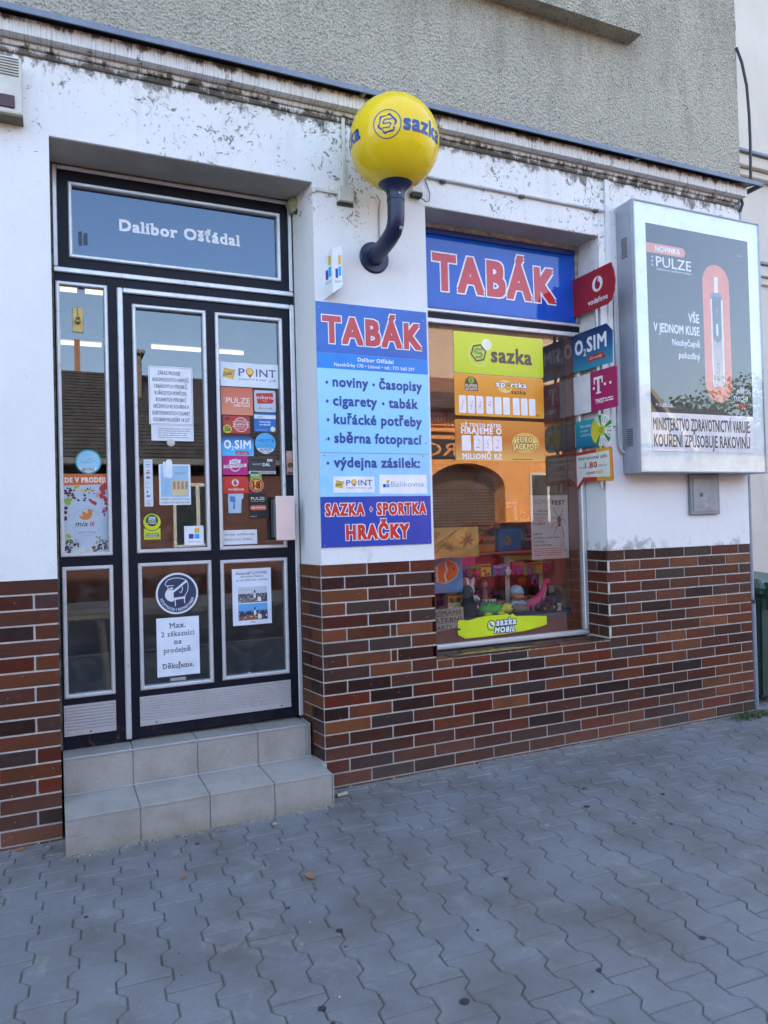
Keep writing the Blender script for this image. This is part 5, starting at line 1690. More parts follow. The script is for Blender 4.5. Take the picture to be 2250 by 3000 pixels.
patch(GI, [(.120, 1.498), (.129, 1.491), (.141, 1.484), (.137, 1.515), (.152, 1.508), (.163, 1.500), (.164, 1.515), (.170, 1.522), (.180, 1.521), (.185, 1.514), (.189, 1.510), (.185, 1.507), (.184, 1.492), (.174, 1.475), (.158, 1.469), (.142, 1.470), (.130, 1.479)], c('#d6822e'), s, .0013, 'emblem')
T(s, 'mix', .105, 1.437, .026, .062, '#2b3040', .01, shear=.25); T(s, 'it', .171, 1.437, .026, .026, '#b0303a', .01, shear=.25)
T(s, 'www.mixit.cz', .120, 1.404, .009, .078, '#66738a', .0)

# lower panes
s = stick('round dark blue entry with respirator sticker on the lower middle pane', .484, .964, .702, 1.180, c('#dfe6ee'), circ(.593, 1.072, .1085, 60))
patch(GI, circ(.593, 1.072, .0985, 60), c('#2c3a5e'), s, .0008)
K = c('#e3e9ef')
q = MB(); n0, n1 = .0010, .0013
def pxy(x, y): return (.593+(x-545)/375*.1085, 1.072-(y-545)/368*.1085)
def st(pts, w): q.stroke(GI, [pxy(*p) for p in pts], w, n0, n1)
st([(485, 402), (345, 402), (338, 375), (355, 325), (400, 290), (480, 270), (560, 268), (640, 285), (700, 315), (735, 370), (742, 440), (730, 510), (700, 560), (680, 590), (680, 615)], .0036)
st([(378, 402), (385, 450)], .0034); st([(400, 445), (440, 450)], .0040); st([(573, 440), (590, 420), (625, 425), (645, 450), (635, 490), (620, 530), (600, 535), (588, 515)], .0036)
st([(505, 650), (510, 770)], .0048); st([(670, 640), (675, 725)], .0048)
st([(470, 510), (560, 450), (640, 385), (722, 325)], .0110); st([(480, 640), (600, 630), (688, 622)], .0110)
q.build('pictogram', K, s)
patch(GI, [pxy(*p) for p in [(385, 455), (470, 490), (480, 540), (480, 680), (430, 685), (370, 655), (330, 600), (330, 540), (350, 495)]], K, s, .0012, 'pictogram')
patch(GI, [pxy(*p) for p in [(425, 440), (470, 435), (475, 460), (455, 472), (430, 462)]], K, s, .0012, 'pictogram')
def arc_warp(cu, cv, r):
    def w(u, v, n):
        a = u/r - math.pi/2
        return GI(cu+(r-v)*math.cos(a), cv+(r-v)*math.sin(a), n)
    return w
txt(None, 'VSTUP POUZE S RESPIRÁTOREM', -.120, .0, .0135, K, s, .0012, w=.234, bold=.015, warp=arc_warp(.593, 1.072, .0915))
s = stick('white sheet reading Max. 2 zákazníci na prodejně on the lower middle pane', .484, .642, .702, .947, c('#dde6f0', .6), None, 'notice', 'notice')
for b, v_, w, bo in (('Max.', .893, .080, .02), ('2 zákazníci', .850, .168, .012), ('na', .808, .036, .02), ('prodejně.', .765, .145, .016), ('Děkujeme.', .683, .158, .02)):
    T(s, b, .592, v_, .0255, w, '#5d6674', bo, 'C', slab=.14, rot=.6)
patch(GI, [(.592, .712), (.600, .718), (.602, .700), (.595, .692)], c('#8b6a48'), s, .0016)
s = stick('small strip of clear tape on the frame under the Max. sheet', .548, .616, .628, .632, c('#9aa19c'), None, 'tape', 'tape')
s = stick('white Litovel calendar sheet with two town photographs on the lower right pane', .884, .876, 1.100, 1.184, c('#dfe8f3', .5), None, 'poster', 'poster')
T(s, 'Kalendář LITOVEL', .905, 1.152, .0135, .175, '#3d4a72', .015, shear=.25, slab=.12); T(s, 'Miroslava Pinkavy', .930, 1.136, .0095, .128, '#4b5677', .01, shear=.25, slab=.12); T(s, 'na rok 2022 zde v prodeji', .905, 1.117, .0095, .178, '#3d4a72', .012, shear=.25, slab=.12)
for k, (z0, skyc, hill, roof, top) in enumerate(((.9975, '#c3ccd6', '#4c5468', '#6f7268', .087), (.902, '#5ea9df', '#20355a', '#8a5a45', .090))):
    patch(GI, rp(.915, z0, 1.077, z0+top), c(skyc), s, .0008, 'photograph')
    patch(GI, rp(.915, z0, 1.077, z0+top*.56), c(hill), s, .0011, 'photograph')
    patch(GI, [(.915, z0), (1.02, z0), (1.02, z0+top*.2), (.985, z0+top*.32), (.95, z0+top*.28), (.915, z0+top*.14)], c(roof), s, .0013, 'photograph')
    rr_ = random.Random(k+4)
    for col in ('#cfd0cc', '#8b8f92', '#3f4a3a', '#a8785c', '#e4e2dc', '#2a3142'):
        q = MB()
        for i in range(16):
            u, v_ = rr_.uniform(.917, 1.07), z0+top*rr_.uniform(.03, .5)
            w_, h_ = rr_.uniform(.002, .007), rr_.uniform(.0015, .006)
            q.face([GI(u, v_, .0015), GI(u+w_, v_, .0015), GI(u+w_, min(v_+h_, z0+top*.55), .0015), GI(u+w_*.4, min(v_+h_*1.5, z0+top*.56), .0015), GI(u, min(v_+h_, z0+top*.55), .0015)])
        q.build('photograph', c(col), s, recalc=False)
    patch(GI, rp(1.000, z0+top*.28, 1.012, z0+top*.62), c('#e6e4de'), s, .0017, 'photograph'); patch(GI, [(.999, z0+top*.60), (1.013, z0+top*.60), (1.006, z0+top*.84)], c('#3a4254'), s, .0018, 'photograph')
    patch(GI, [(1.022, z0+top*.05), (1.042, z0+top*.05), (1.042, z0+top*.26), (1.030, z0+top*.36), (1.022, z0+top*.3)], c('#eceae6'), s, .0018, 'photograph')
T(s, '2022', .978, .886, .008, .030, '#5b6478', .01, shear=.25)
T(s, 'Litovel', .943, 1.064, .009, .046, '#7f8894', -.01)
s = stick('small scrap of tape at the lower edge of the right lower pane', .958, .602, .976, .618, c('#9fb0c4'), None, 'tape', 'tape')
# brass hook and orange strip on side light
bh = thing('door_hook', 'brass yellow fastening plate with a round stub on the side light glass', 'fitting', (.137, .266, 2.411))
br = simple('brass', (.42, .30, .10), .4, .6, .3)
q = MB(); q.box(.112, .162, .2612, .2670, 2.413, 2.537, .002); q.build('plate', br, bh)
q = MB(); q.tube([(.137, .2610, 2.467), (.137, .236, 2.472)], .013, 16); q.lathe((.137, .236, 2.472), [(.013, 0), (.015, .002), (.0105, .003), (.0105, -.006)], 16, (0, -1, .2)); q.tube([(.137, .2600, 2.485), (.137, .2605, 2.530)], .004, 8)
q.build('stub', br, bh, smooth=40)
q = MB(); q.box(.117, .128, .262, .2670, 2.215, 2.377, .001); q.box(.132, .144, .262, .2670, 2.215, 2.377, .001); q.box(.1275, .1325, .264, .2670, 2.215, 2.377)
tag(q.build('wooden_strip', simple('orange_wood', (.42, .14, .03), .5, 0, .2)), 'short orange wooden strip on the side light glass under the brass plate', 'strip')

# ================================================================== papers on the display window
WI = front(.2125)
def wstick(label, x0, z0, x1, z1, mat, pts=None, cat='sticker', name='sticker', pl=None, t=.001): return panel(name, label, cat, pl or WI, x0, z0, x1, z1, mat, t, 0, pts)
def WT(par, body, u, v, h, w, col, bold=.01, al='L', n=.0016, **k): return txt(WI, body, u, v, h, c(col, .2), par, n, w=w, bold=bold, al=al, **k)
s = wstick('lime yellow panel with the hexagon emblem and sazka lettering, topmost on the display window', 2.276, 2.332, 2.945, 2.588, grad('#d2dd30', '#b9d026', rough=.2), rrect(2.276, 2.332, 2.945, 2.588, .012, 4))
q = MB(); q.ring(WI, 2.452, 2.452, .070, .0735, .0012, .0015, 40); q.build('emblem', c('#e6ecb0', .2), s)
patch(WI, circ(2.515, 2.520, .036, 30), c('#eef6e4', .2), s, .0013, 'emblem')
patch(WI, [(2.453+.060*math.cos(rad(a)), 2.463+.060*math.sin(rad(a))) for a in range(12, 360, 60)], c('#1e2c3c', .2), s, .0016, 'emblem')
patch(WI, [(2.453+.048*math.cos(rad(a)), 2.463+.048*math.sin(rad(a))) for a in range(12, 360, 60)], c('#c9d63a', .2), s, .0019, 'emblem')
q = MB(); q.stroke(WI, [(2.453+a*.048, 2.463+b*.048) for a, b in [(.62, .5), (-.35, .5), (-.6, .12), (-.5, .0), (.42, .0), (.55, -.12), (.30, -.55), (-.5, -.55)]], .015, .0020, .0024)
q.build('emblem', c('#1e2c3c', .2), s)
q = MB(); q.stroke(WI, [(2.453+a*.048, 2.463+b*.048) for a, b in [(.62, .5), (-.35, .5), (-.6, .12), (-.5, .0), (.42, .0), (.55, -.12), (.30, -.55), (-.5, -.55)]], .009, .0026, .0030)
q.build('emblem', c('#5fb85c', .2), s)
WT(s, 'sazka', 2.548, 2.414, .092, .305, '#1f3042', .03)
s = wstick('orange panel with nine white number boxes under sportka and SUPER JACKPOT', 2.272, 2.066, 2.941, 2.326, grad('#e39a30', '#d98f28', '#dba03a', .2), rrect(2.272, 2.066, 2.941, 2.326, .012, 4))
patch(WI, circ(2.645, 2.262, .055, 30, .75), c('#f0cf7c', .2), s, .0012)
q = MB(); q.prism(WI, [(2.347, 2.222)]+[(2.394+.047*math.cos(rad(a)), 2.262+.050*math.sin(rad(a))) for a in range(180, -1, -15)]+[(2.441, 2.222)], .0012, .0014); q.build('emblem', c('#2b2a22', .2), s)
WT(s, 'SUPER', 2.394, 2.246, .017, .084, '#e8e2d2', .02, 'C', .0018); WT(s, 'JACKPOT', 2.394, 2.226, .015, .086, '#e8e2d2', .02, 'C', .0018)
patch(WI, circ(2.394, 2.288, .021, 20), c('#7cae3a', .2), s, .0017); WT(s, 'S', 2.394, 2.277, .022, .016, '#22301e', .01, 'C', .002)
txt(WI, 'sp', 2.578, 2.259, .036, c('#f2f2f0', .2), s, .0020, w=.066, bold=.03, edge=(c('#4a4a4c', .2), .003)); txt(WI, 'rtka', 2.690, 2.259, .036, c('#f2f2f0', .2), s, .0020, w=.118, bold=.03, edge=(c('#4a4a4c', .2), .003))
patch(WI, circ(2.667, 2.266, .0235, 26), c('#4a4a4c', .2), s, .0017); patch(WI, circ(2.667, 2.266, .020, 26), c('#e9b53a', .2), s, .0020); q = MB(); q.stroke(WI, [(2.655, 2.278), (2.669, 2.262), (2.680, 2.276)], .006, .0022, .0024); q.build('print', c('#2b2a22', .2), s)
WT(s, 'sazka', 2.690, 2.218, .026, .112, '#26282c', .02)
DG = {0: '1', 1: '4', 2: '4', 3: '9'}
for k, u in enumerate((2.303, 2.365, 2.427, 2.499, 2.562, 2.625, 2.699, 2.761, 2.823)):
    patch(WI, rrect(u, 2.082, u+.051, 2.192, .008, 3), c('#eef0f5', .2), s, .0014, 'number_box')
    if k in DG: WT(s, DG[k], u+.010, 2.100, .068, .028, '#d9607a', -.028, n=.0018, shear=.35)
WT(s, 'Kč', 2.878, 2.078, .014, .022, '#3b2b14', .01)
s = wstick('orange gold panel UŽ TENTO PÁTEK HRAJEME O with EURO JACKPOT', 2.268, 1.786, 2.941, 2.043, grad('#d08a3c', '#b96f34', '#d9ad62', .2), rrect(2.268, 1.786, 2.941, 2.043, .012, 4))
patch(WI, circ(2.790, 1.905, .105, 30, .62), c('#dfb85e', .2), s, .0012); patch(WI, circ(2.785, 1.900, .085, 30, .55), c('#ead28e', .2), s, .0014)
WT(s, 'UŽ TENTO PÁTEK', 2.314, 1.998, .021, .292, '#f0f1f4', .03, slab=.1); WT(s, 'HRAJEME O', 2.314, 1.956, .036, .292, '#f0f1f4', .04, slab=.1); WT(s, 'MILIONŮ Kč', 2.318, 1.797, .032, .286, '#f0f1f4', .04, slab=.1)
for k, (u, g) in enumerate(((2.314, ''), (2.400, '2'), (2.471, '5'), (2.542, '2'))):
    patch(WI, rrect(u, 1.847, u+.066, 1.944, .008, 3), c('#eef0f5', .2), s, .0014, 'number_box')
    if g: WT(s, g, u+.016, 1.866, .056, .032, '#d9607a', -.028, n=.0018, shear=.25)
txt(WI, 'EURO', 2.725, 1.908, .034, c('#e7d58a', .2), s, .0022, w=.115, bold=.04, edge=(c('#6b5426', .2), .004)); txt(WI, 'JACKPOT', 2.692, 1.862, .036, c('#e7d58a', .2), s, .0022, w=.185, bold=.04, edge=(c('#6b5426', .2), .004))
lines(WI, 2.685, 1.793, 2.885, 1.803, 1, c('#4a3a1c', .2), s, .0016, .5, 2)
# torn sazka mobil strip
tp = [(2.252, .797), (2.262, .806), (2.330, .800), (2.40, .812), (2.47, .818), (2.55, .816), (2.610, .821), (2.633, .807), (2.650, .818), (2.675, .800), (2.80, .792), (2.914, .782), (2.914, .728), (2.86, .716), (2.74, .700), (2.60, .694), (2.45, .690), (2.30, .690), (2.252, .716), (2.249, .742), (2.272, .746), (2.268, .755), (2.250, .757)]
s = wstick('torn bright lime strip reading sazka mobil at the bottom of the display window', 2.25, .69, 2.914, .821, c('#cfe32a', .3), tp)
txt(WI, 'sazka', 2.530, .752, .040, c('#dfe6ee', .2), s, .0022, w=.145, bold=.05, edge=(c('#1f3042', .2), .005), shear=.08); txt(WI, 'MOBIL', 2.515, .706, .032, c('#e8eef0', .2), s, .0022, w=.150, bold=.05, edge=(c('#1f3042', .2), .005), shear=.2)
patch(WI, circ(2.492, .755, .034, 30), c('#1f3042', .2), s, .0013); patch(WI, circ(2.492, .755, .030, 30), c('#b9d026', .2), s, .0016); patch(WI, circ(2.492, .760, .021, 26), c('#e9efe4', .2), s, .0019)
q = MB(); q.stroke(WI, [(2.482, .772), (2.488, .756), (2.504, .748)], .009, .0021, .0024); q.build('print', c('#1f3042', .2), s)
# payment cards note, partly hidden by the pilaster
WB = front(.2225)
s = wstick('brown grey paper about payment cards, half hidden behind the pilaster', 2.02, .732, 2.303, .884, c('#b3a092', .6), [(2.02, .735), (2.303, .768), (2.298, .884), (2.02, .880)], 'notice', 'notice', WB)
for b, v_ in (('PŘIJÍMÁME', .843), ('PLATEBNÍ', .800), ('KARTY', .755)):
    txt(WB, b, 2.285 if b != 'KARTY' else 2.22, v_, .024, c('#222226'), s, .0016, w={'PŘIJÍMÁME': .245, 'PLATEBNÍ': .245, 'KARTY': .135}[b], bold=.01, al='R', slab=.14)
q = MB(); q.rect(WB, 2.06, .836, 2.28, .838, .0012, .0014); q.rect(WB, 2.06, .793, 2.275, .795, .0012, .0014); q.build('print', c('#222226'), s)
# concert poster
s = wstick('pale concert poster headed FEST with a drawn mosquito on the display window', 2.820, 1.150, 3.118, 1.566, c('#b9aaa8', .6), None, 'poster', 'poster', WB)
def BT_(b, u, v_, h, w, col='#2b2a2e', bo=.02, **k): txt(WB, b, u, v_, h, c(col), s, .0016, w=w, bold=bo, **k)
BT_('KOMÁR', 2.850, 1.510, .030, .13, '#6b5a4e', -.01, shear=.4); BT_('FEST', 2.990, 1.505, .026, .105, '#1d1c20', .05)
for b, v_, w in (('11. ZÁŘÍ 2021', 1.458, .125), ('ZAHRADA U KLUBU', 1.438, .12), ('', 1.42, .1), ('FLERET', 1.375, .098), ('NAZRÖZEK', 1.310, .072), ('KATAPULT COVER BAND', 1.284, .205), ('PLATONIC', 1.260, .085), ('MUSIC FUNNY BAND', 1.236, .145)):
    if b: BT_(b, 2.836, v_, .016 if b == 'FLERET' else .010, w)
lines(WB, 2.836, 1.395, 2.945, 1.432, 3, c('#55504e'), s, .0016, .3, 3); lines(WB, 2.836, 1.17, 3.10, 1.225, 4, c('#55504e'), s, .0016, .3, 5)
q = MB(); q.prism(WB, circ(3.045, 1.405, .016, 14, 1.5), .0012, .0015); q.prism(WB, circ(3.045, 1.372, .011, 12, 1.3), .0012, .0015)
for pts in ([(3.045, 1.42), (3.02, 1.45), (3.00, 1.48)], [(3.05, 1.42), (3.07, 1.45), (3.08, 1.485)], [(3.05, 1.40), (3.085, 1.41), (3.095, 1.37), (3.10, 1.36)], [(3.04, 1.39), (3.0, 1.385), (2.98, 1.35)], [(3.04, 1.38), (3.01, 1.34), (2.995, 1.305)], [(3.055, 1.38), (3.075, 1.33), (3.085, 1.28)], [(3.04, 1.41), (3.00, 1.42), (2.975, 1.40)]):
    q.stroke(WB, pts, .0035, .0012, .0014)
q.build('print', c('#2b2620'), s)
q = MB(); q.ring(WB, 3.070, 1.235, .015, .018, .0012, .0014, 24, sy=.6); q.build('print', c('#2b2a2e'), s)
# wall of print inside: list page, leaf picture, event poster
WC_ = front(.34)
s = wstick('large printed notice sheet behind the glass with a 2022 heading', 2.13, 1.36, 2.66, 1.80, c('#6b4a34', .8), None, 'notice', 'notice', WC_)
lines(WC_, 2.14, 1.37, 2.64, 1.62, 13, c('#1b120c', .8), s, .0016, .42, 7, ragged=.05); txt(WC_, '2022', 2.47, 1.655, .040, c('#2b1c12', .8), s, .0016, w=.13, slab=.14)
lines(WC_, 2.14, 1.72, 2.64, 1.78, 4, c('#2b1a10', .8), s, .0016, .3, 9)
s = wstick('framed picture of orange maple leaves above the fish box', 2.10, 1.185, 2.47, 1.375, c('#c79c56', .8), None, 'picture', 'picture', front(.30))
def maple(u, v_, r_, rot, col):
    pts = []
    for i, rr in enumerate([1, .35, .85, .4, .95, .42, .75, .25, .12, .25, .75, .42, .95, .4, .85, .35]):
        a = rad(90+i*22.5+rot); pts.append((u+r_*rr*math.cos(a), v_+r_*rr*math.sin(a)))
    patch(front(.30), pts, c(col, .8), s, .0016)
maple(2.385, 1.285, .07, 10, '#a85f2c'); maple(2.255, 1.245, .05, -30, '#b87030'); maple(2.17, 1.33, .04, 40, '#c2702a')
q = MB(); q.stroke(front(.30), [(2.13, 1.20), (2.22, 1.27), (2.30, 1.36)], .005, .0012, .0015); q.build('print', c('#7a5a2c', .8), s)
s = wstick('dark red KABÁT concert bill at the left edge of the display window', 2.10, 1.985, 2.235, 2.095, c('#4a1416', .7), None, 'poster', 'poster', front(.24))
txt(front(.24), 'KABÁT', 2.110, 2.025, .030, c('#b08a74'), s, .0016, w=.115, bold=-.005, shear=.1); lines(front(.24), 2.11, 2.062, 2.225, 2.085, 2, c('#8a5a4c'), s, .0016, .5, 2)

# ================================================================== toys in the display
ZF = .745
def toy(name, label, loc): return thing(name, label, 'toy', loc)
def cbox(name, label, x0, x1, y0, y1, z0, z1, col, rough=.4):
    q = MB(); q.box(x0, x1, y0, y1, z0, z1, .0015)
    o = q.build(name, card(col, rough), None, org=((x0+x1)/2, (y0+y1)/2, z0))
    return tag(o, label, 'toy')
# fish puzzle
b = cbox('puzzle_box', 'blue puzzle box with an orange striped fish at the left of the display', 2.13, 2.44, .46, .50, .90, 1.175, '#6fa3e0')
pf = front(.4595)
fo = [(2.215, 1.025), (2.235, 1.06), (2.27, 1.085), (2.31, 1.10), (2.33, 1.115), (2.355, 1.10), (2.39, 1.085), (2.405, 1.05), (2.395, 1.01), (2.36, .985), (2.31, .965), (2.26, .975), (2.23, .995)]
patch(pf, [(2.31+(u-2.31)*1.06, 1.035+(v-1.035)*1.08) for u, v in fo], card('#e8e4dc'), b, .0006)
patch(pf, fo, card('#ff7a30'), b, .0010); patch(pf, [(2.222, 1.02), (2.19, 1.055), (2.175, 1.03), (2.18, .99), (2.20, .985)], card('#ff7a30'), b, .0010)
q = MB(); q.stroke(pf, [(2.252, 1.07), (2.245, 1.03), (2.255, .98)], .012, .0011, .0013); q.stroke(pf, [(2.312, 1.098), (2.322, 1.05), (2.305, 1.01), (2.318, .972)], .014, .0011, .0013); q.build('print', card('#ece8e2'), b)
patch(pf, circ(2.373, 1.055, .008, 12), card('#17181b'), b, .0014)
patch(pf, circ(2.175, 1.115, .024, 20), card('#e08a2e'), b, .0010); txt(pf, '16', 2.175, 1.105, .020, card('#3b2b14'), b, .0014, w=.026, bold=.02, al='C')
txt(pf, 'V Pepíčkově moři', 2.20, 1.148, .013, card('#d8e6f2'), b, .0010, w=.19)
# boxes behind
b = cbox('toy_pack', 'tall pink doll pack standing behind the white rabbit', 2.46, 2.60, .56, .60, .93, 1.29, '#ff5aa4'); lines(front(.5595), 2.47, 1.20, 2.59, 1.26, 2, card('#e6d8dc'), b, .0006, .6, 3)
b = cbox('toy_pack', 'pink blister pack with red figures in the middle of the display', 2.62, 2.80, .64, .67, .90, 1.13, '#c84c60'); patch(front(.6395), circ(2.67, 1.01, .035, 16, 1.6), card('#c99aa0'), b, .0006); patch(front(.6395), circ(2.745, 1.0, .03, 16, 1.7), card('#c2585a'), b, .0006)
b = cbox('toy_box', 'orange Hvězdice game box on the shelf', 2.63, 2.80, .62, .66, 1.145, 1.25, '#ff9440'); txt(front(.6195), 'Hvězdice', 2.64, 1.20, .028, card('#7a1f1a'), b, .0008, w=.15, bold=.03)
b = cbox('toy_box', 'blue game box with a cartoon picture on the shelf', 2.83, 3.02, .62, .66, 1.145, 1.30, '#4878c0'); patch(front(.6195), circ(2.90, 1.215, .035, 18), card('#b98a6a'), b, .0006); patch(front(.6195), circ(2.895, 1.222, .008, 10), card('#1b1b1e'), b, .001)
b = cbox('toy_box', 'yellow green plush pack at the left end of the shelf', 2.50, 2.61, .62, .66, 1.145, 1.235, '#8a8a2c')
b = cbox('toy_car_pack', 'red toy car pack on the top shelf', 2.62, 2.98, .64, .70, 1.354, 1.45, '#8e2b24')
for i in range(4): patch(front(.6395), [(2.68+.07*i, 1.39), (2.72+.07*i, 1.39), (2.705+.07*i, 1.43), (2.69+.07*i, 1.43)], card('#22242c'), b, .0006)
# green framed doll box
g = thing('doll_box', 'green and white framed doll box behind the pink dinosaur', 'toy', (3.0, .62, ZF))
q = MB(); q.box(2.86, 3.18, .66, .68, ZF, 1.105); q.build('back', card('#241a17'), g)
gp_ = front(.60)
q = MB(); q.rect(gp_, 2.86, ZF, 2.895, 1.105, 0, .004); q.rect(gp_, 3.145, ZF, 3.18, 1.105, 0, .004); q.build('side_panel', card('#f0ece0'), g)
q = MB(); q.prism(gp_, [(2.86, 1.105)]+[(2.86+.32*i/10, 1.045+.035*math.sin(math.pi*i/10)) for i in range(11)]+[(3.18, 1.105)], .0045, .006); q.build('top_panel', card('#7cb052'), g)
q = MB(); q.ring(gp_, 2.905, 1.055, .0, .030, .0065, .008, 24); q.build('badge', card('#cfc8ba'), g)
q = MB(); q.box(2.86, 3.18, .60, .66, 1.1055, 1.11); q.box(3.181, 3.186, .60, .68, ZF, 1.11); q.build('carton', card('#7cb052'), g)
q = MB(); q.ball((3.03, .635, .985), .042, 1.2, .5, .8, 14); q.ball((3.03, .635, .93), .03, 1.4, .7, 1.2, 12); q.build('lion_toy', card('#b5672c'), g, smooth=True)
# baby doll
d = toy('baby_doll', 'baby doll with a pale blue knitted hat in the display', (2.86, .46, ZF))
sk = card('#e0987a', .5); hatm = simple('knit_blue', (.45, .65, .82), .9, 0, .2, .004, 40)
q = MB(); q.ball((2.86, .46, .855), .044, .95, .95, 1.05, 20); q.ball((2.847, .4195, .847), .0075, seg=8); q.ball((2.878, .422, .842), .012, seg=8); q.ball((2.838, .426, .838), .012, seg=8); q.ball((2.815, .462, .850), .010, .6, 1, 1.3, 8); q.build('head', sk, d, smooth=True)
q = MB(); q.lathe((2.862, .468, .868), [(.049, -.012), (.050, .002), (.047, .02), (.034, .04), (.012, .05)], 20, (.15, .25, 1)); q.build('hat', hatm, d, smooth=True)
q = MB()
for xx in (2.845, 2.868): q.ball((xx, .4200, .861), .0048, 1, .5, .8, 8)
q.build('eye', card('#17181b', .2), d, smooth=True)
q = MB(); q.ball((2.862, .4195, .834), .006, 1.5, .5, .5, 8); q.build('mouth', card('#8a2f2c'), d, smooth=True)
q = MB(); q.ball((2.865, .47, .788), .045, 1.1, .8, 1.0, 14); q.tube([(2.83, .455, .805), (2.80, .43, .785), (2.79, .41, .765)], [.014, .012, .010], 8); q.tube([(2.89, .455, .805), (2.915, .43, .79)], [.014, .010], 8)
q.tube([(2.85, .44, .765), (2.835, .39, .757)], [.018, .012], 8); q.tube([(2.88, .44, .765), (2.895, .39, .757)], [.018, .012], 8); q.build('clothes', hatm, d, smooth=True)
# long neck dinosaur (pink)
def dino(label, x, y, z, s, m1, belly):
    d = toy('toy_dinosaur', label, (x, y, z))
    q = MB()
    q.tube([(x-.075*s, y+.02, z+.012*s), (x-.05*s, y+.01, z+.035*s), (x-.01*s, y, z+.055*s), (x+.03*s, y, z+.085*s), (x+.055*s, y-.01, z+.125*s), (x+.07*s, y-.01, z+.165*s), (x+.08*s, y-.012, z+.185*s)], [.006*s, .022*s, .038*s, .028*s, .018*s, .014*s, .012*s], 14)
    q.ball((x+.090*s, y-.016, z+.190*s), .026*s, 1.25, .9, .9, 14)
    for a, b in ((-.03, -.02), (-.03, .022), (.025, -.02), (.025, .022)): q.tube([(x+a*s, y+b*s, z+.05*s), (x+a*s, y+b*s*1.2, z)], [.016*s, .013*s], 10)
    q.build('body', m1, d, smooth=True)
    q = MB(); q.ball((x+.098*s, y-.038*s, z+.196*s), .004*s, seg=8); q.build('eye', card('#17181b', .2), d, smooth=True)
    if belly:
        q = MB(); q.tube([(x+.042*s, y-.020*s, z+.075*s), (x+.066*s, y-.018*s, z+.12*s), (x+.080*s, y-.018*s, z+.16*s)], [.016*s, .012*s, .008*s], 10); q.build('belly', belly, d, smooth=True)
    return d
dino('pink long necked toy dinosaur standing at the front of the display', 2.965, .40, ZF, 1.0, card('#f03c7c', .4), card('#c98a9a', .4))
dino('blue long necked toy animal at the right back of the display', 3.155, .68, .90, .75, card('#3a94ff', .4), None)
# turtle
d = toy('toy_turtle', 'green and yellow toy turtle lying at the front of the display', (2.60, .36, ZF))
q = MB(); q.ball((2.58, .36, .785), .075, 1.15, .8, .55, 20)
for i in range(9): q.ball((2.53+.013*i, .325, .80+.012*math.sin(i)), .012, 1, .6, 1, 8)
q.build('shell', card('#5cc04a', .4), d, smooth=True)
q = MB(); q.ball((2.70, .345, .785), .038, 1.1, .9, .9, 14); q.tube([(2.63, .35, .775), (2.69, .345, .78)], .022, 10)
for a, b in ((2.53, .31), (2.63, .31), (2.53, .41), (2.63, .41)): q.ball((a, b, .760), .022, 1.3, 1, .6, 10)
q.build('head_and_legs', card('#eee23c', .4), d, smooth=True)
q = MB(); q.ball((2.718, .3125, .795), .005, seg=8); q.build('eye', card('#17181b', .2), d, smooth=True)
q = MB()
for i in range(6): q.lathe((2.52+.024*i, .36, .82+.008*math.sin(i*.6+.5)), [(.012, 0), (.0, .022)], 6, (.1*(i-3), 0, 1))
q.build('crest', card('#2b6f8a', .4), d)
# rabbit
d = toy('toy_rabbit', 'silver white toy rabbit with upright ears in the display', (2.53, .52, ZF))
wt = card('#f4f6f8', .3)
q = MB(); q.ball((2.53, .52, .90), .034, 1, .9, .95, 14); q.ball((2.53, .52, .835), .036, 1, .9, 1.2, 14)
q.tube([(2.517, .52, .925), (2.508, .52, .975), (2.500, .525, .990)], [.010, .009, .003], 8); q.tube([(2.543, .52, .925), (2.553, .52, .97), (2.565, .525, .985)], [.010, .009, .003], 8)
for a in (-1, 1): q.tube([(2.53+a*.028, .505, .86), (2.53+a*.045, .48, .835)], [.012, .010], 8); q.ball((2.53+a*.022, .49, .785), .018, 1, 1.6, .8, 10)
q.ball((2.53, .489, .892), .008, seg=8)
q.build('body', wt, d, smooth=True)
q = MB(); q.ball((2.518, .490, .907), .004, seg=8); q.ball((2.543, .490, .907), .004, seg=8); q.build('eye', card('#17181b', .2), d, smooth=True)
# tractor
d = toy('toy_tractor', 'small black and red toy tractor with orange wheel hubs', (2.98, .31, ZF))
q = MB(); q.box(2.94, 3.03, .29, .33, .775, .805, .004); q.box(2.99, 3.03, .288, .332, .805, .835, .004); q.box(2.925, 2.945, .295, .325, .77, .80, .003); q.tube([(2.955, .31, .80), (2.955, .31, .845)], .004, 6); q.build('body', card('#6e1f1c', .3), d)
for x_, r_ in ((2.945, .024), (3.02, .030)):
    for y_ in (.275, .345):
        q = MB(); q.ring(Pl((x_, y_, ZF+.003+r_), (1, 0, 0), (0, 0, 1), (0, -1, 0)), 0, 0, r_*.45, r_, -.008, .008, 20); w_ = q.build('wheel', card('#141416', .6), d)
        q = MB(); q.lathe((x_, y_+.006, ZF+.003+r_), [(r_*.47, 0), (r_*.3, .013)], 14, (0, -1, 0)); q.build('hub', card('#d97a1c', .3), w_)
# wooden table toy
d = toy('toy_table', 'small orange wooden toy table with carved legs', (2.39, .50, ZF))
om = card('#f0a040', .5)
q = MB(); q.box(2.335, 2.445, .48, .54, .862, .875, .002); q.build('tabletop', om, d)
for a, b in ((2.345, .488), (2.435, .488), (2.345, .532), (2.435, .532)):
    q = MB(); q.lathe((a, b, ZF), [(.006, 0), (.004, .02), (.008, .05), (.004, .07), (.007, .1), (.006, .117)], 8); q.build('leg', om, d, smooth=True)
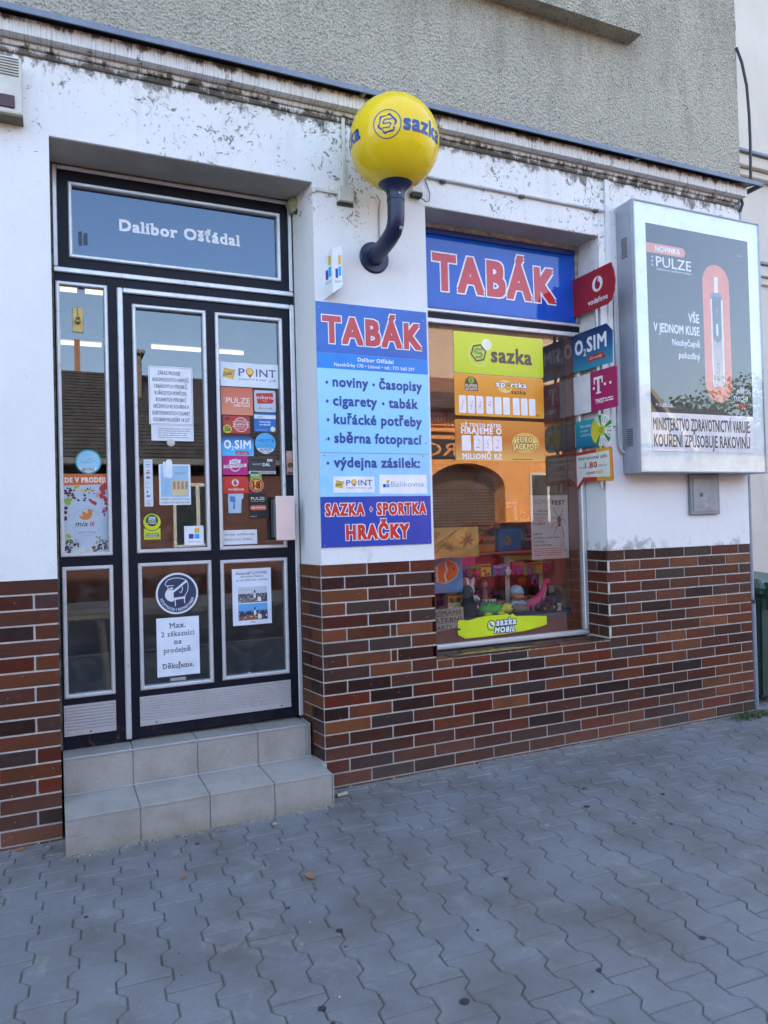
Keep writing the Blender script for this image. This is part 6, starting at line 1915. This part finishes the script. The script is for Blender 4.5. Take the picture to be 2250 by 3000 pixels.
# dark hooded figure, small figures, boxes
d = toy('toy_figure', 'black cloaked toy figure beside the wooden toy table', (2.455, .42, ZF))
q = MB(); q.lathe((2.455, .42, ZF), [(.062, 0), (.055, .05), (.040, .10), (.030, .135), (.034, .15), (.030, .18), (.010, .20)], 14); q.build('cloak', card('#16181c', .7), d, smooth=True)
q = MB(); q.ball((2.462, .398, .905), .018, 1, .7, 1.1, 10); q.build('face', card('#5c564e'), d, smooth=True)
d = toy('toy_figure', 'pink dressed doll figure in a clear pack at the middle back', (2.69, .60, ZF))
q = MB(); q.lathe((2.69, .60, ZF), [(.045, 0), (.030, .09), (.018, .13), (.022, .15)], 12); q.build('dress', card('#a86a7c'), d, smooth=True)
q = MB(); q.ball((2.69, .60, .925), .026, 1, 1, 1.1, 12); q.build('head', card('#b98a74'), d, smooth=True)
b = cbox('price_card', 'small white price card beside the toy tractor', 3.065, 3.105, .305, .307, ZF, .795, '#d9c9c9'); b['category'] = 'card'; txt(front(.3045), '349', 3.07, .765, .012, card('#a83a3a'), b, .0006, w=.028)
b = cbox('price_card', 'white folded card at the right of the display floor', 3.155, 3.20, .50, .502, .845, .895, '#cfc8c2'); b['category'] = 'card'
d = toy('toy_dog', 'grey brown plush dog under the white folded card', (3.18, .54, ZF))
pm_ = simple('plush', (.3, .22, .17), .95, 0, .4, .003, 60)
q = MB(); q.ball((3.18, .54, .800), .040, 1.3, .8, .8, 14); q.ball((3.125, .53, .845), .026, 1.1, .9, .9, 12); q.tube([(3.22, .54, .81), (3.25, .54, .84)], [.010, .004], 8)
for a, b_ in ((3.145, .52), (3.145, .56), (3.21, .52), (3.21, .56)): q.tube([(a, b_, .80), (a, b_, ZF)], [.014, .012], 8)
q.ball((3.115, .505, .862), .010, .6, .6, 1.2, 8); q.build('body', pm_, d, smooth=True)
d = toy('toy_hedgehog', 'brown furry toy hedgehog beside the turtle', (2.80, .36, ZF))
q = MB(); q.ball((2.80, .36, .775), .045, 1.3, .8, .75, 14); q.ball((2.848, .352, .765), .018, 1.3, .8, .8, 10); q.build('body', pm_, d, smooth=True)
b = cbox('toy_box', 'dark red box at the right back of the display', 3.02, 3.13, .66, .70, 1.145, 1.21, '#5e1d1a')
b = cbox('toy_box', 'orange toy box at the far right of the display', 3.195, 3.24, .68, .72, .90, 1.0, '#b5601f')
b = cbox('toy_stand', 'low red riser block carrying the blue and orange toys', 3.07, 3.243, .64, .79, ZF, .90, '#4a1a1a')

# crowd of small packs hung and stood at the back of the case
R.seed(77)
PC = ['#d8467c', '#f0803a', '#4a88d0', '#e6c848', '#944ab0', '#dc3a34', '#5eb052', '#f0e6da', '#f09ab6', '#38acb8', '#b0603a', '#ffcf9e', '#31456e']
PN = ['rose pink', 'orange', 'blue', 'yellow', 'purple', 'red', 'green', 'cream', 'pale pink', 'turquoise', 'brown', 'tan', 'navy']
ORD = ['first', 'second', 'third', 'fourth', 'fifth', 'sixth', 'seventh', 'eighth', 'ninth']
def small_pack(x, y, z, w, h, i, row):
    pc = R.choice(PC)
    o = thing('toy_pack', '%s toy pack, %s from the left in the %s of the display' % (PN[PC.index(pc)], ORD[i], row), 'toy', (x, y, z), 'small toy packs crowded in the display')
    q = MB(); q.box(x-w/2, x+w/2, y-.012, y+.012, z, z+h, .0015); q.build('card', card(pc, .4), o)
    p = front(y-.0125)
    patch(p, [(x-w*.42, z+h*.76), (x+w*.42, z+h*.76), (x+w*.42, z+h*.93), (x-w*.42, z+h*.93)], card(R.choice(PC), .4), o, .0004)
    m = R.random()
    q = MB(); cx, cz = x+R.uniform(-.1, .1)*w, z+h*.38
    if m < .4:
        q.ball((cx, y-.022, cz-.2*h*.5), w*.22, 1, .6, 1.3, 10); q.ball((cx, y-.022, cz+h*.17), w*.15, 1, .8, 1, 10)
        for a in (-1, 1): q.tube([(cx+a*w*.15, y-.022, cz), (cx+a*w*.32, y-.024, cz+R.uniform(-.1, .15)*h)], w*.05, 6)
    elif m < .7:
        q.box(cx-w*.32, cx+w*.32, y-.035, y-.013, cz-.12*h, cz+.05*h, .004); q.box(cx-w*.18, cx+w*.16, y-.033, y-.013, cz+.05*h, cz+.18*h, .004)
        for a in (-.2, .2): q.lathe((cx+a*w, y-.034, cz-.12*h), [(w*.09, 0), (w*.09, .006)], 10, (0, -1, 0))
    else:
        for _ in range(5): q.ball((cx+R.uniform(-.28, .28)*w, y-.02, cz+R.uniform(-.25, .25)*h), w*.11, 1, .8, 1, 8)
    q.build('moulded_toy', card(R.choice(PC), .35), o, smooth=40)
for rowy, rowz, xa, xb, n_, row in ((.76, .746, 2.30, 3.02, 8, 'rear floor row'), (.76, .95, 2.30, 3.2, 9, 'middle hanging row'), (.74, 1.143, 2.33, 3.22, 9, 'lower shelf row'), (.50, .746, 2.33, 3.2, 7, 'front floor row'), (.53, .985, 2.46, 3.2, 9, 'front hanging row'), (.75, 1.354, 2.35, 3.2, 7, 'upper shelf row')):
    for i in range(n_):
        x = xa + (xb-xa)*(i+.5)/n_ + R.uniform(-.015, .015)
        small_pack(x, rowy+R.uniform(-.02, .02), rowz, R.uniform(.06, .105), R.uniform(.07, .09) if rowy < .6 else R.uniform(.10, .17), i, row)

for o in list(COL.objects):       # stand everything in the case on its raised floor
    if o.parent is None and (o.get('category') in ('toy', 'card')): o.location.z += .050
for nm in ('case_floor', 'shelf'): bpy.data.objects[nm].location.z += .050

# ================================================================== shop interior seen dimly through the door
for i, (x0, x1, y) in enumerate([(.0, .19, 1.58), (.22, .60, 1.58), (-.1, .43, 3.1), (.82, 1.27, 3.02), (1.42, 1.66, 3.02)]):
    lt_ = thing('strip_light', ['short', 'long', 'left rear', 'centre rear', 'right rear'][i] + ' fluorescent strip light glowing behind the door glass', 'light', ((x0+x1)/2, y, 3.03))
    q = MB(); q.box(x0, x1, y-.04, y+.04, 3.045, 3.09, .004); q.build('housing', simple('lamp_housing', (.5, .5, .48), .5), lt_)
    q = MB(); q.tube([(x0+.01, y, 3.025), (x1-.01, y, 3.025)], .017, 10); q.build('tube', emis('fluorescent_tube', '#fff2cf', .2), lt_, smooth=True)
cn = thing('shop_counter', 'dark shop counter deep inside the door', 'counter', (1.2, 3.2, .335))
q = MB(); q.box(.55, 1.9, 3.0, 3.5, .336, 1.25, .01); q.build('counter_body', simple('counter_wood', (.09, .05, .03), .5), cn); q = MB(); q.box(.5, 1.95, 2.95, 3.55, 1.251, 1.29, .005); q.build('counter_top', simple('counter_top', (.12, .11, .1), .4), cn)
sh = thing('magazine_rack', 'dim magazine rack along the left inner wall', 'rack', (-.5, 3, .335))
for k in range(5):
    q = MB(); q.box(-.9, -.45, 1.2, 5.2, .6+.42*k, .62+.42*k); q.build('shelf', simple('rack_shelf', (.16, .15, .14), .6), sh)
R.seed(21)
for k in range(5):
    q = MB()
    y = 1.25
    while y < 5.1:
        w = R.uniform(.14, .26); q.box(-.60, -.585, y, y+w, .625+.42*k, .625+.42*k+R.uniform(.2, .3)); y += w+.02
    q.build('magazines', card(['#6b3f35', '#41566e', '#77736a', '#4f6b4a', '#7a5a6b'][k], .5), sh)
st_ = thing('wooden_stool', 'light wooden stool leg standing behind the lower side light', 'stool', (.12, .75, .335))
wd = simple('pale_wood', (.42, .28, .13), .6, 0, .2)
q = MB(); q.box(.0, .30, .62, .92, .925, .955, .006); q.build('seat', wd, st_)
for a, b in ((.03, .65), (.27, .65), (.03, .89), (.27, .89)):
    q = MB(); q.tube([(.15+(a-.15)*.75, .77+(b-.77)*.8, .925), (.15+(a-.15)*1.15, .77+(b-.77)*1.1, .336)], .017, 8); q.build('leg', wd, st_, smooth=True)

# ================================================================== across the street (seen only as reflections)
def window_at(par, x, z, w, h, y, col='#6f7a84'):
    q = MB(); q.box(x, x+w, y-.02, y+.05, z, z+h, .01); f = q.build('window', simple('far_window_frame', (.5, .48, .42), .6), par)
    for a in (0, 1):
        q = MB(); q.box(x+.06+a*(w/2-.02), x+w/2-.04+a*(w/2-.02), y+.051, y+.06, z+.07, z+h-.07); q.build('pane', simple('far_pane', (.03, .035, .04), .05), f)
YO = -11.5
hA = thing('low_house', 'low brown house with a dark tiled roof across the street', 'building', (0, -14, 0))
br_ = simple('red_brown_render', (.10, .038, .026), .9, 0, .25, .004, 2)
q = MB(); q.box(-14, 7.5, -19, YO, -.2, 2.72); q.build('wall', br_, hA)
q = MB(); q.box(-14.2, 7.6, YO, YO+.28, 2.70, 2.86, .02); q.build('gutter', simple('far_gutter', (.13, .12, .11), .6), hA)
def rooft():
    t = NT('old_roof_tile'); x, y, z = t.sep()
    n = t.noise(3, 6, .7)
    c_ = t.ramp(n, [(.3, (.018, .015, .014)), (.7, (.05, .040, .035))]); c_ = t.mix(t.ramp(t.noise(9, 6, .8), [(.66, 0.0), (.72, .5)]), c_, (.3, .28, .25))
    t.set(c_, .9); return t.m
RT = rooft()
q = MB()
k = 26
for i in range(k):
    a, b_ = i/k, (i+1)/k
    q.face([(-14.3, YO+.3-3.9*a, 2.86+2.45*a), (7.65, YO+.3-3.9*a, 2.86+2.45*a), (7.65, YO+.3-3.9*b_, 2.86+2.45*b_-.012), (-14.3, YO+.3-3.9*b_, 2.86+2.45*b_-.012)])
q.face([(-14.3, YO-3.6, 5.30), (7.65, YO-3.6, 5.30), (7.65, -19.2, 2.86), (-14.3, -19.2, 2.86)])
q.face([(7.5, YO, 2.7), (7.5, -19, 2.7), (7.5, YO-3.6, 5.25)])
q.build('roof', RT, hA, recalc=False)
q = MB(); q.box(1.3, 2.0, -14.6, -13.9, 4.0, 5.55, .02); q.box(1.22, 2.08, -14.68, -13.82, 5.55, 5.65, .02); q.build('chimney', simple('chimney_render', (.16, .12, .1), .9), hA)
for x in (-9.5, -6.5, -3.5, -.5, 2.3, 5.0): window_at(hA, x, 1.0, 1.0, 1.35, YO)
def orange():
    t = NT('sunlit_orange_render'); t.set(t.ramp(t.noise(1.2, 5), [(.3, (.60, .235, .06)), (.7, (.72, .30, .085))]), .9); return t.m
OR = orange()
hB = thing('orange_house', 'tall orange house with an arched doorway across the street', 'building', (10, -14, 0))
BX, BE = 7.7, 12.9
q = MB(); q.box(BX, BE, -20, YO-.55, -.2, 4.9); q.build('core', br_, hB)
# facade with arched opening
fB = Pl((0, YO, 0), (1, 0, 0), (0, 0, 1), (0, 1, 0))
ax0, ax1, az = 8.25, 10.45, 2.22
ar = [(ax0+(ax1-ax0)*.5-(ax1-ax0)*.5*math.cos(math.pi*i/16), az+.60*math.sin(math.pi*i/16)) for i in range(17)]
q = MB(); q.prism(fB, rp(BX, -.2, ax0, 4.06), -.55, 0); q.prism(fB, rp(ax1, -.2, BE, 4.06), -.55, 0)
q.prism(fB, ar + [(ax1, 4.06), (ax0, 4.06)], -.55, 0)
q.build('facade', OR, hB)
q = MB(); q.box(ax0, ax1, YO-.549, YO-.50, -.1, 2.9); q.build('gate', simple('dark_gate', (.05, .028, .018), .6), hB)
q = MB(); q.box(BX, BE, YO+.001, YO+.10, 3.56, 3.66, .02); q.box(BX, BE, YO+.001, YO+.06, 3.72, 3.76, .01); q.build('cornice', OR, hB)
q = MB(); q.box(BX-.1, BE+.1, YO-.6, YO+.42, 4.07, 4.20, .03); q.box(BX, BE, YO-.55, YO+.02, 4.20, 4.55); q.build('canopy', simple('dark_brown_canopy', (.06, .03, .02), .8), hB)
q = MB(); q.box(BX, BE, YO-.55, YO+.01, 4.55, 4.90); q.build('brown_band', simple('brown_band_render', (.22, .10, .06), .9), hB)
q = MB(); q.box(BX, BE, -20, YO, 4.901, 6.3); q.build('upper_wall', simple('peach_render', (.52, .36, .26), .9, 0, .1, 0, 2), hB)
q = MB(); q.box(BX-.2, BE+.2, -20.4, YO+.3, 6.3, 6.45, .03); q.build('roof', RT, hB)
window_at(hB, 11.2, 1.0, 1.1, 1.6, YO)
sB = panel('shop_board', 'dark shop board lettered RO across the street', 'sign', fB, 7.0, 2.95, 9.1, 3.40, card('#23272c'), .05, .002)
txt(Pl((9.06, YO, 0), (-1, 0, 0), (0, 0, 1), (0, 1, 0)), 'ROČR', .04, 3.00, .30, card('#d98a4a'), sB, .056, w=1.9, bold=.01)
hC = thing('cream_house', 'cream gabled house beyond the orange one', 'building', (18, -14, 0))
oc = simple('pale_ochre_render', (.20, .165, .10), .9)
q = MB(); q.box(13.2, 22, -20, YO-1.5, -.2, 3.5); q.build('wall', oc, hC)
q = MB(); q.face([(13.0, YO-1.2, 3.45), (22.3, YO-1.2, 3.45), (22.3, YO-4.4, 5.2), (13.0, YO-4.4, 5.2)]); q.face([(13.0, -20.2, 3.45), (22.3, -20.2, 3.45), (22.3, YO-4.4, 5.2), (13.0, YO-4.4, 5.2)]); q.face([(13.2, -20, 3.4), (13.2, YO-1.5, 3.4), (13.2, YO-4.4, 5.15)]); q.face([(22, -20, 3.4), (22, YO-1.5, 3.4), (22, YO-4.4, 5.15)]); q.build('roof', RT, hC, recalc=False)
P_ = Pl((0, 0, 0), (1, 0, 0), (0, 0, 1), (0, -1, 0))
q = MB(); q.prism(P_, [(14.2, 3.3), (17.2, 3.3), (15.7, 5.0)], 12.8, 16.0); q.build('gable', oc, hC)
q = MB(); q.prism(P_, [(13.95, 3.25), (15.7, 5.02), (17.45, 3.25), (17.6, 3.33), (15.7, 5.20), (13.8, 3.33)], 12.6, 16.0); q.build('gable_trim', simple('gable_stone', (.26, .22, .15), .9), hC)
window_at(hC, 15.1, 1.0, 1.2, 1.5, YO-1.5); window_at(hC, 18.6, 1.0, 1.2, 1.5, YO-1.5)
bark = simple('bark', (.07, .05, .035), .9, 0, .3, .01)
lf = simple('tree_leaf', (.05, .085, .028), .7, 0, .6, scale=1.5)
def tree(x, y, h, r, label, seed):
    t_ = thing('broadleaf_tree', label, 'tree', (x, y, 0)); rr = random.Random(seed)
    q = MB(); q.tube([(x, y, -.1), (x+.1, y, h*.3), (x, y+.1, h*.55), (x+.1, y, h*.8)], [.22, .17, .11, .04], 8)
    tips = []
    for i in range(9):
        a = i*2.4; z = h*(.35+.05*i); e = (x+math.cos(a)*r*.7, y+math.sin(a)*r*.7, z+h*.16); q.tube([(x, y, z), ((x+e[0])/2, (y+e[1])/2, z+h*.1), e], [.07, .045, .02], 6); tips.append(e)
    q.build('trunk', bark, t_, smooth=True)
    q = MB()
    cl = [(Vector(e), r*.42) for e in tips]+[(Vector((x+rr.uniform(-.6, .6)*r, y+rr.uniform(-.6, .6)*r, h*rr.uniform(.45, .98))), r*rr.uniform(.25, .45)) for _ in range(12)]
    for _ in range(3800):
        c_, rc = rr.choice(cl)
        d_ = Vector((rr.gauss(0, 1), rr.gauss(0, 1), rr.gauss(0, 1))).normalized()*rc*rr.uniform(.5, 1.1)
        p = c_+d_; a = Vector((rr.gauss(0, 1), rr.gauss(0, 1), rr.gauss(0, 1))).normalized()*rr.uniform(.05, .1); b_ = a.orthogonal().normalized()*a.length
        q.face([p-a, p+b_, p+a, p-b_])
    q.build('crown', lf, t_, recalc=False)
tree(27.0, -23.0, 6.6, 2.5, 'bushy green tree behind the cream house', 1)
tree(31.5, -21.5, 8.6, 2.6, 'tallest green tree at the far end across the street', 2)
tree(22.8, -23.5, 6.0, 2.3, 'low rounded green tree left of the tallest one', 3)
# parked red car
def car(x, y, label):
    t_ = thing('parked_car', label, 'car', (x, y, -.12))
    P_ = Pl((x, y, -.12), (1, 0, 0), (0, 0, 1), (0, -1, 0))
    red = simple('red_car_paint', (.38, .02, .015), .2, .1, .03)
    prof = [(-2.1, .28), (-2.15, .55), (-2.05, .80), (-1.5, .92), (-1.15, .98), (1.35, .98), (1.95, .90), (2.12, .65), (2.1, .30), (1.75, .22), (-1.75, .22)]
    q = MB(); q.prism(P_, prof, -.85, .85); bmesh.ops.bevel(q.bm, geom=q.bm.edges[:], offset=.05, segments=2, affect='EDGES'); q.build('body', red, t_, smooth=30)
    q = MB(); A = [q.bm.verts.new(P_(u, v, n)) for n in (-.78, .78) for u, v in ((-1.15, .97), (1.4, .97))]; B = [q.bm.verts.new(P_(u, v, n)) for n in (-.60, .60) for u, v in ((-.45, 1.43), (.95, 1.44))]
    for f in ((A[0], A[1], B[1], B[0]), (A[3], A[2], B[2], B[3]), (A[0], B[0], B[2], A[2]), (A[1], A[3], B[3], B[1])): q.bm.faces.new(f)
    q.build('windows', simple('car_glass', (.01, .012, .014), .05), t_)
    q = MB(); q.prism(P_, [(-.48, 1.425), (-.3, 1.47), (.8, 1.475), (.98, 1.43)], -.61, .61)
    for u0, u1 in ((-1.15, -.45), (1.4, .95)):
        for n in (-1, 1): q.tube([P_(u0, .97, n*.785), P_(u1, 1.44, n*.60)], .035, 6)
    for n in (-1, 1): q.tube([P_(.28, .97, n*.79), P_(.28, 1.44, n*.61)], .03, 6)
    q.build('roof', red, t_, smooth=30)
    for u in (-1.3, 1.3):
        for n in (-.80, .80):
            q = MB(); q.lathe(P_(u, .31, n), [(.31, -.10), (.31, .10)], 20, (0, 1, 0)); w_ = q.build('wheel', simple('black_rubber', (.015, .015, .016), .7), t_)
            q = MB(); q.lathe(P_(u, .31, n*1.02), [(.19, -.09), (.19, .10), (.05, .11)], 14, (0, 1, 0)); q.build('rim', simple('wheel_rim', (.45, .45, .46), .3, .8), w_)
car(8.1, -8.3, 'red parked hatchback in front of the orange house')
